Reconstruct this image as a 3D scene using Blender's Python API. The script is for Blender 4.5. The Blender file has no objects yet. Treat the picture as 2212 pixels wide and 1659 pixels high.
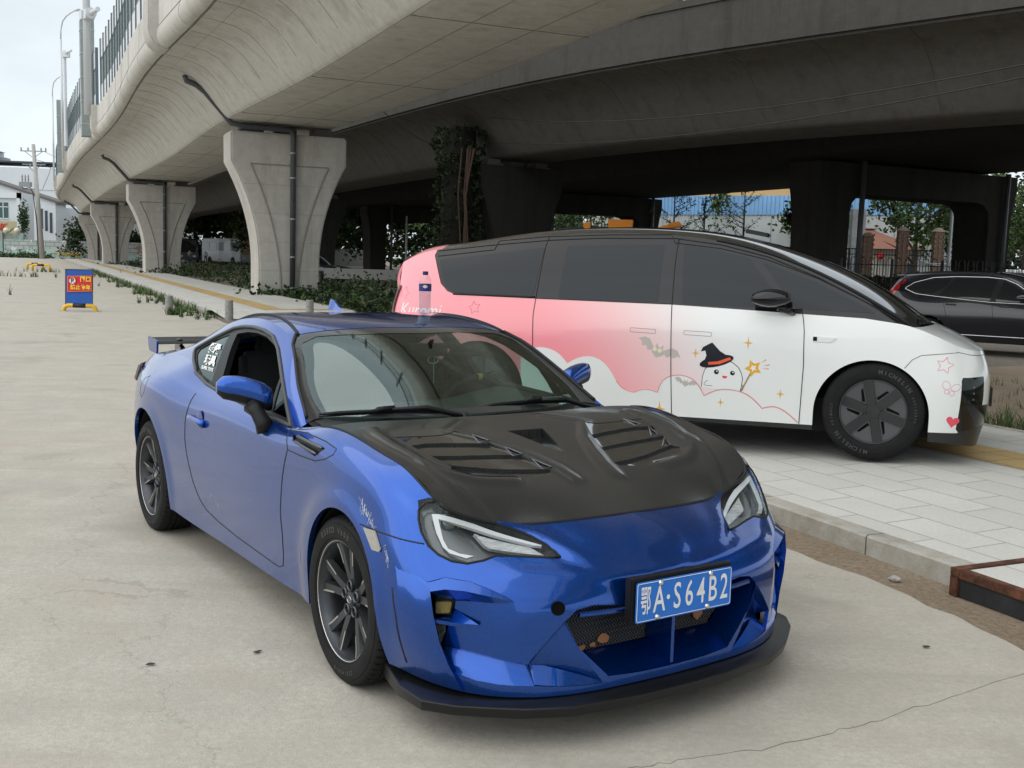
import bpy, bmesh, math, random
import numpy as np
from mathutils import Vector, Matrix
from mathutils.bvhtree import BVHTree
random.seed(7); RNG=np.random.RandomState(7)
SC=bpy.context.scene; COL=SC.collection
# ---------------- camera
cam_d=bpy.data.cameras.new('camera'); cam_o=bpy.data.objects.new('camera',cam_d); COL.objects.link(cam_o); SC.camera=cam_o
cam_d.sensor_width=36; cam_d.lens=36*2300/2212; cam_d.clip_start=.05; cam_d.clip_end=3000
cam_o.matrix_world=Matrix.Translation((0,0,1.5736))@Matrix.Rotation(math.pi/2-.11319,4,'X')@Matrix.Rotation(.02797,4,'Z')
# ---------------- world: overcast sky
SUN_EL,SUN_AZ=math.radians(50),math.radians(-118)   # azimuth measured from +Y towards +X
W=bpy.data.worlds.new('World'); SC.world=W; W.use_nodes=True; nt=W.node_tree; nt.nodes.clear()
_o=nt.nodes.new('ShaderNodeOutputWorld'); _b=nt.nodes.new('ShaderNodeBackground'); _s=nt.nodes.new('ShaderNodeTexSky')
_s.sky_type='NISHITA'; _s.sun_disc=False; _s.sun_elevation=SUN_EL; _s.sun_rotation=SUN_AZ; _s.air_density=1.2; _s.dust_density=4.0; _s.ozone_density=1.0
_tc=nt.nodes.new('ShaderNodeTexCoord'); _n=nt.nodes.new('ShaderNodeTexNoise'); _n.inputs['Scale'].default_value=2.6; _n.inputs['Detail'].default_value=5; _n.inputs['Roughness'].default_value=.55
_mp=nt.nodes.new('ShaderNodeMapping'); _mp.inputs['Scale'].default_value=(1,1,3.0)
_r=nt.nodes.new('ShaderNodeMapRange'); _r.inputs[1].default_value=.3; _r.inputs[2].default_value=.7; _r.inputs[3].default_value=8.2; _r.inputs[4].default_value=11.5
_rgb=nt.nodes.new('ShaderNodeMix'); _rgb.data_type='RGBA'; _rgb.blend_type='MIX'; _rgb.inputs[0].default_value=.88
_mul=nt.nodes.new('ShaderNodeVectorMath'); _mul.operation='SCALE'; _mul.inputs[0].default_value=(.86,.945,1.0)
nt.links.new(_tc.outputs['Generated'],_mp.inputs[0]); nt.links.new(_mp.outputs[0],_n.inputs[0]); nt.links.new(_n.outputs[0],_r.inputs[0]); nt.links.new(_r.outputs[0],_mul.inputs[3])
nt.links.new(_s.outputs[0],_rgb.inputs[6]); nt.links.new(_mul.outputs[0],_rgb.inputs[7]); nt.links.new(_rgb.outputs[2],_b.inputs[0]); nt.links.new(_b.outputs[0],_o.inputs[0])
_b.inputs[1].default_value=.092
sun_d=bpy.data.lights.new('sun','SUN'); sun_d.energy=1.5; sun_d.angle=math.radians(105); sun_d.color=(1,.965,.91)
sun_o=bpy.data.objects.new('sun',sun_d); COL.objects.link(sun_o)
_sd=Vector((math.sin(SUN_AZ)*math.cos(SUN_EL),math.cos(SUN_AZ)*math.cos(SUN_EL),math.sin(SUN_EL)))
sun_o.rotation_euler=_sd.to_track_quat('Z','Y').to_euler(); sun_o.location=_sd*60
SC.view_settings.view_transform='Standard'; SC.view_settings.look='None'; SC.view_settings.exposure=0.30; SC.view_settings.gamma=1
SC.render.engine='CYCLES'; SC.cycles.max_bounces=10; SC.cycles.transparent_max_bounces=16; SC.cycles.caustics_reflective=False; SC.cycles.caustics_refractive=False
SC.cycles.use_adaptive_sampling=True; SC.cycles.adaptive_threshold=.015; SC.cycles.use_denoising=True; SC.cycles.sample_clamp_indirect=6
# ---------------- materials
MATS={}
def mat(name,col=(.5,.5,.5),rough=.5,metal=0.,coat=0.,spec=.5,emit=None,es=0,alpha=None,trans=0.,ior=1.45,noise=None,bump=None,coatr=.03,flake=False):
    """noise=(scale,amount,detail[,(sx,sy,sz)]) tone variation; bump=(scale,dist[,(sx,sy,sz)])"""
    if name in MATS: return MATS[name]
    m=bpy.data.materials.new(name); m.use_nodes=True; t=m.node_tree; b=t.nodes['Principled BSDF']
    b.inputs['Base Color'].default_value=(*col,1); b.inputs['Roughness'].default_value=rough; b.inputs['Metallic'].default_value=metal
    b.inputs['Coat Weight'].default_value=coat; b.inputs['Coat Roughness'].default_value=coatr; b.inputs['Specular IOR Level'].default_value=spec
    b.inputs['Transmission Weight'].default_value=trans; b.inputs['IOR'].default_value=ior
    if emit: b.inputs['Emission Color'].default_value=(*emit,1); b.inputs['Emission Strength'].default_value=es
    tc=None
    def coord(sc):
        nonlocal tc
        if tc is None: tc=t.nodes.new('ShaderNodeTexCoord')
        mp=t.nodes.new('ShaderNodeMapping'); mp.inputs['Scale'].default_value=sc; t.links.new(tc.outputs['Object'],mp.inputs[0]); return mp.outputs[0]
    if noise:
        n=t.nodes.new('ShaderNodeTexNoise'); n.inputs['Scale'].default_value=noise[0]; n.inputs['Detail'].default_value=noise[2]; n.inputs['Roughness'].default_value=.6
        t.links.new(coord(noise[3] if len(noise)>3 else (1,1,1)),n.inputs[0])
        r=t.nodes.new('ShaderNodeMapRange'); r.inputs[1].default_value=.3; r.inputs[2].default_value=.7; r.inputs[3].default_value=1-noise[1]; r.inputs[4].default_value=1+noise[1]
        v=t.nodes.new('ShaderNodeVectorMath'); v.operation='SCALE'; v.inputs[0].default_value=col
        t.links.new(n.outputs[0],r.inputs[0]); t.links.new(r.outputs[0],v.inputs[3]); t.links.new(v.outputs[0],b.inputs['Base Color'])
    if bump:
        n=t.nodes.new('ShaderNodeTexNoise'); n.inputs['Scale'].default_value=bump[0]; n.inputs['Detail'].default_value=4
        t.links.new(coord(bump[2] if len(bump)>2 else (1,1,1)),n.inputs[0])
        bp=t.nodes.new('ShaderNodeBump'); bp.inputs['Strength'].default_value=1; bp.inputs['Distance'].default_value=bump[1]
        t.links.new(n.outputs[0],bp.inputs['Height']); t.links.new(bp.outputs[0],b.inputs['Normal'])
    MATS[name]=m; return m
def thin_glass(name,tint=(.6,.7,.68),fres=1.5,rough=0.,dirt=0.0):
    """see-through pane: coloured transparency under a fresnel mirror"""
    if name in MATS: return MATS[name]
    m=bpy.data.materials.new(name); m.use_nodes=True; t=m.node_tree; t.nodes.clear()
    o=t.nodes.new('ShaderNodeOutputMaterial'); tr=t.nodes.new('ShaderNodeBsdfTransparent'); tr.inputs[0].default_value=(*tint,1)
    g=t.nodes.new('ShaderNodeBsdfGlossy'); g.inputs['Roughness'].default_value=rough; g.inputs[0].default_value=(.86,1,.96,1)
    f=t.nodes.new('ShaderNodeFresnel'); f.inputs[0].default_value=fres; mx=t.nodes.new('ShaderNodeMixShader')
    # fresnel from the geometric facing so back faces behave like the front
    geo=t.nodes.new('ShaderNodeNewGeometry'); mr=t.nodes.new('ShaderNodeMapRange'); mr.inputs[3].default_value=fres; mr.inputs[4].default_value=1/fres; t.links.new(geo.outputs['Backfacing'],mr.inputs[0]); t.links.new(mr.outputs[0],f.inputs[0])
    t.links.new(f.outputs[0],mx.inputs[0]); t.links.new(tr.outputs[0],mx.inputs[1]); t.links.new(g.outputs[0],mx.inputs[2])
    if dirt:
        d=t.nodes.new('ShaderNodeBsdfDiffuse'); d.inputs[0].default_value=(.62,.66,.64,1); m2=t.nodes.new('ShaderNodeMixShader'); m2.inputs[0].default_value=dirt
        t.links.new(mx.outputs[0],m2.inputs[1]); t.links.new(d.outputs[0],m2.inputs[2]); t.links.new(m2.outputs[0],o.inputs[0])
    else: t.links.new(mx.outputs[0],o.inputs[0])
    MATS[name]=m; return m
# ---------------- object helpers
def tag(o,label=None,cat=None,group=None,kind=None):
    if label: o['label']=label
    if cat: o['category']=cat
    if group: o['group']=group
    if kind: o['kind']=kind
    return o
def thing(name,label,cat,loc=(0,0,0),rz=0,group=None):
    o=bpy.data.objects.new(name,None); COL.objects.link(o); o.location=loc; o.rotation_euler=(0,0,rz); o.empty_display_size=.2
    return tag(o,label,cat,group)
def obj(name,V,F,m=None,parent=None,smooth=False,label=None,mats=None,fm=None,merge=0):
    me=bpy.data.meshes.new(name); me.from_pydata([tuple(map(float,v)) for v in V],[],[tuple(int(i) for i in f) for f in F])
    if mats:
        for q in mats: me.materials.append(q)
        if fm is not None: me.polygons.foreach_set('material_index',[int(i) for i in fm])
    elif m: me.materials.append(m)
    if merge:
        b=bmesh.new(); b.from_mesh(me); bmesh.ops.remove_doubles(b,verts=b.verts,dist=merge); b.to_mesh(me); b.free()
    if smooth is True: me.polygons.foreach_set('use_smooth',[True]*len(me.polygons))
    me.update()
    o=bpy.data.objects.new(name,me); COL.objects.link(o)
    if parent: o.parent=parent
    if label: o['label']=label
    if smooth not in (True,False): shade_auto(o,smooth)
    return o
def shade_auto(o,ang=40):
    me=o.data; me.polygons.foreach_set('use_smooth',[True]*len(me.polygons))
    b=bmesh.new(); b.from_mesh(me); a=math.radians(ang)
    for e in b.edges:
        if len(e.link_faces)==2:
            if e.calc_face_angle(0)>a: e.smooth=False
        
    b.to_mesh(me); b.free(); return o
class MB:
    """collects simple shapes and links them as ONE mesh"""
    def __init__(s): s.V=[];s.F=[];s.M=[];s.mi=0
    def add(s,V,F):
        n=len(s.V); s.V+= [tuple(v) for v in V]; s.F+=[tuple(i+n for i in f) for f in F]; s.M+=[s.mi]*len(F); return s
    def box(s,c,d,rz=0,rx=0,ry=0,taper=1.):
        x,y,z=[q/2 for q in d]; P=[(-x,-y,-z),(x,-y,-z),(x,y,-z),(-x,y,-z),(-x*taper,-y*taper,z),(x*taper,-y*taper,z),(x*taper,y*taper,z),(-x*taper,y*taper,z)]
        R=Matrix.Rotation(rz,3,'Z')@Matrix.Rotation(ry,3,'Y')@Matrix.Rotation(rx,3,'X'); c=Vector(c)
        return s.add([R@Vector(p)+c for p in P],[(0,3,2,1),(4,5,6,7),(0,1,5,4),(1,2,6,5),(2,3,7,6),(3,0,4,7)])
    def tube(s,pts,r,n=8,cap=True,closed=False):
        pts=[Vector(p) for p in pts]; m=len(pts); rr=r if hasattr(r,'__len__') else [r]*m; V=[];F=[]; up=None
        for i,p in enumerate(pts):
            a=pts[(i-1)%m] if (i>0 or closed) else p; b=pts[(i+1)%m] if (i<m-1 or closed) else p
            d=(b-a); d=d.normalized() if d.length>1e-9 else Vector((0,0,1))
            if up is None: up=Vector((0,0,1)) if abs(d.z)<.9 else Vector((1,0,0))
            u=(up-d*up.dot(d)); u=u.normalized() if u.length>1e-6 else d.orthogonal().normalized(); v=d.cross(u); up=u
            for k in range(n):
                t=2*math.pi*k/n; V.append(p+(u*math.cos(t)+v*math.sin(t))*rr[i])
        seg=m if closed else m-1
        for i in range(seg):
            for k in range(n):
                a=i*n+k;b=i*n+(k+1)%n; j=((i+1)%m)*n; F.append((a,b,j+(k+1)%n,j+k))
        if cap and not closed: F.append(tuple(range(n))[::-1]); F.append(tuple((m-1)*n+k for k in range(n)))
        return s.add(V,F)
    def cyl(s,a,b,r,n=16,r2=None): return s.tube([a,b],[r,r if r2 is None else r2],n)
    def lathe(s,prof,n=24,M=None,closed=False):
        M=M or Matrix.Identity(4); V=[];F=[]; m=len(prof)
        for k in range(n):
            t=2*math.pi*k/n
            for r,z in prof: V.append(M@Vector((r*math.cos(t),r*math.sin(t),z)))
        for k in range(n):
            for i in range(m if closed else m-1):
                a=k*m+i;b=k*m+(i+1)%m;c=((k+1)%n)*m+(i+1)%m;d=((k+1)%n)*m+i; F.append((a,d,c,b))
        return s.add(V,F)
    def prism(s,pts,vec,M=None):
        """closed polygon pts (3D) extruded by vec"""
        P=[Vector(p) for p in pts]; v=Vector(vec); n=len(P)
        if M: P=[M@p for p in P]; v=M.to_3x3()@v
        V=P+[p+v for p in P]; F=[tuple(range(n))[::-1],tuple(range(n,2*n))]+[(i,(i+1)%n,n+(i+1)%n,n+i) for i in range(n)]
        return s.add(V,F)
    def build(s,name,m,parent=None,smooth=False,label=None,mats=None,bevel=0,merge=0):
        if bevel:
            me=bpy.data.meshes.new(name); me.from_pydata([tuple(v) for v in s.V],[],s.F); b=bmesh.new(); b.from_mesh(me)
            for f,mi in zip(b.faces,s.M): f.material_index=mi
            bmesh.ops.recalc_face_normals(b,faces=b.faces)
            es=[e for e in b.edges if len(e.link_faces)==2 and e.calc_face_angle(0)>.5]
            bmesh.ops.bevel(b,geom=es,offset=bevel,segments=2,affect='EDGES',clamp_overlap=True); b.to_mesh(me); b.free()
            for q in (mats or [m]): me.materials.append(q)
            o=bpy.data.objects.new(name,me); COL.objects.link(o)
            if parent: o.parent=parent
            if label: o['label']=label
            return shade_auto(o,50)
        return obj(name,s.V,s.F,m,parent,smooth,label,mats,s.M if mats else None,merge)
def copy_tree(o,parent=None):
    c=o.copy(); COL.objects.link(c)
    if parent: c.parent=parent
    for ch in o.children: copy_tree(ch,c)
    return c
# ---------------- splines and nets
def ncs(t,Y):
    t=np.asarray(t,float);Y=np.asarray(Y,float);n=len(t);h=np.diff(t);A=np.zeros((n,n));R=np.zeros((n,)+Y.shape[1:]);A[0,0]=A[-1,-1]=1
    for i in range(1,n-1):
        A[i,i-1]=h[i-1];A[i,i]=2*(h[i-1]+h[i]);A[i,i+1]=h[i];R[i]=6*((Y[i+1]-Y[i])/h[i]-(Y[i]-Y[i-1])/h[i-1])
    M=np.linalg.solve(A,R.reshape(n,-1)).reshape(R.shape)
    def f(x):
        x=np.atleast_1d(np.asarray(x,float)); i=np.clip(np.searchsorted(t,x)-1,0,n-2)
        sh=(-1,)+(1,)*(Y.ndim-1); a=(t[i+1]-x).reshape(sh);b=(x-t[i]).reshape(sh);H=h[i].reshape(sh)
        return M[i]*a**3/(6*H)+M[i+1]*b**3/(6*H)+(Y[i]/H-M[i]*H/6)*a+(Y[i+1]/H-M[i+1]*H/6)*b
    return f
def chord(P):
    d=np.linalg.norm(np.diff(P,axis=-2),axis=-1); d=d.mean(axis=0) if d.ndim>1 else d
    return np.r_[0,np.cumsum(np.maximum(d,1e-4))]
def dens(t,k): # k samples per unit interval between keys proportional to length
    out=[]
    for i in range(len(t)-1):
        n=max(1,int(round((t[i+1]-t[i])/k))); out+=list(t[i]+(t[i+1]-t[i])*np.arange(n)/n)
    return np.array(out+[t[-1]])
def fair(G,it=4,lam=.5):
    G=G.copy()
    for _ in range(it):
        L=np.zeros_like(G); L[1:-1]+=G[2:]+G[:-2]-2*G[1:-1]; G[1:-1]+=lam*.5*L[1:-1]
        L=np.zeros_like(G); L[:,1:-1]+=G[:,2:]+G[:,:-2]-2*G[:,1:-1]; G[:,1:-1]+=lam*.5*L[:,1:-1]
    return G
def gridF(nu,nv,off=0,flip=False):
    F=[]
    for i in range(nu-1):
        for j in range(nv-1):
            a=off+i*nv+j; f=(a,a+1,a+nv+1,a+nv); F.append(f[::-1] if flip else f)
    return F
def inpoly(P,poly):
    P=np.atleast_2d(P); poly=np.asarray(poly); x,y=P[:,0],P[:,1]; c=np.zeros(len(P),bool); n=len(poly); j=n-1
    for i in range(n):
        xi,yi=poly[i];xj,yj=poly[j]
        m=((yi>y)!=(yj>y)); 
        with np.errstate(divide='ignore',invalid='ignore'): xx=(xj-xi)*(y-yi)/(yj-yi+1e-30)+xi
        c^=m&(x<xx); j=i
    return c
def basis(d):
    d=Vector(d).normalized(); u=Vector((0,0,1)).cross(d); u=u.normalized() if u.length>1e-4 else Vector((1,0,0)); v=d.cross(u)
    return np.array([u,v,d])
def rnd_poly(P,r,n=4,closed=True):
    """rounds the corners of a 2-D/3-D polygon"""
    P=[np.array(p,float) for p in P]; out=[]; N=len(P)
    for i,p in enumerate(P):
        a,b=P[i-1],P[(i+1)%N]; la,lb=np.linalg.norm(a-p),np.linalg.norm(b-p); q=min(r,la*.45,lb*.45)
        s=p+(a-p)/max(la,1e-9)*q; e=p+(b-p)/max(lb,1e-9)*q
        for k in range(n+1):
            t=k/n; out.append((1-t)**2*s+2*t*(1-t)*p+t*t*e)
    return np.array(out)
class Skin:
    """a dense surface that can be cut into regions along polygons; keeps its smooth normals"""
    def __init__(s,V,F):
        me=bpy.data.meshes.new('t'); me.from_pydata([tuple(map(float,v)) for v in V],[],F); b=bmesh.new(); b.from_mesh(me); bmesh.ops.remove_doubles(b,verts=b.verts,dist=.0006)
        b.normal_update(); s.b=b; s.lay=b.faces.layers.int.new('reg'); bpy.data.meshes.remove(me)
        b.verts.ensure_lookup_table(); b.faces.ensure_lookup_table()
        s.bv=BVHTree.FromBMesh(b); s.fv=[[v.co.copy() for v in f.verts] for f in b.faces]; s.fn=[[v.normal.copy() for v in f.verts] for f in b.faces]
    def normal_at(s,p):
        loc,n,i,d=s.bv.find_nearest(p)
        if i is None: return Vector((0,0,1))
        vs,ns=s.fv[i],s.fn[i]; w=[1/max((loc-v).length,1e-6)**1.5 for v in vs]; r=Vector((0,0,0))
        for a,b in zip(w,ns): r+=b*a
        return r.normalized()
    def hit(s,o,d): return s.bv.ray_cast(Vector(o),Vector(d).normalized())
    def cut(s,poly3,d,reg,near=None,keep=None):
        """poly3: 3-D polygon (list of points); d: direction it is projected along (towards the outside);
        faces inside get region number reg"""
        B=basis(d); P=np.array([B@np.array(p) for p in poly3])[:,:2]; dv=Vector(d).normalized(); b=s.b
        lo,hi=P.min(0)-.02,P.max(0)+.02
        def ok(f):
            if f.normal.dot(dv)<-.05: return False
            if keep is not None and f[s.lay] not in keep: return False
            if near is not None and (f.calc_center_median()-near[0]).length>near[1]: return False
            return True
        n=len(P)
        cand=[f for f in b.faces if ok(f)]
        C=np.array([B@np.array(f.calc_center_median()) for f in cand])[:,:2] if cand else np.zeros((0,2))
        cand=[f for f,c in zip(cand,C) if (c>lo-.05).all() and (c<hi+.05).all()]
        for i in range(n):
            a,c=P[i],P[(i+1)%n]; 
            if np.linalg.norm(c-a)<1e-6: continue
            e0,e1=np.minimum(a,c)-1e-4,np.maximum(a,c)+1e-4; t=(c-a)/np.linalg.norm(c-a); nn=np.array([-t[1],t[0]])
            fs=[]
            for f in cand:
                if not f.is_valid: continue
                q=np.array([B[:2]@np.array(v.co) for v in f.verts])
                if (q.max(0)<e0).any() or (q.min(0)>e1).any(): continue
                sd=(q-a)@nn
                if sd.max()<1e-6 or sd.min()>-1e-6: continue
                fs.append(f)
            if not fs: continue
            geom=set(fs)
            for f in fs: geom.update(f.edges); geom.update(f.verts)
            co=B[0]*a[0]+B[1]*a[1]; no=B[0]*nn[0]+B[1]*nn[1]
            r=bmesh.ops.bisect_plane(b,geom=list(geom),dist=1e-5,plane_co=Vector(co),plane_no=Vector(no))
            new=[g for g in r['geom'] if isinstance(g,bmesh.types.BMFace)]
            cs=set(f for f in cand if f.is_valid); cs.update(new); cand=list(cs)
        b.normal_update()
        cand=[f for f in b.faces if ok(f)]
        if not cand: return
        C=np.array([B@np.array(f.calc_center_median()) for f in cand])[:,:2]; I=inpoly(C,P)
        for f,i in zip(cand,I):
            if i: f[s.lay]=reg
    def mark(s,fn):
        for f in s.b.faces:
            r=fn(f,f.calc_center_median(),f[s.lay])
            if r is not None: f[s.lay]=r
    def extract(s,regs,name,m,parent,mirror=False,flange=0,label=None,push=0,both=False):
        """links the faces of the given regions as one mesh; mirror flips y; flange turns the open edges inwards"""
        regs=set(regs) if hasattr(regs,'__len__') else {regs}
        fs=[f for f in s.b.faces if f[s.lay] in regs]
        if not fs: print('EMPTY region',name); return None
        idx={};V=[];F=[];N=[]
        for f in fs:
            q=[]
            for v in f.verts:
                if v.index not in idx or True:
                    k=idx.get(v)
                    if k is None: k=len(V); idx[v]=k; V.append(v.co.copy())
                q.append(k)
            F.append(q)
        N=[s.normal_at(v) for v in V]
        nb=len(V)
        if push: V=[v+n*push for v,n in zip(V,N)]
        if flange:
            cnt={}
            for q in F:
                for i in range(len(q)):
                    a,b_=q[i],q[(i+1)%len(q)]; cnt.setdefault((min(a,b_),max(a,b_)),[]).append((a,b_))
            dup={}
            for k,l in cnt.items():
                if len(l)==1:
                    a,b_=l[0]
                    if both is False and abs(V[a].y)<2e-3 and abs(V[b_].y)<2e-3: continue
                    for w in (a,b_):
                        if w not in dup: dup[w]=(len(V),len(V)+1); V.append(V[w].copy()); V.append(V[w]-N[w]*flange)
                    F.append([dup[b_][0],dup[a][0],dup[a][1],dup[b_][1]])
        V=np.array([tuple(v) for v in V]); 
        if mirror: V[:,1]*=-1; F=[q[::-1] for q in F]
        me=bpy.data.meshes.new(name); me.from_pydata([tuple(v) for v in V],[],F); me.materials.append(m)
        me.polygons.foreach_set('use_smooth',[True]*len(me.polygons))
        if flange or True:
            me.update(); NN=[]
            vn=[v.normal.copy() for v in me.vertices]
            for i in range(len(V)):
                if i<nb: q=N[i]; NN.append((q.x,-q.y if mirror else q.y,q.z))
                else: NN.append(tuple(vn[i]))
            me.normals_split_custom_set_from_vertices(NN)
        o=bpy.data.objects.new(name,me); COL.objects.link(o)
        if parent: o.parent=parent
        if label: o['label']=label
        return o
    def trace(s,pts,d,closed=False,step=.02,lift=0.,smooth=False):
        """lays a 3-D polyline on the surface by casting back along d"""
        P=[np.array(p,float) for p in pts]; 
        if closed: P=P+[P[0]]
        out=[]; dv=Vector(d).normalized()
        for a,c in zip(P[:-1],P[1:]):
            n=max(1,int(np.linalg.norm(c-a)/step))
            for k in range(n): out.append(a+(c-a)*k/n)
        if not closed: out.append(P[-1])
        R=[]
        for p in out:
            h=s.bv.ray_cast(Vector(p)+dv*.35,-dv,.7)
            if h[0] is None: h=s.bv.find_nearest(Vector(p)); q=h[0]
            else: q=h[0]
            R.append(q+h[1]*0+s.normal_at(q)*lift)
        return R
# ================= COUPE: body nets (car frame: x forward from the front axle, +y one half, z up)
def T(s): return np.array([[float(v) for v in r.split(',')] for r in s.split()])
_S=[T('.615,0,.690 .60,.26,.688 .535,.50,.685 .505,.62,.715 .467,.725,.765 .33,.755,.842 .15,.765,.878 0,.775,.903 -.25,.788,.922 -.6,.80,.872 -1.0,.80,.880 -1.45,.785,.90 -1.9,.765,.935 -2.2,.735,.985 -2.5,.70,1.0 -2.8,.70,.985 -3.05,.69,.965 -3.22,.66,.95 -3.30,.36,.965 -3.32,0,.97'),
T('.70,0,.655 .685,.27,.65 .625,.50,.635 .565,.665,.662 .475,.785,.715 .33,.832,.79 .15,.842,.845 0,.845,.868 -.25,.85,.872 -.6,.848,.838 -1.0,.845,.84 -1.45,.84,.855 -1.9,.835,.88 -2.2,.845,.905 -2.5,.86,.895 -2.8,.835,.88 -3.05,.79,.875 -3.27,.70,.88 -3.36,.38,.90 -3.38,0,.905'),
T('.765,0,.605 .75,.28,.60 .69,.50,.59 .62,.68,.60 .50,.815,.63 .36,.857,.70 .15,.868,.76 0,.872,.77 -.25,.868,.77 -.6,.862,.77 -1.0,.86,.77 -1.45,.86,.775 -1.9,.868,.79 -2.2,.885,.80 -2.5,.895,.80 -2.8,.872,.79 -3.05,.82,.78 -3.28,.72,.78 -3.38,.38,.78 -3.40,0,.78'),
T('.81,0,.54 .80,.28,.54 .75,.51,.53 .67,.69,.535 .54,.825,.555 .385,.872,.615 .15,.878,.64 0,.88,.64 -.25,.872,.64 -.6,.867,.64 -1.0,.868,.64 -1.45,.868,.64 -1.9,.875,.65 -2.2,.888,.66 -2.5,.893,.66 -2.8,.88,.65 -3.05,.835,.64 -3.29,.73,.63 -3.40,.38,.63 -3.42,0,.63'),
T('.85,0,.46 .84,.28,.46 .79,.52,.46 .70,.70,.46 .57,.83,.475 .42,.88,.50 .2,.885,.50 0,.885,.50 -.25,.87,.49 -.6,.865,.48 -1.0,.865,.47 -1.45,.865,.47 -1.9,.872,.48 -2.2,.88,.49 -2.5,.885,.49 -2.8,.87,.49 -3.05,.83,.48 -3.27,.73,.47 -3.38,.38,.46 -3.40,0,.46'),
T('.855,0,.33 .845,.28,.33 .795,.52,.335 .71,.70,.34 .575,.83,.36 .43,.88,.36 .2,.885,.36 0,.88,.36 -.25,.86,.34 -.6,.85,.33 -1.0,.848,.32 -1.45,.848,.32 -1.9,.855,.33 -2.2,.865,.34 -2.5,.87,.34 -2.8,.855,.35 -3.05,.80,.35 -3.22,.70,.35 -3.32,.36,.34 -3.34,0,.34'),
T('.86,0,.165 .85,.28,.165 .80,.52,.165 .70,.685,.17 .575,.775,.178 .44,.82,.185 .2,.86,.20 0,.86,.2 -.25,.85,.215 -.6,.845,.21 -1.0,.84,.20 -1.45,.84,.195 -1.9,.845,.19 -2.2,.85,.195 -2.5,.84,.2 -2.8,.82,.21 -3.05,.77,.23 -3.17,.66,.25 -3.24,.34,.24 -3.25,0,.24')]
_S=np.array(_S); _ts=chord(_S); _tv=chord(np.swapaxes(_S,0,1))
_fs=ncs(_ts,np.swapaxes(_S,0,1)); SS=dens(_ts,.028); _G=_fs(SS)          # (ns,7,3)
_G[:,:,1]=np.maximum(_G[:,:,1],0); SV=dens(_tv,.022); SIDE=np.swapaxes(ncs(_tv,np.swapaxes(_G,0,1))(SV),0,1)
SIDE=fair(SIDE,3); SIDE[0,:,1]=0; SIDE[-1,:,1]=0
def flare(P,cx,cz,R,h=.014,w=.035):
    d=np.hypot(P[...,0]-cx,P[...,2]-cz)-R; g=h*np.exp(-np.clip(d,0,9)**2/(2*w*w))*(P[...,2]>.16); Q=P.copy(); Q[...,1]+=g*np.clip((P[...,1]-.6)/.15,0,1); return Q
SIDE=flare(flare(SIDE,.0,.335,.345),-2.57,.33,.36,.010)
E0=SIDE[:,0].copy()          # upper edge of the side net
# hood
_H=[T('.467,.725,.765 .505,.62,.715 .535,.50,.685 .60,.26,.688 .615,0,.690'),
T('.36,.748,.832 .385,.63,.795 .41,.48,.77 .44,.25,.76 .45,0,.76'),
T('.2,.762,.872 .22,.63,.845 .24,.48,.823 .26,.25,.815 .27,0,.813'),
T('0,.775,.903 .01,.63,.887 .02,.48,.872 .03,.25,.866 .04,0,.864'),
T('-.15,.784,.916 -.15,.64,.91 -.15,.48,.902 -.15,.25,.898 -.15,0,.897'),
T('-.30,.79,.92 -.335,.65,.922 -.335,.48,.920 -.325,.25,.919 -.315,0,.919')]
_H=np.array(_H); _th=chord(np.swapaxes(_H,0,1)); _tw=chord(_H)
HH=dens(_th,.012); HW=dens(_tw,.012); HOOD=np.swapaxes(ncs(_tw,np.swapaxes(ncs(_th,_H)(HH),0,1))(HW),0,1)
# glass house and roof
_W=[T('-.55,.775,.892 -.60,.715,.905 -.50,.45,.912 -.44,.22,.915 -.42,0,.915'),
T('-.80,.71,1.03 -.82,.665,1.037 -.72,.42,1.05 -.66,.2,1.055 -.645,0,1.056'),
T('-1.0,.645,1.145 -1.02,.595,1.155 -.93,.38,1.168 -.885,.18,1.172 -.87,0,1.173'),
T('-1.16,.605,1.207 -1.16,.555,1.222 -1.10,.36,1.238 -1.07,.18,1.244 -1.06,0,1.246'),
T('-1.34,.588,1.243 -1.33,.53,1.258 -1.28,.34,1.272 -1.26,.17,1.275 -1.25,0,1.272'),
T('-1.6,.572,1.262 -1.6,.51,1.276 -1.6,.33,1.287 -1.6,.16,1.288 -1.6,0,1.283'),
T('-1.9,.566,1.243 -1.9,.51,1.26 -1.92,.33,1.274 -1.93,.16,1.275 -1.94,0,1.272'),
T('-2.1,.57,1.205 -2.11,.51,1.223 -2.15,.33,1.24 -2.18,.16,1.243 -2.18,0,1.242'),
T('-2.35,.59,1.13 -2.36,.53,1.147 -2.42,.33,1.162 -2.46,.16,1.163 -2.47,0,1.162'),
T('-2.6,.63,1.045 -2.6,.56,1.06 -2.66,.34,1.07 -2.72,.16,1.07 -2.73,0,1.07'),
T('-2.8,.672,.995 -2.8,.60,1.005 -2.85,.35,1.01 -2.88,.16,1.012 -2.89,0,1.012'),
T('-3.05,.683,.968 -3.05,.60,.985 -3.08,.36,.995 -3.08,.18,.997 -3.09,0,.998'),
T('-3.22,.655,.953 -3.24,.57,.96 -3.28,.36,.965 -3.30,.18,.97 -3.32,0,.97')]
_W=np.array(_W); _tt=chord(np.swapaxes(_W,0,1)); _tx=chord(_W)
WW=dens(_tt,.024); WX=dens(_tx,.022); ROOF=np.swapaxes(ncs(_tx,np.swapaxes(ncs(_tt,_W)(WW),0,1))(WX),0,1); ROOF=fair(ROOF,2)
R0=ROOF[:,0].copy()
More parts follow.
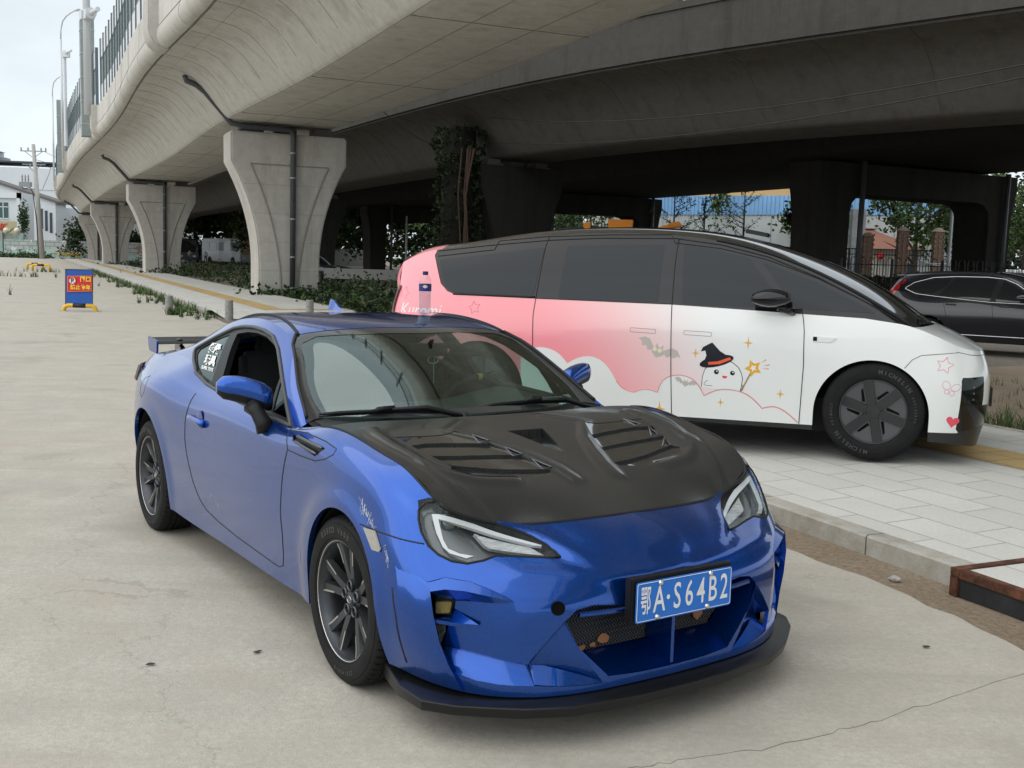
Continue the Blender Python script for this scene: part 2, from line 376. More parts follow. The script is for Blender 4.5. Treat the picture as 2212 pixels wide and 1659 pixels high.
# greenhouse flank: belt (E0) up to the roof rail (R0), columns follow the rail's x
_ix=np.argsort(-E0[:,0]); _m=(E0[:,1]>.6)&(E0[:,0]<-.3); _ex=E0[_m]; _o=np.argsort(_ex[:,0]); _ex=_ex[_o]
BELT=np.stack([R0[:,0],np.interp(R0[:,0],_ex[:,0],_ex[:,1]),np.interp(R0[:,0],_ex[:,0],_ex[:,2])],1)
_NG=22; _k=np.linspace(0,1,_NG)[None,:,None]; FLANK=R0[:,None]*(1-_k)+BELT[:,None]*_k
_hh=np.linalg.norm(R0-BELT,axis=1)[:,None]; FLANK[:,:,1]+=np.sin(np.pi*_k[...,0]**.8)*.055*_hh
# raised haunch blending and symmetric full nets
def sym(G,axis=1):
    """mirror a net whose last column lies on y=0"""
    M=G[:,:-1][:,::-1].copy(); M[...,1]*=-1; return np.concatenate([G,M],1)
def polydist(P,L):
    D=np.full(P.shape[:-1],9.)
    for a,b in zip(L[:-1],L[1:]):
        t=np.clip(((P-a)@(b-a))/((b-a)@(b-a)),0,1); D=np.minimum(D,np.linalg.norm(P-(a+t[...,None]*(b-a)),axis=-1))
    return D
_hx=HOOD[...,:2]
for _L,_h,_w in (([(-.20,.655),(-.10,.675),(.02,.675),(.12,.655),(.22,.632),(.29,.585),(.34,.50),(.365,.35)],.011,.020),([(-.25,.20),(-.13,.335),(.04,.215),(.18,.155),(.30,.115),(.40,.10)],.009,.020),([(.20,.66),(.30,.645),(.42,.60),(.52,.55)],.006,.014)):
    HOOD[...,2]+=_h*np.exp(-polydist(_hx,np.array(_L))**2/(2*_w*_w))
HOODF=sym(HOOD); ROOFF=sym(ROOF)
# ---------------- coupe
def paint(name,col,rough=.32,metal=.75,coat=1.):
    m=mat(name,col,rough,metal,coat,coatr=.015); t=m.node_tree; b=t.nodes['Principled BSDF']
    v=t.nodes.new('ShaderNodeTexVoronoi'); v.inputs['Scale'].default_value=900; tc=t.nodes.new('ShaderNodeTexCoord'); t.links.new(tc.outputs['Object'],v.inputs['Vector'])
    r=t.nodes.new('ShaderNodeMapRange'); r.inputs[3].default_value=rough-.08; r.inputs[4].default_value=rough+.1; t.links.new(v.outputs['Color'],r.inputs[0]); t.links.new(r.outputs[0],b.inputs['Roughness'])
    return m
BLUE=paint('blue_metallic_paint',(.0,.066,.37),.25,.85)
BLK=mat('black_plastic',(.010,.010,.011),.42,spec=.3,bump=(60,.0006)); BLKG=mat('gloss_black',(.006,.006,.007),.08,coat=1.); DARK=mat('dark_void',(.004,.004,.004),.9,spec=.1); TRIM=mat('charcoal_trim',(.05,.052,.055),.42)
RUB=mat('tyre_rubber',(.013,.013,.0135),.75,spec=.22,bump=(40,.0015),noise=(9,.25,3)); CHR=mat('chrome',(.75,.75,.76),.12,1.)
GUN=mat('gunmetal',(.085,.09,.098),.36,.8,noise=(14,.12,3)); MACH=mat('machined_alloy',(.62,.6,.58),.3,.9)
GL=thin_glass('windscreen_glass',(.55,.76,.69),2.35); GLS=thin_glass('side_glass',(.72,.80,.78),1.5); GLD=thin_glass('privacy_glass',(.10,.12,.115),1.55)
LENS=thin_glass('lamp_lens',(.97,.98,.98),1.3); WHT=mat('white_lettering',(.8,.8,.8),.5)
def carbon():
    m=mat('carbon_fibre',(.02,.02,.021),.3,.0,.8,coatr=.16); t=m.node_tree; b=t.nodes['Principled BSDF']
    tc=t.nodes.new('ShaderNodeTexCoord'); c=t.nodes.new('ShaderNodeTexChecker'); c.inputs['Scale'].default_value=170; c.inputs[1].default_value=(.008,.0085,.009,1); c.inputs[2].default_value=(.024,.025,.026,1)
    n=t.nodes.new('ShaderNodeTexNoise'); n.inputs['Scale'].default_value=7; n.inputs['Detail'].default_value=4; mp=t.nodes.new('ShaderNodeMapRange'); mp.inputs[1].default_value=.3; mp.inputs[2].default_value=.7; mp.inputs[3].default_value=.05; mp.inputs[4].default_value=.16
    t.links.new(tc.outputs['Object'],c.inputs[0]); t.links.new(tc.outputs['Object'],n.inputs[0]); t.links.new(c.outputs[0],b.inputs['Base Color']); t.links.new(n.outputs[0],mp.inputs[0]); t.links.new(mp.outputs[0],b.inputs['Coat Roughness'])
    # dust film: more roughness, a few pale specks
    v=t.nodes.new('ShaderNodeTexVoronoi'); v.inputs['Scale'].default_value=38; lt=t.nodes.new('ShaderNodeMath'); lt.operation='LESS_THAN'; lt.inputs[1].default_value=.045; t.links.new(tc.outputs['Object'],v.inputs['Vector']); t.links.new(v.outputs[0],lt.inputs[0])
    mx=t.nodes.new('ShaderNodeMix'); mx.data_type='RGBA'; mx.inputs[7].default_value=(.22,.21,.19,1); t.links.new(lt.outputs[0],mx.inputs[0]); t.links.new(c.outputs[0],mx.inputs[6]); t.links.new(mx.outputs[2],b.inputs['Base Color'])
    return m
CARB=carbon(); CARBG=mat('clear_carbon',(.014,.0145,.015),.12,0,1.,coatr=.02,spec=.9)
def text_mesh(body,size,bold=0.,ext=0.,space=1.):
    c=bpy.data.curves.new('txt','FONT'); c.body=body; c.size=size; c.offset=bold; c.extrude=ext; c.align_x='CENTER'; c.align_y='CENTER'; c.space_character=space; c.resolution_u=3
    o=bpy.data.objects.new('txt',c); COL.objects.link(o); bpy.context.view_layer.update()
    me=bpy.data.meshes.new_from_object(o.evaluated_get(bpy.context.evaluated_depsgraph_get())); V=[tuple(v.co) for v in me.vertices]; F=[tuple(p.vertices) for p in me.polygons]
    bpy.data.objects.remove(o); bpy.data.curves.remove(c); bpy.data.meshes.remove(me); return V,F
def text_add(mb,body,size,M,bold=0.,sx=1.,ext=0.,space=1.):
    V,F=text_mesh(body,size,bold,ext,space); mb.add([M@Vector((v[0]*sx,v[1],v[2])) for v in V],F); return mb
def flip_data(D):
    V,F,N=D; V=V.copy(); V[:,1]*=-1; N=N.copy(); N[:,1]*=-1; return V,[f[::-1] for f in F],N
def sk_data(sk,regs,push=0.,walls=0.,filt=None):
    """region faces as arrays; push = float or fn(V)->offset vectors; walls>0 turns the open edges inward by that much; walls=-1 closes to the unpushed outline"""
    regs=set(regs) if hasattr(regs,'__len__') else {regs}
    fs=[f for f in sk.b.faces if f[sk.lay] in regs and (filt is None or filt(f.calc_center_median()))]
    idx={};V=[];F=[]
    for f in fs:
        q=[]
        for v in f.verts:
            k=idx.get(v)
            if k is None: k=len(V); idx[v]=k; V.append(v.co.copy())
            q.append(k)
        F.append(q)
    if not V: print('EMPTY',regs); return np.zeros((0,3)),[],np.zeros((0,3))
    N=[]
    for v in V:
        n=sk.normal_at(v)
        if abs(v.y)<1.5e-3: n=Vector((n.x,0,n.z)).normalized()
        N.append(n)
    O=np.array([tuple(v) for v in V]); NA=np.array([tuple(n) for n in N]); nb=len(O)
    P=O+(NA*push if not callable(push) else push(O,NA)) if (callable(push) or push) else O.copy()
    if walls:
        cnt={}
        for q in F:
            for i in range(len(q)):
                a,b_=q[i],q[(i+1)%len(q)]; cnt.setdefault((min(a,b_),max(a,b_)),[]).append((a,b_))
        V2=[];N2=[];F2=[]
        for k,l in cnt.items():
            if len(l)>1: continue
            a,b_=l[0]
            if abs(O[a][1])<2e-3 and abs(O[b_][1])<2e-3: continue
            if walls>0: c,d=P[b_]-NA[b_]*walls,P[a]-NA[a]*walls
            else:
                if np.linalg.norm(P[a]-O[a])<4e-4 and np.linalg.norm(P[b_]-O[b_])<4e-4: continue
                c,d=O[b_],O[a]
            q=[P[b_],P[a],d,c]; nn=np.cross(q[1]-q[0],q[3]-q[0]); L=np.linalg.norm(nn); nn=nn/L if L>1e-12 else NA[a]
            s=nb+len(V2); V2+=q; N2+=[nn]*4; F2.append([s,s+1,s+2,s+3])
        if V2: P=np.vstack([P,V2]); NA=np.vstack([NA,N2]); F=F+F2
    return P,F,NA
def sk_obj(name,Ds,m,parent,label=None,mats=None):
    V=[];F=[];N=[];MI=[]
    for k,D in enumerate(Ds):
        n=len(V); V+=[tuple(v) for v in D[0]]; F+=[tuple(i+n for i in f) for f in D[1]]; N+=[tuple(v) for v in D[2]]; MI+=[k]*len(D[1])
    me=bpy.data.meshes.new(name); me.from_pydata(V,[],F)
    for q in (mats or [m]): me.materials.append(q)
    if mats: me.polygons.foreach_set('material_index',[min(i,len(mats)-1) for i in MI])
    me.polygons.foreach_set('use_smooth',[True]*len(me.polygons)); me.normals_split_custom_set_from_vertices(N)
    o=bpy.data.objects.new(name,me); COL.objects.link(o); o.parent=parent
    if label: o['label']=label
    return o
def both(D): return [D,flip_data(D)]
def seam(mb,sk,pts,d,r=.0026,closed=False,mir=True,lift=-.0008,step=.02):
    P=sk.trace(pts,d,closed,step,lift); P=[tuple(p) for p in P]
    if closed: P=P[:-0] if False else P
    mb.tube(P,r,5,closed=closed)
    if mir: mb.tube([(x,-y,z) for x,y,z in P],r,5,closed=closed)
# skins (stored on the +y half)
def gridO(G,ref,d,off=0):
    """grid faces wound so that the one nearest ref faces d"""
    V=G.reshape(-1,3); F=gridF(*G.shape[:2]); k=int(np.argmin([np.linalg.norm(V[f[0]]-ref) for f in F])); q=V[list(F[k])]; n=np.cross(q[1]-q[0],q[3]-q[0]); fl=np.dot(n,d)<0
    return gridF(*G.shape[:2],off=off,flip=fl)
_v=[tuple(p) for p in SIDE.reshape(-1,3)]; _f=gridO(SIDE,np.array([-1,.87,.6]),(0,1,0))
_n=len(_v); _v+=[tuple(p) for p in FLANK.reshape(-1,3)]; _f+=gridO(FLANK,np.array([-1.5,.7,1.0]),(0,1,0),_n)
SK=Skin(_v,_f); HK=Skin(HOODF.reshape(-1,3),gridO(HOODF,np.array([.2,.1,.82]),(0,0,1))); RK=Skin(ROOFF.reshape(-1,3),gridO(ROOFF,np.array([-1.5,.1,1.28]),(0,0,1)))
def A(s): return T(s)
coupe=thing('sports_coupe','low blue two-door sports car with a black carbon bonnet, open window and rear wing','sports car',(.109004,4.299991,0),-.98110282)
P_HL=A('.425,.785,.775 .448,.755,.790 .480,.724,.785 .510,.627,.745 .529,.534,.71 .529,.534,.688 .569,.482,.669 .611,.444,.652 .662,.413,.63 .714,.394,.6 .70,.439,.598 .654,.552,.607 .636,.603,.61 .633,.647,.599 .616,.698,.591 .586,.74,.597 .551,.771,.614 .517,.791,.638 .482,.80,.679 .457,.797,.716 .441,.788,.744')
P_LED=A('.473,.756,.736 .483,.735,.736 .523,.612,.699 .65,.425,.634 .654,.428,.632 .641,.451,.634 .538,.624,.687 .493,.74,.722 .536,.746,.661 .558,.74,.636 .585,.71,.622 .609,.669,.615 .603,.696,.609 .568,.739,.622 .546,.754,.64 .513,.76,.681')
P_DRL=A('.545,.623,.68 .556,.604,.672 .636,.461,.636 .681,.433,.613 .602,.598,.639 .588,.611,.648')
HD=(.62,.55,.55)
SK.cut(P_HL,HD,2); SK.cut(P_LED,HD,21,keep={2}); SK.cut(P_DRL,HD,22,keep={2})
P_DLO=A('-.651,.80,.871 -.732,.78,.916 -.896,.735,1.012 -1.03,.70,1.085 -1.164,.656,1.147 -1.305,.624,1.196 -1.446,.615,1.214 -1.60,.608,1.22 -1.76,.606,1.214 -1.892,.609,1.197 -2.103,.635,1.137 -2.32,.667,1.066 -2.345,.672,1.052 -2.33,.685,1.038 -2.22,.72,1.0 -2.05,.76,.95 -1.832,.777,.918 -1.649,.781,.905 -1.3,.79,.892 -.896,.797,.878')
P_OPEN=A('-.925,.79,.897 -.985,.716,1.05 -1.09,.685,1.105 -1.216,.649,1.157 -1.38,.631,1.19 -1.52,.626,1.199 -1.66,.626,1.196 -1.80,.634,1.178 -1.76,.67,1.11 -1.70,.72,1.02 -1.66,.765,.935 -1.479,.775,.92 -1.2,.785,.908')
P_TRI=A('-.72,.79,.893 -.80,.765,.948 -.955,.726,1.033 -.893,.789,.900')
P_QTR=A('-1.91,.636,1.165 -2.075,.645,1.128 -2.275,.677,1.062 -2.265,.694,1.036 -2.109,.744,.978 -1.971,.761,.95 -1.80,.768,.933 -1.845,.711,1.047')
GD=(0,1,.35)
SK.cut(P_DLO,GD,5,keep={0}); SK.cut(P_OPEN,GD,6,keep={5}); SK.cut(P_TRI,GD,7,keep={5}); SK.cut(P_QTR,GD,8,keep={5})
def circ(cx,cz,R,y,z0,n=40,fx=1.):
    P=[(cx-R*fx,y,z0)]; P+=[(cx-R*fx*math.cos(t),y,cz+R*math.sin(t)) for t in np.linspace(0,math.pi,n)]; return P+[(cx+R*fx,y,z0)]
P_FW=circ(.028,.325,.345,.87,.05,fx=.95); P_RW=circ(-2.585,.33,.372,.87,.05)
SK.cut(P_FW,(0,1,0),3,keep={0}); SK.cut(P_RW,(0,1,0),3,keep={0})
P_BMP=A('.30,.90,.644 .381,.863,.651 .473,.826,.646 .50,.78,.67 .529,.534,.72 .62,-.05,.76 .95,-.3,.76 .95,-.3,.05 .20,1.0,.05')
SK.cut(P_BMP,(.7,.7,0),4,keep={0})
P_DOOR=A('-.634,.807,.868 -.60,.825,.858 -.537,.86,.797 -.56,.863,.735 -.578,.866,.673 -.597,.867,.523 -.590,.861,.439 -.600,.851,.335 -.613,.847,.288 -.66,.847,.272 -.721,.846,.270 -1.182,.844,.277 -1.45,.846,.292 -1.624,.849,.314 -1.70,.853,.345 -1.738,.857,.372 -1.79,.865,.43 -1.822,.87,.488 -1.865,.875,.56 -1.888,.875,.63 -1.886,.873,.722 -1.870,.868,.775 -1.85,.854,.832 -1.832,.834,.871 -1.831,.786,.915 -1.84,.775,.925 -1.3,.785,.90 -.9,.79,.885')
SK.cut(P_DOOR,(0,1,.1),1,keep={0})
P_VS=A('-.531,.839,.853 -.456,.835,.866 -.32,.845,.861 -.18,.853,.855 -.254,.863,.814 -.498,.852,.833')
SK.cut(P_VS,(0,1,.3),13,keep={0})
P_REC=A('.594,.808,.492 .638,.76,.50 .703,.686,.478 .743,.60,.490 .80,.52,.44 .798,.53,.33 .777,.568,.277 .712,.694,.326 .645,.772,.352 .617,.797,.362 .603,.809,.42')
P_REB=A('.617,.797,.358 .645,.772,.348 .712,.694,.322 .777,.568,.273 .788,.544,.215 .727,.669,.238 .636,.780,.275')
P_WNG=A('.815,.452,.412 .799,.506,.354 .78,.566,.278 .79,.541,.213 .845,.29,.203 .828,.394,.32')
P_INT=A('.815,.446,.410 .828,.394,.32 .848,.276,.205 .857,.14,.197 .858,-.03,.195 .85,-.03,.44 .847,.211,.442 .832,.339,.456 .822,.40,.447')
MB_=A('0.5581,0.8195,0.5307 0.5964,0.7715,0.5503 0.6490,0.7108,0.5423 0.6961,0.6593,0.5203 0.7316,0.6177,0.4981 0.7471,0.6000,0.4836')
ML_=A('0.6014,0.8293,0.5124 0.6335,0.7923,0.5230 0.6715,0.7404,0.5198 0.7091,0.6797,0.5050 0.7356,0.6286,0.4914 0.7471,0.6000,0.4836')
MU_=A('0.5788,0.7929,0.4820 0.6207,0.7423,0.4763 0.6637,0.7012,0.4770 0.7080,0.6528,0.4762 0.7354,0.6195,0.4774 0.7471,0.6000,0.4836')
MD1=A('0.6203,0.7436,0.4742 0.6637,0.7012,0.4770 0.7080,0.6528,0.4762 0.7354,0.6195,0.4774 0.7471,0.6000,0.4836')
MD2=A('0.6138,0.7424,0.4454 0.6658,0.7012,0.4332 0.7149,0.6557,0.4256 0.7430,0.6226,0.4212 0.7649,0.5925,0.4183')
MD3=A('0.5848,0.7560,0.3581 0.6574,0.7110,0.3640 0.7176,0.6554,0.3613 0.7486,0.6157,0.3582 0.7740,0.5767,0.3563')
MD4=A('0.5743,0.7565,0.3171 0.6468,0.7115,0.3076 0.7153,0.6519,0.2968 0.7481,0.6131,0.2885 0.7784,0.5657,0.2785')
ME1=A('0.5544,0.7447,0.3033 0.6257,0.6983,0.2930 0.6932,0.6374,0.2822 0.7273,0.5989,0.2743 0.7611,0.5552,0.2661')
ME2=A('0.5866,0.7520,0.2538 0.6556,0.7066,0.2429 0.7142,0.6493,0.2309 0.7491,0.6029,0.2212 0.7862,0.5388,0.2094')
ME3=A('0.6402,0.7519,0.2344 0.6908,0.7022,0.2198 0.7350,0.6449,0.2105 0.7625,0.5983,0.2063 0.7902,0.5388,0.2033')
FGP=A('0.5567,0.7836,0.4743 0.6061,0.7368,0.4698 0.5999,0.7487,0.4199 0.5609,0.7846,0.4157')
FGL=A('0.5743,0.7916,0.4641 0.6104,0.7510,0.4681 0.6101,0.7583,0.4305 0.5783,0.7930,0.4252')
BLT=A('0.6032,0.8152,0.4186 0.6033,0.7507,0.4198 0.6138,0.7424,0.4454 0.6930,0.6987,0.4070 0.6407,0.7649,0.4097')
BLB=A('0.6035,0.8151,0.4068 0.6381,0.7655,0.3979 0.6904,0.7002,0.3961 0.6256,0.7345,0.3857 0.5898,0.7638,0.3895')
MSH=A('0.5658,0.7868,0.3875 0.5887,0.7598,0.3885 0.5836,0.7595,0.3583 0.5672,0.7642,0.3162')
CUT=A('0.5581,0.8195,0.5307 0.5964,0.7715,0.5503 0.6490,0.7108,0.5423 0.6961,0.6593,0.5203 0.7316,0.6177,0.4981 0.7471,0.6000,0.4836 0.7649,0.5925,0.4183 0.7740,0.5767,0.3563 0.7784,0.5657,0.2785 0.7902,0.5388,0.2033 0.7625,0.5983,0.2063 0.7350,0.6449,0.2105 0.6908,0.7022,0.2198 0.6402,0.7519,0.2344 0.6246,0.7727,0.2691 0.6043,0.8043,0.3428 0.5896,0.8206,0.4154 0.5705,0.8231,0.4917')
VED=A('0.8162,0.4414,0.4144 0.7999,0.5027,0.3499 0.7795,0.5629,0.2784')
VIN=A('0.8103,0.4375,0.4052 0.7731,0.4811,0.3314 0.7390,0.5274,0.2563')
CRE=A('0.7391,0.5169,0.2611 0.7863,0.4440,0.2426 0.8192,0.3763,0.2209 0.8450,0.3001,0.1910')
RDG=A('0.8165,0.4406,0.4114 0.8231,0.4144,0.3580 0.8299,0.3835,0.3034 0.8389,0.3417,0.2438 0.8469,0.2977,0.1889')
H2B=A('0.7871,0.5367,0.2055 0.8162,0.4639,0.1966 0.8359,0.3785,0.1892 0.8470,0.2977,0.1874')
CUH=A('0.8162,0.4414,0.4144 0.7999,0.5027,0.3499 0.7795,0.5629,0.2784 0.7902,0.5388,0.2033 0.8163,0.4639,0.1951 0.8360,0.3785,0.1877 0.8472,0.2959,0.1856 0.8389,0.3417,0.2438 0.8299,0.3835,0.3034 0.8231,0.4144,0.3580')
FN0=A('0.4309,0.8696,0.5642 0.5067,0.8452,0.5519 0.5610,0.8211,0.5332')
FN1=A('0.4441,0.8711,0.5451 0.5333,0.8509,0.5286 0.6024,0.8299,0.5120')
FN2=A('0.4780,0.8747,0.4435 0.5563,0.8535,0.4405 0.6175,0.8253,0.4393')
FN3=A('0.5028,0.8662,0.3818 0.5749,0.8407,0.3549 0.6272,0.8068,0.3506')
FN4=A('0.4970,0.8414,0.2848 0.5767,0.8186,0.2729 0.6364,0.7789,0.2743')
FN5=A('0.5013,0.8139,0.2061 0.5939,0.7826,0.1958 0.6634,0.7358,0.1810')
FNB=A('0.5665,0.8058,0.4805 0.5836,0.8027,0.4255 0.5989,0.7870,0.3380 0.6124,0.7605,0.2626 0.6412,0.7197,0.1711')
FD=(.85,.5,0)
SK.cut(P_INT,(1,.05,0),12,keep={4}); SK.cut(CUT,FD,9,keep={4}); SK.cut(CUH,(.95,.3,0),11,keep={4})
# ---- displaced regions
def ledge(O,N):   # swelling over the corner intake, brow beside the lamp, groove down the nose
    L=np.array([(.47,.86,.545),(.56,.82,.535),(.63,.74,.527),(.70,.66,.515),(.745,.595,.505)]); D=np.full(len(O),9.); 
    for a,b in zip(L[:-1],L[1:]):
        t=np.clip(((O-a)@(b-a))/((b-a)@(b-a)),0,1); q=a+t[:,None]*(b-a); d=np.linalg.norm(O-q,axis=1); D=np.minimum(D,d)
    h=.001*np.exp(-D**2/(2*.027**2))
    Bp=np.array([(.53,.52,.70),(.62,.42,.665),(.71,.37,.62),(.77,.33,.585)]); D=np.full(len(O),9.)
    for a,b in zip(Bp[:-1],Bp[1:]):
        t=np.clip(((O-a)@(b-a))/((b-a)@(b-a)),0,1); q=a+t[:,None]*(b-a); d=np.linalg.norm(O-q,axis=1); D=np.minimum(D,d)
    h+=.008*np.exp(-D**2/(2*.02**2))
    # valley running inboard from the lamp's tip
    Cp=np.array([(.70,.40,.592),(.745,.35,.578),(.77,.33,.567)]); D=np.full(len(O),9.)
    for a,b in zip(Cp[:-1],Cp[1:]):
        t=np.clip(((O-a)@(b-a))/((b-a)@(b-a)),0,1); q=a+t[:,None]*(b-a); d=np.linalg.norm(O-q,axis=1); D=np.minimum(D,d)
    h-=.009*np.exp(-D**2/(2*.013**2))
    # centre dome of the nose
    r=np.hypot(O[:,1]/.12,(O[:,2]-.60)/.085); h+=.007*np.exp(-np.clip(r-.75,0,9)**2/(2*.16**2))
    # horizontal crease under the lamps
    h+=.010*np.exp(-((O[:,2]-(.555-.03*(1-np.clip(O[:,1]/.6,0,1))))**2)/(2*.016**2))*(O[:,1]<.62)*np.clip((.66-O[:,1])/.1,0,1)
    return N*h[:,None]
def f_rec(O,N):
    k=np.clip((O[:,1]-.53)/.24,0,1); d=.075*k*k*(3-2*k); return np.stack([-d,-.35*d,0*d],1)
def f_reb(O,N):
    k=np.clip((O[:,1]-.53)/.22,0,1); d=.030+.045*k; return np.stack([-d,-.3*d,0*d],1)
def f_wng(O,N):
    yr=.446-(.41-np.clip(O[:,2],.2,.41))*.82; k=np.clip((O[:,1]-yr)/.22,0,1); d=.085*k; return np.stack([-d,0*d,0*d],1)
side_body=sk_data(SK,0,walls=.02)
rb=sk_data(SK,4,push=ledge,walls=.015); 
def norm_fix(D,nb=None):
    """recompute smooth normals after a displacement"""
    V,F,N=D; me=bpy.data.meshes.new('q'); me.from_pydata([tuple(v) for v in V],[],F); me.update(); N2=np.array([tuple(v.normal) for v in me.vertices]); bpy.data.meshes.remove(me)
    m=np.abs(V[:,1])<1.5e-3; N2[m,1]=0; N2/=np.linalg.norm(N2,axis=1)[:,None]+1e-9; return V,F,N2
bumper=sk_obj('front_bumper',both(norm_fix(rb)),BLUE,coupe)
# roof skin regions
P_WS=np.vstack([A('-1.151,.573,1.214 -1.035,.638,1.158 -.877,.689,1.072 -.592,.753,.911 -.53,.76,.89 -.40,.40,.90 -.38,0,.90')]); P_WS=np.vstack([P_WS,(P_WS*[1,-1,1])[::-1][1:],A('-1.115,-.36,1.238 -1.072,0,1.246 -1.115,.36,1.238')])
P_IN=A('-1.10,.50,1.20 -1.075,.575,1.178 -1.02,.60,1.155 -.926,.632,1.101 -.708,.682,.972 -.60,.68,.925 -.55,.60,.93 -.47,.3,.93 -.46,0,.93'); P_IN=np.vstack([P_IN,(P_IN*[1,-1,1])[::-1][1:],A('-1.035,-.30,1.22 -1.0,0,1.222 -1.035,.30,1.22')])
P_RG=A('-2.05,.49,1.24 -2.35,.515,1.15 -2.62,.545,1.055 -2.70,.3,1.07 -2.71,0,1.07'); P_RG=np.vstack([P_RG,(P_RG*[1,-1,1])[::-1][1:],A('-2.04,-.3,1.26 -2.04,0,1.26 -2.04,.3,1.26')])
P_RI=A('-2.09,.45,1.24 -2.35,.475,1.15 -2.57,.50,1.055 -2.64,.3,1.07 -2.65,0,1.07'); P_RI=np.vstack([P_RI,(P_RI*[1,-1,1])[::-1][1:],A('-2.08,-.3,1.26 -2.08,0,1.26 -2.08,.3,1.26')])
RK.cut(P_WS,(.5,0,.86),1); RK.cut(P_IN,(.5,0,.86),2,keep={1}); RK.cut(P_RG,(-.3,0,.95),3,keep={0}); RK.cut(P_RI,(-.3,0,.95),4,keep={3})
body=sk_obj('body',both(side_body)+[sk_data(RK,0,walls=.012,filt=lambda c:c.x<-.45)],BLUE,coupe)
sk_obj('windscreen',[sk_data(RK,2,push=-.004)],GL,coupe); sk_obj('windscreen_border',[sk_data(RK,1,push=-.002)],mat('glass_frit',(.045,.047,.048),.12,coat=.6),coupe)
sk_obj('rear_window',[sk_data(RK,4,push=-.004)],GLD,coupe); sk_obj('rear_window_border',[sk_data(RK,3,push=-.003)],BLKG,coupe)
for mir in (0,1):
    fl=(lambda D:flip_data(D)) if mir==0 else (lambda D:D)      # mir 0 = the car's right flank (towards the camera)
    sgn=-1 if mir==0 else 1
    door=sk_obj('door',[fl(sk_data(SK,1,walls=.02))],BLUE,coupe)
    sk_obj('window_frame',[fl(sk_data(SK,5,push=-.004,walls=.03))],BLK,coupe)
    if mir==1: sk_obj('side_window',[fl(sk_data(SK,6,push=-.012))],GLS,coupe)
    sk_obj('quarter_window',[fl(sk_data(SK,8,push=-.008))],thin_glass('quarter_glass',(.28,.33,.32),1.6),coupe); sk_obj('vent_window',[fl(sk_data(SK,7,push=-.008))],thin_glass('quarter_glass',(.28,.33,.32),1.6),coupe)
    # outer weather strip round the side glass
    P=[tuple(p) for p in SK.trace(P_DLO,GD,True,.02,.001)]; P=[(x,y*sgn,z) for x,y,z in P]; mb=MB(); mb.tube(P,.0095,6,closed=True); mb.build('window_moulding',TRIM,coupe,True)
    # headlamp
    lamp=sk_obj('headlight',[fl(sk_data(SK,(2,21,22),push=-.001))],LENS,coupe)
    sk_obj('housing',[fl(sk_data(SK,(2,21,22),push=-.045,walls=-1))],mat('lamp_housing',(.13,.135,.14),.25,.5,coat=.3),lamp)
    sk_obj('light_strip',[fl(sk_data(SK,21,push=-.010,walls=.012))],mat('white_light_guide',(.62,.64,.66),.25,coat=.5),lamp)
    sk_obj('reflector',[fl(sk_data(SK,22,push=-.022,walls=.014))],mat('lamp_reflector',(.75,.76,.78),.25,.6,bump=(1.0,.01,(260,20,1))),lamp)
    mb=MB(); mb.lathe([(0,.012),(.02,.010),(.031,.0),(.036,-.006),(.040,-.004),(.042,-.03)],24,Matrix.Translation((.475,.695*sgn,.688))@Vector((.86,.36*sgn,.12)).to_track_quat('Z','Y').to_matrix().to_4x4()); mb.build('projector_lens',mat('projector_glass',(.10,.105,.11),.08,.7,coat=1.),lamp,True)
    # mirror
    mr=MB(); prof=[]; nseg=9
    ys=np.linspace(.795,1.012,nseg); ring=[]
    for i,y in enumerate(ys):
        u=i/(nseg-1); hgt=.062*(1-.55*max(0,u-.35)**1.6)*(.86 if i==0 else 1)*(.55 if i==nseg-1 else 1); dep=.058*(1-.5*u**2)*(.8 if i==0 else 1)*(.5 if i==nseg-1 else 1)
        zc=.968+.030*math.sin(u*2.1)-.014*(1-u)+.012*u; xc=-.915-.05*u
        ring.append([(xc+dep*math.copysign(abs(math.cos(t))**.75,math.cos(t))*(1. if math.cos(t)>0 else .75),y*sgn,zc+hgt*math.copysign(abs(math.sin(t))**.85,math.sin(t))) for t in np.linspace(0,2*math.pi,20,endpoint=False)])
    V=[p for r in ring for p in r]; F=[]; FM=[]
    for i in range(nseg-1):
        for k in range(20):
            F.append((i*20+k,i*20+(k+1)%20,(i+1)*20+(k+1)%20,(i+1)*20+k)); FM.append(1 if 10<=k<19 and True and (11<=k<=18) else 0)
    F+=[tuple(range(20))[::-1],tuple((nseg-1)*20+k for k in range(20))]; FM+=[0,0]
    m_o=obj('door_mirror',V,F,None,coupe,True,mats=[BLUE,BLK],fm=FM)
    sk_=MB(); sk_.tube([(-.84,.835*sgn,.83),(-.845,.85*sgn,.865),(-.875,.865*sgn,.905),(-.905,.875*sgn,.93)],[.045,.036,.030,.042],10); sk_.build('mirror_stalk',BLK,m_o,True)
    # door handle
    h=MB(); pts=[Vector(p) for p in SK.trace([(-1.815,.87,.755),(-1.60,.87,.748)],(0,1,.1),False,.03,.014)]; pts[0]=pts[0]-Vector((0,.014,0)); pts[-1]=pts[-1]-Vector((0,.010,0))
    h.tube([(p.x,p.y*sgn,p.z) for p in pts],[.014]+[.0165]*(len(pts)-2)+[.020],8); h.build('handle',BLUE,door,True)
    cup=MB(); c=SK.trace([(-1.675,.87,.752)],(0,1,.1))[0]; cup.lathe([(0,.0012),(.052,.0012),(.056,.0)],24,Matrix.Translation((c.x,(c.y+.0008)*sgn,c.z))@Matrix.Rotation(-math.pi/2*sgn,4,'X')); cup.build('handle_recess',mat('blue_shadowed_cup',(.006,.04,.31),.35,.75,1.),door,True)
    # wing vent behind the front wheel
    sk_obj('side_vent',[fl(sk_data(SK,13,push=-.012,walls=-1))],BLK,coupe)
    vf=MB()
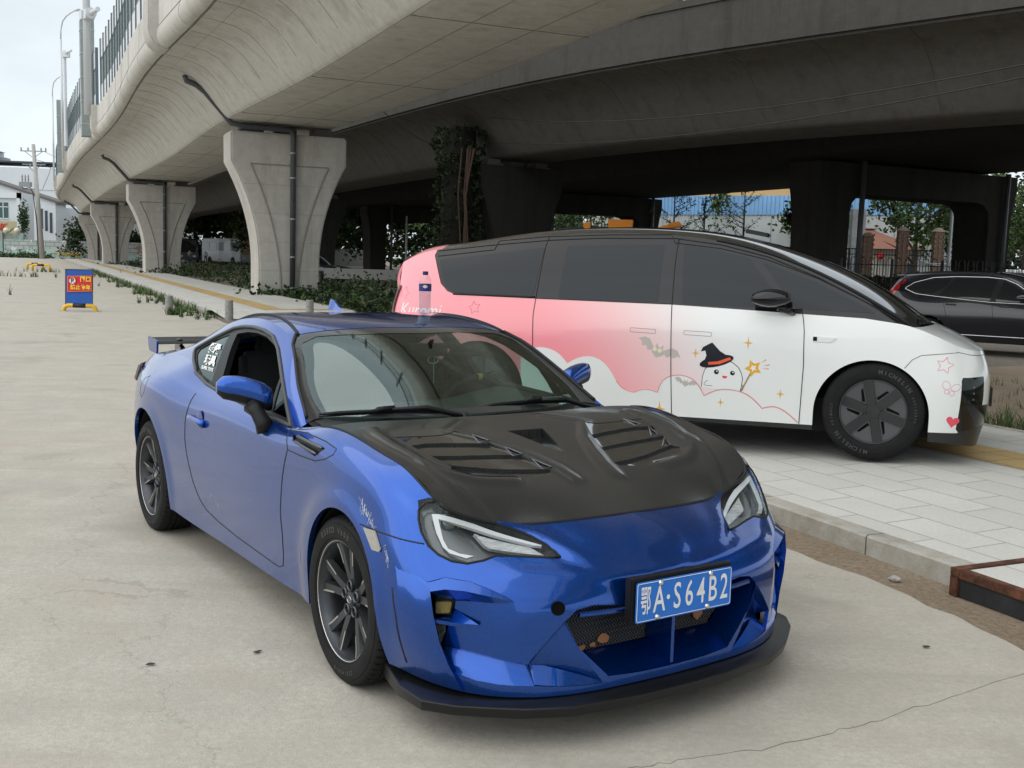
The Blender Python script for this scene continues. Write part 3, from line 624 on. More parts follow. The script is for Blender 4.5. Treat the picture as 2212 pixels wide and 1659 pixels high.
    for a,b in (((-.50,.842,.858),(-.20,.853,.853)),((-.50,.850,.838),(-.24,.862,.826))):
        P=[Vector(p) for p in SK.trace([a,b],(0,1,.3),False,.03,.004)]; vf.tube([(p.x,p.y*sgn,p.z) for p in P],[.003]+[.0075]*(len(P)-2)+[.004],6)
    vf.build('vent_fin',mat('dark_chrome',(.12,.125,.13),.2,.9),coupe,True)
    # side marker lamp
    mk=SK.trace(A('.225,.887,.647 .30,.876,.650 .350,.878,.597 .343,.88,.586 .300,.888,.585'),(0.2,1,0),False,9,.0); mb=MB(); mb.prism([(p.x,p.y*sgn,p.z) for p in mk],(0.001,.006*sgn,0)); mb.build('side_marker',mat('marker_lens',(.36,.34,.31),.12,.3,coat=1.,bump=(1,.002,(150,60,60))),coupe,bevel=.002)
    # fin at the bumper corner and the intake pieces
    def patch(rows,nm,sharp=38,bev=.0016):
        V=[];F=[]
        for P,Q in rows:
            k=len(V); n=len(P); V+=[(p[0],p[1]*sgn,p[2]) for p in P]+[(p[0],p[1]*sgn,p[2]) for p in Q]; F+=[(k+i,k+i+1,k+n+i+1,k+n+i) for i in range(n-1)]
        o=obj(nm,V,F,BLUE,coupe,sharp,merge=.0004); return shade_auto(o,sharp)
    patch([(MB_,ML_),(ML_,MU_)],'intake_ledge'); patch([(MD1,MD2),(MD2,MD3),(MD3,MD4)],'intake_panel'); patch([(MD4,ME1),(ME1,ME2),(ME2,ME3)],'intake_floor',20)
    patch([(BLT[[0,4,3]],BLT[[1,2,2]]),(BLT[[0,4,3]],BLB[[0,1,2]]),(BLB[[0,1,2]],BLB[[4,3,3]])],'intake_blade',30)
    patch([(VED,VIN),(VIN,np.vstack([RDG[0],RDG[2],CRE[3]])),(CRE,np.vstack([VIN[2],VIN[2]*.4+CRE[3]*.6,CRE[3],CRE[3]])),(CRE,H2B),(np.vstack([VIN[2],VIN[2]]),np.vstack([CRE[0],H2B[0]]))],'intake_wing',20)
    patch([(FN0,FN1),(FN1,FN2),(FN2,FN3),(FN3,FN4),(FN4,FN5),(np.vstack([q[2] for q in (FN1,FN2,FN3,FN4,FN5)]),FNB)],'bumper_fin',50)
    ft=lambda P:[(p[0],p[1]*sgn,p[2]) for p in P]
    b=MB(); b.prism(ft(FGP),(-.01,-.006*sgn,0)); b.prism(ft([FGP[0],FGP[3],MSH[3],MSH[0]*.9+MSH[3]*.1]),(-.006,-.004*sgn,0)); fz=b.build('fog_bezel',BLK,coupe); b=MB(); b.prism(ft(FGL),(-.016,-.010*sgn,0)); b.build('fog_lamp',MATS.get('fog_amber') or mat('fog_amber',(.16,.12,.006),.18,.1,coat=1.,bump=(1,.003,(40,40,40))),fz,bevel=.003)
    b=MB(); b.prism(ft(np.array([MSH[0],MSH[1],MSH[2],MSH[3]])-[.006,.004,0]),(-.004,-.003*sgn,0)); mk_=b.build('intake_backing',DARK,coupe); b=MB()
    for q in range(9):
        t=q/8; a0=Vector(MSH[0]).lerp(Vector(MSH[1]),t); a1=Vector(MSH[3]).lerp(Vector(MSH[2]),min(1,t*1.3)); a2=Vector(MSH[3]).lerp(Vector(MSH[2]),max(0,t*1.3-.4))
        for c_ in (a1,a2): b.tube(ft([a0,c_]),.0007,3)
    b.build('intake_mesh',mat('bright_wire',(.5,.5,.5),.4,.8),coupe)
# ---- panel gaps (dark lines sunk in the skin)
g=MB()
seam(g,SK,P_DOOR[:-4],(0,1,.1),.0032); seam(g,SK,A('.20,.89,.652 .30,.876,.650 .381,.863,.651 .473,.826,.646 .505,.80,.643'),(.3,1,0),.003)
seam(g,SK,P_HL[5:],HD,.0045); seam(g,SK,np.vstack([P_HL[-1:],A('.447,.768,.772 .46,.738,.772')]),HD,.0045)
seam(g,SK,A('-.62,.818,.862 -.45,.835,.880 -.307,.84,.882 -.20,.843,.880 -.093,.846,.868 -.100,.857,.846 -.16,.862,.818 -.248,.865,.798 -.40,.863,.793 -.543,.86,.794'),(0,1,.4),.0028)
seam(g,SK,A('-2.60,.86,.885 -2.68,.86,.86 -2.72,.875,.81 -2.71,.885,.77 -2.66,.89,.755 -2.60,.89,.79 -2.58,.87,.84'),(0,1,.2),.0022,closed=True)
seam(g,SK,A('.431,.878,.486 .457,.874,.396 .468,.868,.227'),(.3,1,0),.004)
for sg in (1,-1): g.tube([(p[0],p[1]*sg,p[2]+.001) for p in E0[(E0[:,0]<.49)&(E0[:,0]>-.36)&(E0[:,1]>.6)]],.004,6)
g.tube([(p[0]+.003,p[1]*q,p[2]-.003) for q,rng in ((1,E0[(E0[:,0]>.45)][::-1]),(-1,E0[(E0[:,0]>.45)][1:])) for p in rng],.007,6)
for sg in (1,-1):
    g.tube([p+Vector((0,0,.001)) for p in [Vector((q.x,q.y,q.z)) for q in RK.trace([(x,y*sg,z) for x,y,z in A('-1.146,.566,1.217 -1.334,.537,1.258 -1.528,.512,1.276 -1.709,.503,1.276 -1.95,.50,1.26 -2.2,.515,1.19 -2.6,.555,1.05')],(0,0,1),False,.03,.001)]],.0075,6)
    g.tube([p for p in RK.trace([(x,y*sg,z) for x,y,z in A('-1.151,.577,1.214 -1.035,.643,1.158 -.877,.694,1.072 -.592,.757,.911')],(.3,sg*.3,1),False,.03,.003)],.0085,6)
g.build('panel_gaps',mat('gap_black',(.008,.008,.009),.6),coupe,True)
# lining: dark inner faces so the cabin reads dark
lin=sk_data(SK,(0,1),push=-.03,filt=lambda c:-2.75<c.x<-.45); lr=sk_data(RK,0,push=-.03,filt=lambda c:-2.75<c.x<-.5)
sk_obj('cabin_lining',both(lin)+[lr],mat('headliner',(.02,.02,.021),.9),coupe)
# bonnet
VL1=A('.03,.595,0 .005,.52,0 .003,.449,0 .018,.34,0 .040,.250,0'); VL2=A('.135,.565,0 .130,.50,0 .134,.40,0 .150,.30,0 .172,.200,0'); VL3=A('.222,.532,0 .240,.45,0 .270,.36,0 .295,.25,0 .312,.155,0')
RE=A('-.078,.615,0 -.088,.52,0 -.092,.42,0 -.108,.325,0')
BL1=np.vstack([RE,VL1[::-1]]); BL2=np.vstack([VL1,VL2[::-1]]); BL3=np.vstack([VL2,VL3[::-1]]); BL4=np.vstack([VL3,A('.330,.165,0 .348,.25,0 .345,.35,0 .325,.45,0 .285,.525,0 .25,.555,0')])
TRI=[A('-.046,.283,0 .021,.246,0 .019,.292,0'),A('.094,.218,0 .171,.186,0 .169,.232,0'),A('.222,.176,0 .302,.141,0 .299,.185,0')]
TRO=[A('-.10,.535,0 -.015,.565,0 -.01,.530,0'),A('.02,.578,0 .115,.553,0 .11,.520,0'),A('.15,.556,0 .222,.530,0 .215,.490,0')]
SCP=A('-.09,.088,0 .182,.006,0 .182,-.006,0 -.09,-.088,0')
for sg in (1,-1):
    for k,P in enumerate((BL1,BL2,BL3,BL4)): HK.cut([(x,y*sg,.85) for x,y,_ in P],(0,0,1),10+k+(0 if sg>0 else 10),keep={0})
    for P in (TRI if sg<0 else TRO): HK.cut([(x,y*sg,.85) for x,y,_ in P],(0,0,1),5,keep=None)
HK.cut([(x,y,.85) for x,y,_ in SCP],(0,0,1),6,keep={0})
def blade(x0l,x1l,d0,d1):
    def f(O,N):
        a=np.interp(np.abs(O[:,1]),x0l[::-1,1],x0l[::-1,0]); b=np.interp(np.abs(O[:,1]),x1l[::-1,1],x1l[::-1,0]); k=np.clip((O[:,0]-a)/(b-a),0,1)
        return np.stack([0*k,0*k,-(d0*(1-k)+d1*k)],1)
    return f
def walls_split(D,nb_faces_dark=lambda n:n[0]>.45):
    return D
def split_dark(D,base):
    """separate the nearly vertical forward-facing step walls from the rest"""
    V,F,N=D; a=[];b=[]
    for f in F:
        n=N[f[0]]; (b if (len(f)==4 and abs(n[2])<.45 and n[0]>.3) else a).append(f)
    return (V,a,N),(V,b,N)
cov=[sk_data(HK,0,walls=.014)]; drk=[]
FR=np.array([(.25,.60,0),(.285,.525,0),(.325,.45,0),(.345,.35,0),(.348,.25,0),(.330,.165,0),(.325,.12,0)])
for o in (0,10):
    for k,(a,b,d0,d1) in enumerate(((RE,VL1,.002,-.003),(VL1,VL2,.006,-.003),(VL2,VL3,.006,-.003),(VL3,FR,.007,.0))):
        D=sk_data(HK,10+k+o,push=blade(a,b,d0,d1),walls=-1); D=norm_fix(D); x,y=split_dark(D,0); cov.append(x); drk.append(y)
D=norm_fix(sk_data(HK,6,push=lambda O,N:np.stack([0*O[:,0],0*O[:,0],-.036*np.clip((.17-O[:,0])/.26,0,1)],1),walls=-1)); x,y=split_dark(D,0); cov.append(x); drk.append(y)
hood=sk_obj('bonnet',cov,CARB,coupe,mats=[CARB]+[CARBG]*(len(cov)-1))
MESHM=mat('vent_grille',(.02,.02,.021),.5,bump=(1,.02,(240,240,1)))
sk_obj('bonnet_vent',drk+[norm_fix(sk_data(HK,5,push=-.012,walls=-1))],MESHM,hood)
vb=MB()
for sg,TT in ((1,TRO),(-1,TRI)):
    for P in TT:
        c=P.mean(0)
        for t in np.linspace(.12,.88,6):
            a=P[0]*(1-t)+P[1]*t; b=P[0]*(1-t)+P[2]*t; q=[HK.trace([(p[0],p[1]*sg,.85)],(0,0,1))[0]+Vector((0,0,-.003)) for p in (a,b)]; vb.tube(q,.0016,4)
        q=[HK.trace([(p[0],p[1]*sg,.85)],(0,0,1))[0]+Vector((0,0,.0015)) for p in P]; vb.tube(q,.0035,5,closed=True)
vb.build('vent_louvre',mat('satin_carbon_edge',(.10,.10,.105),.3,coat=.6),hood,True)
# cowl below the windscreen, wipers
cw=MB(); V=[];F=[]; yy=np.linspace(-.76,.76,25)
for y in yy:
    xh=np.interp(abs(y),[0,.3,.65,.79],[-.315,-.325,-.335,-.30]); xg=np.interp(abs(y),[0,.22,.45,.70,.77],[-.42,-.44,-.50,-.60,-.57]); V+=[(xh+.03,y,.888-.02*abs(y)),(xh-.03,y,.872),((xg+xh)/2,y,.872),(xg-.03,y,.90)]
for i in range(24):
    for k in range(3): F.append((i*4+k,i*4+k+1,(i+1)*4+k+1,(i+1)*4+k))
obj('cowl',V,F,BLK,coupe,True)
def wiper(a,b,pv):
    w=MB(); a,b,pv=[Vector(q) for q in (a,b,pv)]; n=Vector((.46,0,.89))
    bl=[a.lerp(b,t)+n*(.012+.008*math.sin(t*math.pi)) for t in np.linspace(0,1,9)]; w.tube(bl,[.004]+[.0085]*7+[.004],6); w.tube([q-n*.012 for q in bl],.0035,4)
    m=a.lerp(b,.52)+n*.026; w.tube([pv,pv.lerp(m,.5)+n*.03,m],[.012,.011,.008],6); w.box(m,(.05,.09,.018),rz=.2,ry=-.45); w.tube([pv-n*.02,pv+n*.012],[.02,.016],10)
    return w.build('wiper',BLK,coupe,True)
wiper((-.60,-.70,.912),(-.455,-.20,.918),(-.405,-.10,.905)); wiper((-.475,.02,.925),(-.50,.56,.925),(-.43,.62,.90))
# splitter, intake interior
SPL=A('.19,.80,.185 .30,.83,.165 .47,.868,.155 .61,.858,.153 .70,.785,.153 .77,.695,.153 .835,.605,.153 .90,.46,.153 .935,.2,.153 .942,0,.153')
sp=MB(); top=list(SPL)+[(x,-y,z) for x,y,z in SPL[::-1][1:]]; cen=[(x-.010,y*.99,z+.005) for x,y,z in top]; low=[(x-.010,y*.994,z-.036-.03*max(0,min(1,(.5-x)/.3))) for x,y,z in top]; inn=[(.25+.3*max(0,1-abs(y)/.8)*.8,y*.78,.165) for x,y,z in top]
n=len(top); V=[tuple(p) for p in inn]+[tuple(p) for p in cen]+[tuple(p) for p in top]+[tuple(p) for p in low]+[(p[0],p[1],.115) for p in inn]; F=[]
for r in range(4):
    for i in range(n-1): F.append((r*n+i,r*n+i+1,(r+1)*n+i+1,(r+1)*n+i))
for i in range(n-1): F.append((4*n+i,4*n+i+1,i+1,i))
F+=[(0,n,2*n,3*n,4*n),(n-1,2*n-1,3*n-1,4*n-1,5*n-1)[::-1]]
so=obj('front_splitter',V,F,mat('satin_black_splitter',(.008,.0085,.0095),.38,spec=.35,coat=.12,coatr=.25,noise=(5,.2,4)),coupe); md=so.modifiers.new('b','BEVEL'); md.width=.004; md.segments=2; md.limit_method='ANGLE'; shade_auto(so,38)
OI=[(.822,.40,.447),(.815,.446,.410),(.828,.394,.32),(.848,.276,.205),(.858,0,.195)]; MI_=[(.71,.40,.447),(.71,.42,.41),(.715,.37,.33),(.725,.30,.255),(.725,0,.252)]
O2=OI+[(x,-y,z) for x,y,z in OI[::-1][1:]]; M2=MI_+[(x,-y,z) for x,y,z in MI_[::-1][1:]]
O2=O2+[(.832,-.339,.456),(.85,0,.443),(.832,.339,.456)]; M2=M2+[(.71,-.339,.456),(.71,0,.45),(.71,.339,.456)]
n=len(O2); fr=MB(); fr.add(O2+M2,[(i,(i+1)%n,n+(i+1)%n,n+i) for i in range(n)]); 
fr.tube([(x,y,z) for x,y,z in [(.824,.392,.429),(.838,.31,.428),(.847,.2,.426),(.853,0,.424),(.847,-.2,.426),(.838,-.31,.428),(.824,-.392,.429)]],.0095,6)
fr.box((.79,.0,.32),(.13,.014,.235)); fr.build('intake_frame',BLUE,bumper,bevel=0)
gr=MB()
for t in np.arange(-.70,.72,.0135):
    for s_ in (1,-1):
        P=[]
        for z in np.arange(.25,.4561,.0105):
            y=t+s_*(z-.35)*1.1+(.0022*s_ if int(z*95)%2 else -.0022*s_); lim=np.interp(z,[.25,.255,.33,.41,.456],[.30,.305,.37,.42,.39])
            if abs(y)<lim: P.append((.712,y,z))
        if len(P)>1: gr.tube(P,.00115,3,cap=False)
gr.build('intake_grille',mat('grille_wire',(.10,.10,.105),.35,.8),bumper)
bb=MB(); bb.box((.60,0,.35),(.16,1.25,.30)); bb.box((.69,0,.353),(.01,.86,.215)); bb.build('grille_dark_backing',DARK,coupe)  # black box added behind the grille to close off the see-through nose
to=MB(); nn=Vector((.86,-.46,.1)).normalized(); c=Vector((.812,-.462,.458))
hitp=SK.trace([(.80,.462,.458)],(.85,.5,0))[0]; c=Vector((hitp.x,-hitp.y,hitp.z))+nn*.004
to.lathe([(0,.0015),(.0165,.0015),(.0195,.004),(.022,.0045),(.024,.0)],24,Matrix.Translation(c)@nn.to_track_quat('Z','Y').to_matrix().to_4x4()); to.mi=0; to.build('tow_eye_hole',DARK,bumper)
# number plate
PM=Matrix.Translation((.902,.003,.461))@Matrix.Rotation(math.pi/2,4,'Z')@Matrix.Rotation(math.pi/2,4,'X')     # local x -> car +y, local y -> up, local z -> forward
pl=MB(); pl.prism([PM@Vector((*q,0)) for q in rnd_poly([(-.22,-.07),(.22,-.07),(.22,.07),(-.22,.07)],.010,3)],PM.to_3x3()@Vector((0,0,.002))); plate=pl.build('number_plate',mat('plate_blue',(.006,.16,.62),.35,coat=.3),coupe)
br=MB(); br.box((.878,.0,.466),(.034,.462,.150)); br.box((.85,0,.45),(.05,.2,.06)); br.build('plate_bracket',BLK,plate,bevel=.003)
tx=MB()
for ch,x,sx in (('鄂',-.178,.78),('A',-.118,.72),('·',-.078,1),('S',-.037,.72),('6',.018,.72),('4',.073,.72),('B',.128,.72),('2',.183,.72)):
    text_add(tx,ch,.105 if ch=='鄂' else .128,PM@Matrix.Translation((x,-.002,.0032)),.0012 if ch=='鄂' else .0010,sx*.86 if ch!='鄂' else .44)
P=[PM@Vector((*q,.0030)) for q in rnd_poly([(-.215,-.065),(.215,-.065),(.215,.065),(-.215,.065)],.008,3)]; tx.tube(P,.0011,4,closed=True)
tx.build('plate_characters',WHT,plate)
for x,y in ((-.115,.058),(.115,.058),(-.125,-.058),(.105,-.058)): bo=MB(); bo.lathe([(.0,.008),(.006,.008),(.009,.004),(.010,0)],10,PM@Matrix.Translation((x,y,.002))); bo.build('plate_bolt',CHR,plate,True)
# wheels
def arc_text(mb,body,R,a0,size,M,z=0,step=None,bold=0.,flip=False):
    """letters set round a circle; M maps the wheel disc (x right, y up, z out)"""
    st=step or size*.78/R
    for i,ch in enumerate(body):
        if ch==' ': continue
        a=a0-i*st if not flip else a0+i*st
        text_add(mb,ch,size,M@Matrix.Rotation(a,4,'Z')@Matrix.Translation((0,R,z))@Matrix.Rotation(math.pi if flip else 0,4,'Z'),bold)
def coupe_wheel(x,y,steer=0.,rot=0.,txt=True):
    sg=1 if y>0 else -1
    w=thing('wheel',None,None); w.parent=coupe; w.location=(x,y,.315); w.rotation_euler=(0,0,steer); 
    M=Matrix.Rotation(-math.pi/2*sg,4,'X')     # local +z -> outward
    if sg<0: M=Matrix.Rotation(math.pi/2,4,'X')
    t=MB(); R=.315
    prof=[(.222,-.09),(.235,-.106),(.27,-.112),(.298,-.100),(.311,-.088),(R,-.07)]
    for g0 in (-.045,-.012,.021,.052): prof+=[(R+.001,g0-.006),(R-.007,g0-.004),(R-.007,g0+.002),(R+.001,g0+.004)]
    prof+=[(R,.072),(.311,.088),(.302,.098),(.2935,.103),(.288,.1035),(.2875,.106),(.27,.1115),(.245,.109),(.2345,.1065),(.233,.103),(.226,.103),(.219,.094)]
    t.lathe(prof,72,M)
    for k in range(64):   # shoulder blocks
        a=2*math.pi*k/64; Q=M@Matrix.Rotation(a,4,'Z'); 
        for sgn in (1,):
            V=[Q@Vector(p) for p in ((.3155,-.0035,.070),(.3155,.0035,.070),(.3125,.0045,.0895),(.3125,-.0025,.0895),(.303,-.0025,.0995),(.303,.0045,.0995))]
    t.mi=1
    for k in range(60):
        Q=M@Matrix.Rotation(2*math.pi*k/60,4,'Z'); t.add([Q@Vector(p) for p in ((.3162,-.0022,.058),(.3162,.0022,.060),(.3123,.0034,.0895),(.3123,-.001,.0895),(.3045,.0038,.0972),(.3045,.0,.0972))],[(0,1,2,3),(3,2,4,5)])
    ty=t.build('tyre',RUB,w,35,mats=[RUB,DARK])
    if txt:
        lt=MB(); RR=.262
        arc_text(lt,'ESECO V600',RR,.62 if sg<0 else .62,.030,M,.1115,bold=.0006,step=.098); arc_text(lt,'235/45R18',RR,math.pi+.45,.022,M,.1115,bold=.0004,step=.07)
        lt.build('tyre_lettering',mat('tyre_letters',(.055,.055,.056),.5),ty)
    r=MB(); r.lathe([(.226,-.09),(.214,-.088),(.205,-.05),(.200,.02),(.203,.062),(.212,.080),(.2165,.0965),(.2225,.0985)],60,M); 
    r.lathe([(.0,.030),(.06,.030),(.062,.0),(.20,-.02)],40,M)
    rim=r.build('rim',GUN,w,40)
    lip=MB(); lip.lathe([(.2215,.0985),(.2245,.1005),(.2265,.098)],72,M); 
    sp=MB()
    for k in range(5):
        for dlt in (-.245,.245):
            a=rot+2*math.pi*k/5
            Q=M@Matrix.Rotation(a,4,'Z')
            # spoke from the lug boss to the rim edge, tapering outwards in width towards the rim
            c0,c1=dlt*.62,dlt*1.28
            pts=[]
            for rr,wd,z0,th in ((.040,.020,.052,.03),(.085,.0205,.060,.032),(.135,.020,.068,.028),(.185,.022,.0745,.022),(.2155,.025,.0805,.014)):
                u=(rr-.04)/.1735; ang=c0*(1-u)+c1*u*.78; cx,cy=rr*math.sin(ang),rr*math.cos(ang); tx_,ty_=math.cos(ang),-math.sin(ang)
                pts.append([Q@Vector((cx-tx_*wd,cy-ty_*wd,z0-th)),Q@Vector((cx-tx_*wd*.72,cy-ty_*wd*.72,z0)),Q@Vector((cx+tx_*wd*.72,cy+ty_*wd*.72,z0)),Q@Vector((cx+tx_*wd,cy+ty_*wd,z0-th))])
            V=[p for q in pts for p in q]; F=[]
            for i in range(4):
                for j in range(4): F.append((i*4+j,i*4+(j+1)%4,(i+1)*4+(j+1)%4,(i+1)*4+j))
            F+=[(0,1,2,3),(16,19,18,17)]; sp.add(V,F)
            # machined edge on the inner side of each spoke
            E=[]
            for q in pts[2:]:
                e=q[1] if dlt<0 else q[2]; E.append(e+ (M.to_3x3()@Vector((0,0,.0012))))
            Wd=[]
            for q in pts[2:]:
                e,f_=(q[1],q[2]) if dlt<0 else (q[2],q[1]); Wd.append(e.lerp(f_,.22)+(M.to_3x3()@Vector((0,0,.0012))))
            nq=len(E); lip.add(E+Wd,[(i,i+1,nq+i+1,nq+i) for i in range(nq-1)])
        a=rot+2*math.pi*k/5; Q=M@Matrix.Rotation(a,4,'Z')@Matrix.Translation((0,.052,0)); sp.lathe([(.0235,.03),(.0225,.066),(.019,.070),(.0155,.066),(.0145,.045),(0,.045)],20,Q)
    sp.lathe([(.058,.02),(.052,.05),(.034,.058),(.031,.066),(0,.068)],32,M)
    so=sp.build('spokes',GUN,rim,32); lip.build('machined_edge',MACH,rim)
    for k in range(5):
        nu=MB(); Q=M@Matrix.Rotation(rot+2*math.pi*k/5,4,'Z')@Matrix.Translation((0,.052,0)); nu.lathe([(0,.060),(.0072,.060),(.0088,.055),(.009,.044)],6,Q); nu.build('wheel_nut',mat('zinc',(.55,.52,.42),.3,.9),rim)
    cp=MB(); cp.lathe([(0,.0695),(.024,.0695),(.027,.067)],32,M); cap=cp.build('centre_cap',mat('cap_grey',(.05,.052,.056),.25,.6),rim,True)
    cl=MB(); cl.tube([M@Vector((.018*math.cos(t),.0125*math.sin(t),.0702)) for t in np.linspace(0,2*math.pi,25)[:-1]],.0008,4,closed=True)
    for px,py,s_ in ((-.008,.002,.0042),(.003,.0045,.0022),(.008,.001,.0022),(.004,-.0045,.0022),(-.002,-.004,.0022),(.011,-.002,.0016)):
        cl.add([M@Vector((px+s_*(1.6 if j%2==0 else .4)*math.cos(j*math.pi/4),py+s_*(1.6 if j%2==0 else .4)*math.sin(j*math.pi/4),.0704)) for j in range(8)],[tuple(range(8))])
    cl.build('cap_emblem',CHR,cap)
    dk=MB(); dk.lathe([(0,-.005),(.145,-.005),(.148,-.015),(.148,-.03),(0,-.03)],40,M); dk.build('brake_disc',mat('disc_steel',(.25,.24,.23),.4,.8),w,40)
    ca=MB(); Q=M@Matrix.Rotation(rot*0-1.15*sg*(-1),4,'Z'); ca.box((0,0,0),(.001,.001,.001)); 
    ca.prism([Q@Vector((r_*math.sin(t),r_*math.cos(t),.012)) for r_,t in [(.155,-.45),(.165,0),(.155,.45),(.09,.4),(.085,0),(.09,-.4)]],(M.to_3x3()@Vector((0,0,-.06)))); ca.build('brake_caliper',mat('caliper_grey',(.09,.09,.095),.4,.5),w,bevel=.004)
    return w
for x,y,r_ in ((0,-.762,.1),(0,.762,.5),(-2.57,-.770,.42),(-2.57,.770,.2)): coupe_wheel(x,y,0.,r_)
# wheel housings, underbody
ub=MB()
for cx,cz,R in ((.028,.325,.352),(-2.585,.33,.378)):
    for sg in (1,-1):
        V=[];F=[]; n=24
        for i in range(n+1):
            t=-.25+(math.pi+.5)*i/n; x,z=cx+R*math.cos(t)*.97,cz+R*math.sin(t)
            V+=[(x,.845*sg,z),(x,.55*sg,z)]
        for i in range(n): F.append((2*i,2*i+1,2*i+3,2*i+2))
        V.append((cx,.55*sg,cz)); 
        for i in range(n): F.append((2*i+1,2*i+3,len(V)-1))
        ub.add(V,F)
ub.box((-1.3,0,.19),(3.7,1.3,.04)); ub.box((-1.29,0,.215),(1.75,1.56,.03)); ub.box((-3.0,0,.32),(.45,1.2,.12)); ub.box((.40,0,.45),(.25,1.0,.30)); ub.build('underbody',mat('underbody_black',(.008,.008,.008),.8),coupe,40)
# mud flap behind / rear lamps
mf=MB(); mf.box((-2.955,-.80,.38),(.012,.10,.30),rz=.25); mf.build('mud_flap',BLK,coupe,bevel=.004)
tl=MB(); tl.prism([(-3.09,-.795,.905),(-3.26,-.715,.90),(-3.28,-.715,.79),(-3.12,-.82,.80)],(.02,.02,0)); tl.build('tail_light',mat('tail_lens',(.20,.17,.17),.12,.2,coat=1.),coupe,bevel=.01)
# rear wing
wg=thing('rear_wing',None,None); wg.parent=coupe
aer=[(-3.17,1.012),(-3.19,1.024),(-3.24,1.031),(-3.30,1.033),(-3.345,1.044),(-3.345,1.038),(-3.30,1.024),(-3.24,1.018),(-3.19,1.010)]
b=MB(); b.prism([(x,-.655,z) for x,z in aer],(0,1.31,0)); b.build('wing_blade',BLK,wg,30)
for sg in (1,-1):
    b=MB(); b.prism([(x,.655*sg,z) for x,z in rnd_poly([(-3.15,1.035),(-3.16,.955),(-3.33,.962),(-3.36,1.052)],.02,3)],(0,.012*sg,0)); b.build('end_plate',BLUE,wg,bevel=.002)
    b=MB(); b.box((-3.25,.50*sg,.99),(.10,.018,.075)); b.prism([(-3.10,.485*sg,.955),(-3.20,.485*sg,1.0),(-3.30,.485*sg,1.0),(-3.30,.485*sg,.94)],(0,.03*sg,0)); b.lathe([(0,.008),(.018,.006),(.02,0)],12,Matrix.Translation((-3.24,.50*sg,1.034))); b.build('wing_strut',BLUE if False else BLKG,wg,bevel=.002)
# fin antenna
b=MB(); b.add([(-1.86,0,1.286),(-1.93,.020,1.286),(-2.03,.026,1.282),(-2.055,.02,1.281),(-2.055,-.02,1.281),(-2.03,-.026,1.282),(-1.93,-.020,1.286),(-1.95,0,1.305),(-2.0,.006,1.338),(-2.045,.005,1.344),(-2.045,-.005,1.344),(-2.0,-.006,1.338)],[(0,1,7),(0,7,6),(1,2,8,7),(7,11,5,6),(2,3,9,8),(11,10,4,5),(3,4,10,9),(8,9,10,11),(7,8,11)]); b.build('antenna_fin',BLUE,coupe,60)
# cabin
SEATM=mat('seat_black',(.012,.012,.013),.75); DASH=mat('dash_grey',(.03,.033,.034),.7,bump=(200,.0006))
d=MB(); V=[];F=[]
yy=np.linspace(-.72,.72,17)
for y in yy:
    h=.012*math.cos(y*2); hump=.055*math.exp(-((y-.37)/.17)**2)
    V+=[(-.50,y,.885),(-.68,y,.905+h),(-.86,y,.905+h+hump),(-.98,y,.885+h+hump*.8),(-1.03,y,.83+h),(-1.0,y,.70),(-.95,y,.45)]
for i in range(16):
    for k in range(6): F.append((i*7+k,i*7+k+1,(i+1)*7+k+1,(i+1)*7+k))
obj('dashboard',V,F,DASH,coupe,True)
st=MB(); SM=Matrix.Translation((-1.12,.37,.83))@Matrix.Rotation(-1.15,4,'Y'); st.tube([SM@Vector((.182*math.cos(t),.182*math.sin(t),0)) for t in np.linspace(0,2*math.pi,33)[:-1]],.0155,8,closed=True)
st.lathe([(0,.03),(.05,.028),(.07,.0),(.04,-.03)],20,SM)
for t in (math.pi/2,-math.pi/2,math.pi): st.tube([SM@Vector((.05*math.cos(t),.05*math.sin(t),-.005)),SM@Vector((.18*math.cos(t),.18*math.sin(t),0))],[.02,.013],6)
sw=st.build('steering_wheel',SEATM,coupe,True)
ym=MB(); ym.tube([SM@Vector((.182*math.cos(t),.182*math.sin(t),0)) for t in (math.pi+math.pi*0+ -.06,math.pi,math.pi+.06)] if False else [SM@Vector((.182*math.cos(t),.182*math.sin(t),0)) for t in (-.065,0,.065)],.0165,8); ym.build('centre_mark',mat('yellow_stitch',(.55,.36,.03),.6),sw,True)
for sg in (1,-1):
    s_=MB(); s_.box((-1.52,.37*sg,.46),(.52,.50,.16),ry=.08); s_.box((-1.83,.37*sg,.78),(.13,.50,.60),ry=-.28,taper=.82); s_.box((-1.93,.37*sg,1.09),(.09,.24,.17),ry=-.2,taper=.85)
    for q in (1,-1): s_.box((-1.78,(.37+.22*q)*sg,.74),(.17,.07,.5),ry=-.28,taper=.7)
    s_.build('seat',SEATM,coupe,bevel=.03)
s_=MB(); s_.box((-2.32,0,.66),(.16,1.2,.42),ry=-.4); s_.box((-2.1,0,.48),(.4,1.2,.14)); s_.box((-1.3,0,.52),(1.1,.20,.26)); s_.build('rear_bench',SEATM,coupe,bevel=.03)
im=MB(); im.box((-.93,.0,1.150),(.03,.21,.062)); im.tube([(-.92,0,1.175),(-.88,0,1.20)],.012,6); imo=im.build('rear_view_mirror',BLK,coupe,bevel=.008)
hg=MB(); hg.tube([(-.945,.05,1.12),(-.96,.052,1.06),(-.96,.055,.985)],.0018,4); hg.tube([(-.945,.04+.03*math.cos(t),1.10+.018*math.sin(t)) for t in np.linspace(0,2*math.pi,13)[:-1]],.003,4,closed=True); hg.build('mirror_charm',mat('charm_pale',(.45,.40,.30),.6),coupe)
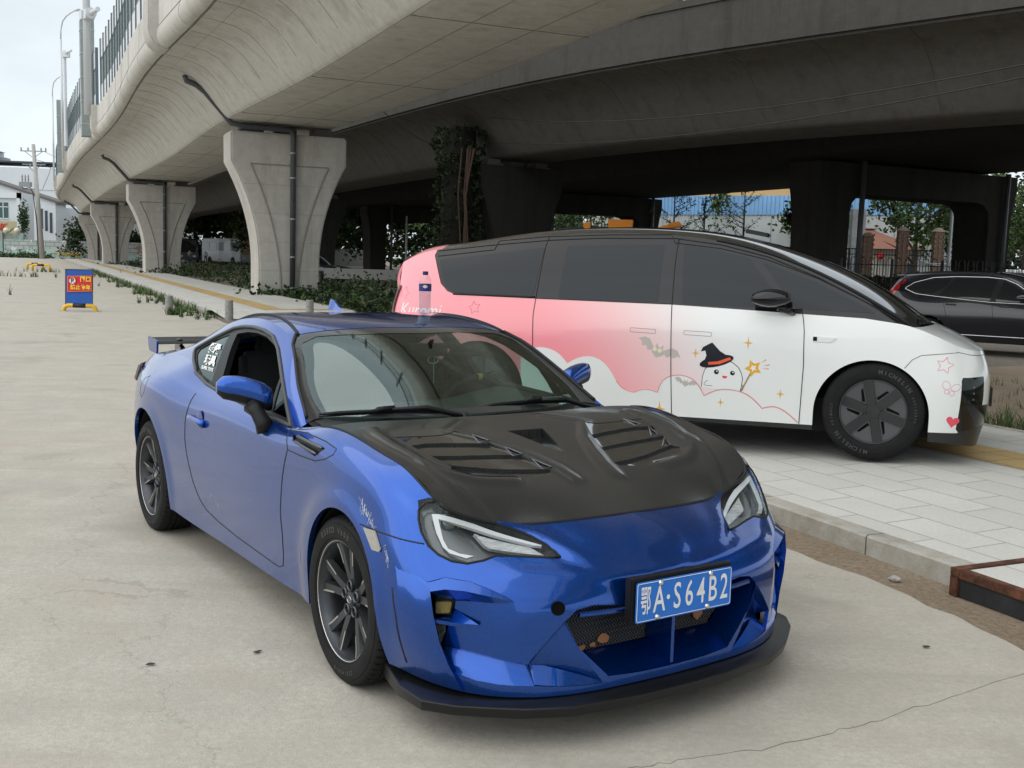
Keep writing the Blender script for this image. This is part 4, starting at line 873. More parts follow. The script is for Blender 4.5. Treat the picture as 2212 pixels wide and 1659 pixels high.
# phone number card and toll tag on the dash
pc=MB(); pc.box((-.67,.52,.922),(.035,.17,.03),rz=-.15); pco=pc.build('parking_number_bar',BLK,coupe,bevel=.012)
pt=MB(); text_add(pt,'13126924965',.028,Matrix.Translation((-.651,.523,.9245))@Matrix.Rotation(-.15,4,'Z')@Matrix.Rotation(math.pi/2,4,'Z')@Matrix.Rotation(math.pi/2-.5,4,'X'),.0004); pt.build('bar_digits',mat('pale_digits',(.5,.55,.52),.5),pco)
tt=MB(); tt.box((-.50,.12,.918),(.03,.17,.006),rz=.1,ry=.3); tt.build('paper_card',mat('pale_card',(.5,.55,.52),.6,noise=(90,.5,2)),coupe,bevel=.002)
# rear quarter decal
QM_=[Vector(p) for p in SK.trace([(-1.972,.70,1.040),(-1.93,.70,1.04)],GD)]; zc=QM_[0]
nn=SK.normal_at(zc); fw=Vector((1,0,0)); fw=(fw-nn*nn.dot(fw)).normalized(); up=nn.cross(fw).normalized(); up=up if up.z>0 else -up
def decal(mb,body,x,y,size,bold,sx=1,space=1):
    def conv(V):
        out=[]
        for v in V:
            X=(x+v[0]*sx-(y+v[1])*.50); Y=y+v[1]; p=zc+fw*X+up*Y; h=SK.bv.ray_cast(p+nn*.2,-nn,.5); q=(h[0] if h[0] else p)+nn*-.004; out.append((q.x,-q.y,q.z))
        return out
    V,F=text_mesh(body,size,bold,0,space); mb.add(conv(V),F)
dc=MB(); decal(dc,'超級',-.012,.046,.060,.0028,1.7,.95); decal(dc,'玩具',-.012,-.022,.058,.0028,1.6,.95); decal(dc,'SUPER TOYS',-.014,-.066,.024,.0008,1.45)
dc.build('window_decal',mat('decal_white',(.85,.85,.85),.5),coupe)
# scuffs in the paint over the front wheel and on the corner
sc_=MB(); rs=np.random.RandomState(3)
def scuff(a,b,w,n,l):
    a,b=np.array(a),np.array(b)
    for _ in range(n):
        t=rs.rand(); p=a+(b-a)*t+np.array([rs.randn()*w,0,rs.randn()*w]); q=p+np.array([rs.randn()*l*.25,0,-abs(rs.randn())*l])
        P=SK.trace([tuple(p),tuple(q)],(.15,1,.1),False,.01,.0004); sc_.tube([(v.x,-v.y,v.z) for v in P],.0005+.0006*rs.rand(),3)
scuff((.15,.87,.745),(.285,.875,.665),.007,60,.016); scuff((.36,.865,.62),(.40,.87,.56),.004,22,.014); scuff((-1.45,.86,.40),(-1.42,.86,.39),.004,4,.01)
scuff((-1.55,.86,.42),(-1.50,.86,.41),.002,5,.008)
sc_.build('paint_scuffs',mat('scuff_grey',(.42,.46,.55),.6),coupe)
# bottle on the roof
bt=thing('water_bottle','clear plastic water bottle with a navy cap standing on the blue car roof','bottle',(0,0,0),0); 
_bp=coupe.matrix_basis@Vector((-1.5,.297,1.2885)); bt.location=_bp
prof=[(0,.004),(.02,.0),(.030,.003),(.0325,.012)]+[(.0325-.0022*(1 if i%2 else 0),.02+.012*i) for i in range(9)]+[(.0335,.128),(.0335,.160),(.031,.168),(.0325,.174),(.029,.190),(.018,.203),(.0135,.208),(.0135,.214)]
b=MB(); b.lathe(prof,28); b.build('bottle_body',thin_glass('clear_pet',(.90,.93,.94),1.5),bt,True)
b=MB(); b.lathe([(0,.003),(.029,.005),(.0305,.02),(.0305,.118),(0,.118)],24); b.build('water',thin_glass('water_fill',(.86,.90,.92),1.25),bt,True)
b=MB(); b.lathe([(.0152,.208),(.0152,.226),(.013,.228),(0,.228)],20); b.build('bottle_cap',mat('cap_navy',(.01,.02,.10),.4),bt,40)
b=MB(); b.lathe([(.0338,.122),(.0338,.162)],28); lb=b.build('bottle_label',mat('label_navy',(.01,.025,.17),.4),bt,True)
b=MB(); q=_bp; cd=(Vector((0,0,1.57))-_bp); cd.z=0; cd.normalize(); an=math.atan2(cd.y,cd.x)
for t0,t1,z0,z1 in ((-.42,.42,.136,.157),):
    V=[];F=[]
    for i in range(9):
        t=an+t0+(t1-t0)*i/8; c_=math.sin(math.pi*i/8); V+=[(.0343*math.cos(t),.0343*math.sin(t),.147-.009*c_),(.0343*math.cos(t),.0343*math.sin(t),.147+.009*c_)]
    for i in range(8): F.append((2*i,2*i+2,2*i+3,2*i+1))
    b.add(V,F)
b.build('label_badge',mat('badge_cream',(.75,.62,.45),.5),lb)
# ================= people carrier and SUV: shells from row tables
def shell(S_,H_,W_,nf=18,step=.05,bulge=.03):
    S_=np.array(S_); ts=chord(S_); tv=chord(np.swapaxes(S_,0,1)); G=ncs(ts,np.swapaxes(S_,0,1))(dens(ts,step)); G[:,:,1]=np.maximum(G[:,:,1],0)
    side=np.swapaxes(ncs(tv,np.swapaxes(G,0,1))(dens(tv,step*.8)),0,1); side=fair(side,2); side[0,:,1]=0; side[-1,:,1]=0
    def net(Q):
        Q=np.array(Q); a=chord(np.swapaxes(Q,0,1)); b=chord(Q); return np.swapaxes(ncs(b,np.swapaxes(ncs(a,Q)(dens(a,step)),0,1))(dens(b,step)),0,1)
    hood=net(H_); roof=fair(net(W_),2); e0=side[:,0]; r0=roof[:,0]; m=(e0[:,1]>.5); ex=e0[m]; o=np.argsort(ex[:,0]); ex=ex[o]
    be=np.stack([r0[:,0],np.interp(r0[:,0],ex[:,0],ex[:,1]),np.interp(r0[:,0],ex[:,0],ex[:,2])],1); k=np.linspace(0,1,nf)[None,:,None]
    fl=r0[:,None]*(1-k)+be[:,None]*k; hh=np.linalg.norm(r0-be,axis=1)[:,None]; fl[:,:,1]+=np.sin(np.pi*k[...,0])*bulge*hh
    # tail: last roof row down to the tail of the side net
    tl=roof[-1]; n=len(tl); q=e0[np.argmin(np.abs(e0[:,0]-r0[-1,0])+(e0[:,0]>-1)*9):]; cq=chord(q); qq=np.stack([np.interp(np.linspace(0,cq[-1],n),cq,q[:,i]) for i in range(3)],1)
    kk=np.linspace(0,1,12)[None,:,None]; tail=tl[:,None]*(1-kk)+qq[:,None]*kk; tail[:,:,0]-=.035*np.sin(np.pi*kk[...,0])
    return side,sym(hood),sym(roof),fl,tail
MP_S=[A('.79,0,.845 .76,.45,.845 .68,.75,.85 .55,.87,.885 .35,.91,.975 .1,.925,1.045 -.4,.93,1.075 -1.0,.935,1.10 -1.9,.935,1.12 -2.8,.93,1.125 -3.4,.915,1.13 -3.8,.88,1.14 -4.0,.78,1.15 -4.06,.4,1.15 -4.08,0,1.15'),
A('.84,0,.72 .81,.45,.72 .74,.77,.73 .60,.90,.76 .35,.945,.86 .1,.955,.93 -.4,.96,.94 -1,.965,.95 -1.9,.965,.95 -2.8,.965,.95 -3.4,.955,.95 -3.8,.92,.96 -4.03,.80,.97 -4.09,.4,.97 -4.11,0,.97'),
A('.86,0,.55 .83,.45,.55 .76,.79,.56 .62,.925,.58 .35,.97,.65 .1,.975,.68 -.4,.972,.68 -1,.97,.68 -1.9,.97,.68 -2.8,.975,.68 -3.4,.965,.68 -3.8,.93,.68 -4.04,.81,.68 -4.10,.4,.68 -4.12,0,.68'),
A('.85,0,.38 .82,.45,.38 .755,.79,.38 .615,.925,.40 .35,.975,.43 .1,.98,.43 -.4,.968,.43 -1,.965,.43 -1.9,.965,.43 -2.8,.97,.43 -3.4,.962,.43 -3.8,.925,.43 -4.03,.81,.43 -4.09,.4,.43 -4.11,0,.43'),
A('.80,0,.13 .77,.45,.13 .70,.78,.14 .585,.91,.165 .35,.965,.18 .1,.965,.19 -.4,.955,.2 -1,.955,.2 -1.9,.955,.2 -2.8,.958,.2 -3.4,.95,.2 -3.8,.90,.22 -4.0,.79,.25 -4.05,.4,.25 -4.07,0,.25')]
MP_H=[A('.55,.87,.885 .655,.77,.853 .735,.55,.846 .775,.3,.845 .79,0,.845'),A('.42,.895,.945 .49,.77,.938 .545,.55,.942 .58,.3,.945 .59,0,.947'),A('.24,.918,1.012 .29,.80,1.01 .36,.55,1.012 .41,.3,1.015 .43,0,1.017')]
MP_W=[A('.22,.905,1.025 .25,.80,1.02 .33,.55,1.022 .38,.3,1.024 .40,0,1.025'),A('-.08,.868,1.20 -.05,.76,1.225 .02,.5,1.245 .06,.25,1.25 .07,0,1.252'),A('-.45,.83,1.385 -.43,.72,1.41 -.37,.48,1.435 -.33,.24,1.443 -.32,0,1.445'),A('-.84,.795,1.53 -.83,.69,1.56 -.79,.46,1.585 -.77,.23,1.594 -.76,0,1.596'),A('-1.2,.775,1.615 -1.2,.66,1.65 -1.18,.44,1.675 -1.17,.22,1.684 -1.17,0,1.686'),A('-1.6,.762,1.66 -1.6,.66,1.69 -1.6,.44,1.715 -1.6,.22,1.727 -1.6,0,1.73'),A('-2.3,.76,1.66 -2.3,.66,1.69 -2.3,.44,1.715 -2.3,.22,1.727 -2.3,0,1.73'),A('-3.0,.758,1.595 -3.0,.66,1.625 -3.0,.44,1.65 -3.0,.22,1.66 -3.0,0,1.663'),A('-3.55,.76,1.51 -3.55,.66,1.54 -3.55,.44,1.56 -3.56,.22,1.57 -3.56,0,1.573'),A('-3.85,.755,1.44 -3.86,.66,1.47 -3.89,.44,1.49 -3.90,.22,1.495 -3.90,0,1.497'),A('-3.97,.74,1.38 -3.985,.66,1.40 -4.01,.44,1.415 -4.02,.22,1.42 -4.02,0,1.42')]
mside,mhood,mroof,mflank,mtail=shell(MP_S,MP_H,MP_W)
def add_skin(parts):
    v=[];f=[]
    for G,ref,d in parts:
        f+=gridO(G,np.array(ref,float),d,len(v)); v+=[tuple(p) for p in G.reshape(-1,3)]
    return Skin(v,f)
MS=add_skin([(mside,(-2,.97,.7),(0,1,0)),(mflank,(-2,.9,1.4),(0,1,0)),(mtail,(-4.05,.3,1.3),(-1,0,0))]); MR=add_skin([(mroof,(-2,.1,1.7),(0,0,1))]); MH=add_skin([(mhood,(.6,.1,.95),(0,0,1))])
mpv=thing('people_carrier','large people carrier wrapped pink to white with bats, clouds and a ghost, black roof','people carrier',(3.0136,8.7949,.1726),-.33214)
def side3(s): return np.array([[float(q.split(',')[0]),.96,float(q.split(',')[1])] for q in s.split()])
SD=(0,1,.02)
MS.cut(side3('-3.64,1.52 -3.655,1.47 -3.60,1.34 -3.55,1.22 -3.48,1.155 -3.40,1.125 -2.68,1.117 -1.56,1.112 -.91,1.092 -.55,1.080 -.1,1.066 .16,1.035 .40,.985 .7,1.3 -.2,1.9 -3.5,1.9'),(0,1,.12),1,keep={0})
MWN=[side3('-3.60,1.43 -2.655,1.555 -2.70,1.152 -3.42,1.146 -3.50,1.19'),side3('-2.46,1.575 -1.655,1.60 -1.665,1.128 -2.49,1.128'),side3('-1.50,1.60 -1.28,1.575 -.98,1.505 -.79,1.26 -.66,1.118 -1.47,1.122'),side3('-.88,1.475 -.45,1.325 -.10,1.155 -.02,1.110 -.60,1.118 -.70,1.24')]
for i,P in enumerate(MWN): MS.cut(rnd_poly(P,.02,3),(0,1,.12),2+i,keep={1})
MS.cut(circ(-.02,.345,.412,.97,-.1,fx=1.0),(0,1,0),9,keep={0}); MS.cut(circ(-3.16,.345,.40,.97,-.1,fx=1.0),(0,1,0),9,keep={0})
MS.cut(side3('-3.1,.10 .45,.10 .45,.232 -.45,.238 -1.5,.228 -3.2,.222'),(0,1,0),6,keep={0})
MS.cut(side3('.30,.05 .95,.05 .95,.30 .635,.262 .60,.25 .38,.248 .30,.235'),(.3,1,0),6,keep={0})
LP=A('.655,.905,.66 .62,.93,.66 .61,.935,.64 .60,.94,.28 .62,.93,.255 .75,.80,.20 .85,.50,.18 .86,.50,.45 .765,.79,.455 .775,.785,.50 .775,.78,.655 .765,.79,.668'); MS.cut(LP,(.75,.66,0),7,keep={0})
MS.cut(A('.655,.905,.655 .625,.928,.655 .615,.933,.64 .612,.935,.455 .765,.79,.458 .772,.785,.64 .76,.795,.66'),(.75,.66,0),8,keep={7})
_arcs=['-2.78,.62 -2.70,.70 -2.58,.72 -2.46,.68 -2.38,.60','-2.38,.60 -2.28,.655 -2.16,.665 -2.06,.61 -1.98,.50','-1.98,.50 -1.91,.425 -1.82,.40','-1.82,.40 -1.73,.43 -1.63,.41','-1.63,.41 -1.59,.51 -1.47,.56 -1.35,.53 -1.26,.41','-1.26,.41 -1.16,.46 -1.05,.47 -.95,.45 -.87,.40 -.81,.34','-.81,.34 -.73,.36 -.64,.33 -.54,.25']
def _arc(s):
    P=np.array([[float(v) for v in q.split(',')] for q in s.split()]); t=chord(P); return ncs(t,P)(np.linspace(0,t[-1],11)[:-1])
_cl=np.vstack([_arc(a) for a in _arcs]+[[[-.54,.25]]]); CLD='-2.78,.20 '+' '.join('%.4f,%.4f'%tuple(q) for q in _cl)+' -.54,.2'
MS.cut(side3(CLD),(0,1,0),10,keep={0})
def wrap_paint():
    m=mat('printed_wrap',(.8,.8,.8),.28,0,.9,coatr=.04); t=m.node_tree; b=t.nodes['Principled BSDF']; tc=t.nodes.new('ShaderNodeTexCoord'); sx=t.nodes.new('ShaderNodeSeparateXYZ'); t.links.new(tc.outputs['Object'],sx.inputs[0])
    a=t.nodes.new('ShaderNodeMath'); a.operation='MULTIPLY_ADD'; a.inputs[1].default_value=.55; t.links.new(sx.outputs[2],a.inputs[0]); t.links.new(sx.outputs[0],a.inputs[2])
    r=t.nodes.new('ShaderNodeMapRange'); r.interpolation_type='SMOOTHSTEP'; r.inputs[1].default_value=-2.75+.5; r.inputs[2].default_value=-1.05+.5; t.links.new(a.outputs[0],r.inputs[0])
    cr=t.nodes.new('ShaderNodeValToRGB'); e=cr.color_ramp.elements; e[0].position=0; e[0].color=(.93,.30,.345,1); e[1].position=1; e[1].color=(.79,.81,.80,1); q=e.new(.45); q.color=(.88,.50,.51,1)
    t.links.new(r.outputs[0],cr.inputs[0]); t.links.new(cr.outputs[0],b.inputs['Base Color']); return m
WRAP=wrap_paint(); WHP=mat('white_paint',(.79,.81,.80),.28,0,.9,coatr=.03,noise=(1.2,.03,3)); PIANO=mat('piano_black',(.008,.008,.010),.05,coat=.35,spec=.35); MPG=mat('dark_privacy_glass',(.022,.026,.032),.03,spec=.35,bump=(1.1,.0012,(1,.2,3)))
LCH=mat('matt_black_cladding',(.016,.017,.018),.4,coat=.2)
sk_obj('body',both(sk_data(MS,0,walls=.02)),WRAP,mpv); [sk_obj('cloud_print',[D],WHP,mpv) for D in both(sk_data(MS,10,push=.0005))]
sk_obj('bonnet',[sk_data(MH,0,walls=.01)],WHP,mpv)
_rl=[sk_data(MR,0,filt=lambda c:c.x>-3.58)]; sk_obj('roof',_rl,mat('black_roof',(.012,.012,.012),.12,coat=1.,bump=None),mpv); sk_obj('tail_roof',[sk_data(MR,0,filt=lambda c:c.x<=-3.58)],WRAP,mpv)
for sg,fl in ((-1,flip_data),(1,lambda D:D)):
    wb=sk_obj('window_band',[fl(sk_data(MS,1,push=-.001,walls=.01))],PIANO,mpv)
    for i in range(4): sk_obj('window',[fl(sk_data(MS,2+i,push=.0015,walls=.006))],MPG,mpv)
    sk_obj('sill_cladding',[fl(sk_data(MS,6,walls=.02))],LCH,mpv); sk_obj('corner_trim',[fl(sk_data(MS,7,push=-.002,walls=.02))],PIANO,mpv)
    lm=sk_obj('headlight',[fl(sk_data(MS,8,push=.0))],thin_glass('smoked_lens',(.42,.42,.42),1.5),mpv)
    sk_obj('lamp_core',[fl(sk_data(MS,8,push=-.06,walls=-1))],mat('lamp_core_dark',(.04,.04,.042),.35,.5,bump=(30,.02)),lm)
    lb=MB()
    for z in (.50,.545,.59): lb.box((.655,.84*sg,z),(.02,.10,.022),rz=-.8*sg)
    lb.build('led_module',mat('led_module',(.35,.36,.38),.2,.8),lm,bevel=.004)
    # mirror
    mb=MB(); ring=[];n=10
    for i,x in enumerate(np.linspace(-.915,-.635,n)):
        u=i/(n-1); s=math.sin(math.pi*(u*.86+.07))**.55; s2=(.55+.45*s); ring.append([(x,(1.075+.085*s2*math.cos(t))*sg,1.183+.075*s*math.copysign(abs(math.sin(t))**.8,math.sin(t))*(1 if math.sin(t)>0 else .85)+.01*u) for t in np.linspace(0,2*math.pi,18,endpoint=False)])
    V=[p for r in ring for p in r]; F=[(i*18+k,i*18+(k+1)%18,(i+1)*18+(k+1)%18,(i+1)*18+k) for i in range(n-1) for k in range(18)]+[tuple(range(18)),tuple((n-1)*18+k for k in range(18))]
    mo=obj('door_mirror',V,F,PIANO,mpv,True)
    mb.tube([(-.62,.93*sg,1.085),(-.66,.98*sg,1.10),(-.72,1.03*sg,1.125)],[.03,.026,.03],8); mb.box((-.64,.935*sg,1.10),(.16,.03,.03)); mb.build('mirror_arm',PIANO,mo,True)
    # handles, camera pod
    hb=MB()
    for P in (('-1.87,.915 -1.665,.91 -1.665,.878 -1.87,.883'),('-1.44,.912 -1.225,.908 -1.225,.876 -1.44,.880')):
        q=[MS.trace([p],(0,1,0))[0] for p in rnd_poly(side3(P),.008,2)]; hb.tube([(p.x,(p.y+.0005)*sg,p.z) for p in q],.0018,4,closed=True)
    hb.build('flush_handle',mat('handle_line',(.25,.2,.2),.5),mpv)
    c=MS.trace([(-.38,.96,.895)],SD)[0]; cp=MB(); cp.prism([(c.x+x,(c.y-.004)*sg,c.z+z) for x,z in rnd_poly([(-.085,-.02),(-.085,.022),(.09,.016),(.05,-.022)],.012,3)],(0,.014*sg,0)); cpo=cp.build('camera_pod',WHP,mpv,bevel=.003)
    cl=MB(); cl.box((c.x-.066,(c.y+.009)*sg,c.z+.001),(.03,.006,.032)); cl.build('camera_lens',PIANO,cpo,bevel=.002)
# seams
g=MB()
def mline(s,r=.0035,closed=False,lift=.0006,m=g):
    P=[tuple(p) for p in MS.trace(side3(s),(0,1,.02),closed,.04,lift)]
    for sg in (1,-1): m.tube([(x,y*sg,z) for x,y,z in P],r,5,closed=closed)
mline('-2.63,1.635 -2.65,1.55 -2.68,1.12 -2.69,.98 -2.68,.70 -2.60,.50'); mline('-1.545,1.675 -1.555,1.46 -1.55,1.11 -1.53,.60 -1.51,.23'); mline('-.56,1.12 -.54,1.03 -.53,.95 -.52,.69 -.53,.24')
mline('-3.63,1.525 -3.2,1.575 -2.65,1.63 -2.1,1.655 -1.57,1.665 -1.2,1.625 -.84,1.54 -.45,1.395 -.1,1.23 .15,1.09',.004); mline('-3.62,1.49 -3.18,1.545 -2.63,1.60 -2.2,1.625 -1.57,1.635 -1.2,1.59 -.84,1.505 -.45,1.355 -.1,1.185 .02,1.12',.004)
mline('-2.68,1.118 -1.55,1.113',.003); mline('-3.42,1.128 -2.69,1.128',.009)
mline('.20,.71 .25,.775 .31,.81 .56,.84',.0022)
g.tube([Vector((x,y,z)) for x,y,z in [tuple(p) for p in MS.trace(A('.55,.88,.842 .66,.83,.822 .75,.75,.815 .83,.45,.81 .86,0,.81'),(.8,.6,0),False,.04,.0006)]],.0022,5); g.tube([Vector((x,-y,z)) for x,y,z in [tuple(p) for p in MS.trace(A('.55,.88,.842 .66,.83,.822 .75,.75,.815 .83,.45,.81 .86,0,.81'),(.8,.6,0),False,.04,.0006)]],.0022,5)
for sg in (1,-1): g.tube([(p[0],p[1]*sg,p[2]+.004) for p in mroof[:,0] if p[0]>-1.25],.012,6)
g.build('panel_gaps',MATS['gap_black'],mpv,True)
fr=MB(); fr.box((.865,0,.46),(.02,.46,.15)); fr.build('front_plate_holder',PIANO,mpv,bevel=.004)
wp=MB(); wp.tube([(.30,-.62,1.055),(.24,-.30,1.09),(.22,-.05,1.10)],[.01,.012,.006],6); wp.tube([(.36,-.55,1.03),(.30,-.45,1.075),(.26,-.35,1.09)],.010,6); wp.build('wiper',BLK,mpv,True)
rp=MB(); rp.box((-1.02,0,1.708),(.20,.26,.035),ry=.18); rp.build('roof_sensor',PIANO,mpv,bevel=.012)
tlm=MB(); tlm.tube([tuple(p) for p in MS.trace(A('-3.99,.84,1.18 -4.04,.82,1.0 -4.045,.815,.80'),(-.7,.7,0),False,.04,.004)],.018,6); tlm.tube([(x,-y,z) for x,y,z in [tuple(p) for p in MS.trace(A('-3.99,.84,1.18 -4.04,.82,1.0 -4.045,.815,.80'),(-.7,.7,0),False,.04,.004)]],.018,6); tlm.build('tail_light',mat('tail_dark_red',(.10,.02,.02),.2,coat=1.),mpv,True)
ub=MB(); ub.box((-1.6,0,.30),(4.6,1.5,.25)); 
for cx,R in ((-.02,.425),(-3.16,.415)):
    for sg in (1,-1):
        V=[];F=[];n=24
        for i in range(n+1):
            t=-.3+(math.pi+.6)*i/n; V+=[(cx+R*math.cos(t),.94*sg,.345+R*math.sin(t)),(cx+R*math.cos(t),.62*sg,.345+R*math.sin(t))]
        for i in range(n): F.append((2*i,2*i+1,2*i+3,2*i+2))
        V.append((cx,.62*sg,.345)); F+=[(2*i+1,2*i+3,len(V)-1) for i in range(n)]; ub.add(V,F)
ub.build('underbody',MATS['underbody_black'],mpv,40)
# prints on the near flank
def flat_print(name,polys,m,lift=.0016,line=0):
    mb=MB()
    for P in polys:
        Q=[MS.trace([(p[0],.96,p[1])],(0,1,0))[0] for p in P]; Q=[Vector((q.x,-(q.y+lift),q.z)) for q in Q]
        if line: mb.tube(Q,line,4,closed=(line>0 and np.linalg.norm(np.array(P[0])-np.array(P[-1]))<1e-6) )
        else: mb.add(Q,[tuple(range(len(Q)))])
    return mb.build(name,m,mpv)
def star(cx,cz,r,n=5,k=.45,rot=math.pi/2): return [(cx+(r if i%2==0 else r*k)*math.cos(rot+math.pi*i/n),cz+(r if i%2==0 else r*k)*math.sin(rot+math.pi*i/n)) for i in range(2*n)]
def spark(cx,cz,r):
    out=[]
    for i in range(4):
        a=math.pi/2*i; out.append((cx+r*(.8 if i%2==0 else 1)*math.cos(a),cz+r*math.sin(a)*(1.0))); 
        for w in (.35,.5,.65): b=a+math.pi/2*w; rr=r*.17*(1.25 if w!=.5 else 1); out.append((cx+rr*math.cos(b),cz+rr*math.sin(b)))
    return out
GOLD=mat('print_gold',(.80,.42,.02),.35,coat=.8); PLN=mat('print_pink_line',(.72,.30,.32),.35,coat=.8); GRY=mat('print_grey',(.50,.46,.42),.35,coat=.8); PBK=mat('print_black',(.012,.012,.014),.35,coat=.8); ORG=mat('print_orange',(.85,.12,.05),.35,coat=.8); CRM=mat('print_red',(.78,.07,.12),.35,coat=.8)
flat_print('printed_sparkle',[spark(-1.34,.74,.042),spark(-.94,.84,.052),spark(-.68,.46,.043),spark(-1.13,.365,.038),spark(-1.61,.28,.068)],GOLD)
flat_print('cloud_outline',[[(float(a.split(',')[0]),float(a.split(',')[1])) for a in CLD.split()[22:-1]]],PLN,line=.0065,lift=-.002)
def bat(cx,cz,s,fl=1,rot=-.2):
    P=[(-1,.25),(-.75,.42),(-.5,.40),(-.3,.18),(-.16,.10),(-.15,.36),(-.06,.2),(.06,.2),(.15,.36),(.16,.10),(.3,.18),(.5,.36),(.78,.34),(1,.1),(.84,.12),(.72,-.04),(.58,.06),(.44,-.10),(.3,.0),(.2,-.12),(0,-.26),(-.2,-.12),(-.3,.0),(-.44,-.08),(-.56,.1),(-.72,.02),(-.82,.2)]
    c,s_=math.cos(rot),math.sin(rot); return [(cx+s*(x*c-y*s_),cz+s*(x*s_+y*c)) for x,y in P]
flat_print('printed_bat',[bat(-1.64,.735,.185,rot=-.32),bat(-1.41,.495,.095,rot=-.15),bat(-2.50,.50,.10,rot=.1)],GRY)
flat_print('bat_eyes',[[(cx+.018*math.cos(t),cz+.018*math.sin(t)) for t in np.linspace(0,2*math.pi,13)[:-1]] for cx,cz in ((-1.665,.755),(-1.625,.745))],mat('print_cream',(.75,.68,.5),.35),lift=.0022)
# ghost with a witch's hat and a star wand
gh=[(-1.283,.475),(-1.278,.56),(-1.262,.615),(-1.22,.66),(-1.16,.69),(-1.10,.695),(-1.05,.68),(-1.005,.645),(-.98,.60),(-.97,.56),(-.975,.50),(-.985,.455)]
flat_print('ghost_body',[gh+[(-1.05,.47),(-1.16,.465)]],WHP,lift=.0018); flat_print('ghost_outline',[gh,[(-1.235,.535),(-1.26,.515),(-1.265,.50),(-1.245,.49),(-1.20,.492)],[(-.975,.51),(-.96,.50),(-.965,.475),(-.985,.47)]],PBK,line=.0035,lift=.0)
ell=lambda cx,cz,a,b,r=0,n=16:[(cx+a*math.cos(t)*math.cos(r)-b*math.sin(t)*math.sin(r),cz+a*math.cos(t)*math.sin(r)+b*math.sin(t)*math.cos(r)) for t in np.linspace(0,2*math.pi,n+1)[:-1]]
flat_print('ghost_face',[ell(-1.172,.602,.019,.019),ell(-1.048,.600,.018,.018)],PBK,lift=.0026); flat_print('ghost_eye_glint',[ell(-1.168,.608,.006,.006,n=8),ell(-1.044,.606,.006,.006,n=8)],WHP,lift=.0034); flat_print('ghost_mouth',[[(-1.128,.575),(-1.085,.573),(-1.09,.56),(-1.106,.552),(-1.122,.56)]],CRM,lift=.0026)
flat_print('witch_hat',[ell(-1.175,.685,.135,.042,.27,24),[(-1.275,.67),(-1.255,.725),(-1.265,.765),(-1.30,.755),(-1.285,.79),(-1.215,.83),(-1.185,.80),(-1.15,.765),(-1.115,.745),(-1.06,.715),(-1.09,.70),(-1.2,.66)]],PBK,lift=.0022); flat_print('hat_band',[[(-1.24,.675),(-1.16,.686),(-1.075,.722),(-1.062,.705),(-1.15,.664),(-1.235,.655)]],ORG,lift=.0036)
flat_print('wand_stick',[[(-.985,.455),(-.975,.455),(-.905,.605),(-.915,.61)]],mat('print_brown',(.35,.22,.10),.4),lift=.0022); flat_print('wand_star',[star(-.892,.648,.068,5,.5,2.0)],GOLD,lift=.0022); flat_print('wand_star_core',[star(-.892,.648,.030,5,.5,2.0)],WHP,lift=.003)
flat_print('wand_rays',[[(-.835,.69),(-.80,.722),(-.795,.716)],[(-.825,.668),(-.772,.685),(-.770,.677)],[(-.83,.65),(-.775,.652),(-.776,.645)]],mat('print_copper',(.75,.25,.10),.4),lift=.002)
def heart(cx,cz,s,rot=0):
    P=[(16*math.sin(t)**3,13*math.cos(t)-5*math.cos(2*t)-2*math.cos(3*t)-math.cos(4*t)) for t in np.linspace(0,2*math.pi,29)[:-1]]; c,s_=math.cos(rot),math.sin(rot); return [(cx+s*(x*c-y*s_)/16,cz+s*(x*s_+y*c)/16) for x,y in P]
flat_print('printed_heart',[heart(.555,.335,.046,-.15)],CRM); 
flat_print('printed_star_outline',[star(.475,.745,.062,5,.5,1.35)+[star(.475,.745,.062,5,.5,1.35)[0]]],CRM,line=.0028,lift=0); flat_print('printed_star_pink',[q+[q[0]] for q in (star(-3.90,1.12,.058,5,.5,1.3),star(-3.215,1.02,.055,5,.5,1.8))],mat('print_deep_pink',(.70,.13,.17),.35,coat=.8),line=.0022,lift=0)
bf=[ell(.495,.60,.026,.032,.4)+[ell(.495,.60,.026,.032,.4)[0]],ell(.56,.585,.034,.024,.5)+[ell(.56,.585,.034,.024,.5)[0]],ell(.50,.555,.016,.016)+[ell(.50,.555,.016,.016)[0]],ell(.535,.545,.017,.020)+[ell(.535,.545,.017,.020)[0]]]
flat_print('printed_butterfly',bf,PLN,line=.0022,lift=0)
kt=MB()
V,F=text_mesh('Kuromi',.15,.001); kt.add([(lambda q:(q.x,-(q.y+.0018),q.z))(MS.trace([(-3.72+v[0]*.9+v[1]*.22,.96,.975+v[1])],(0,1,0))[0]) for v in V],F); kt.build('printed_lettering',WHT,mpv)
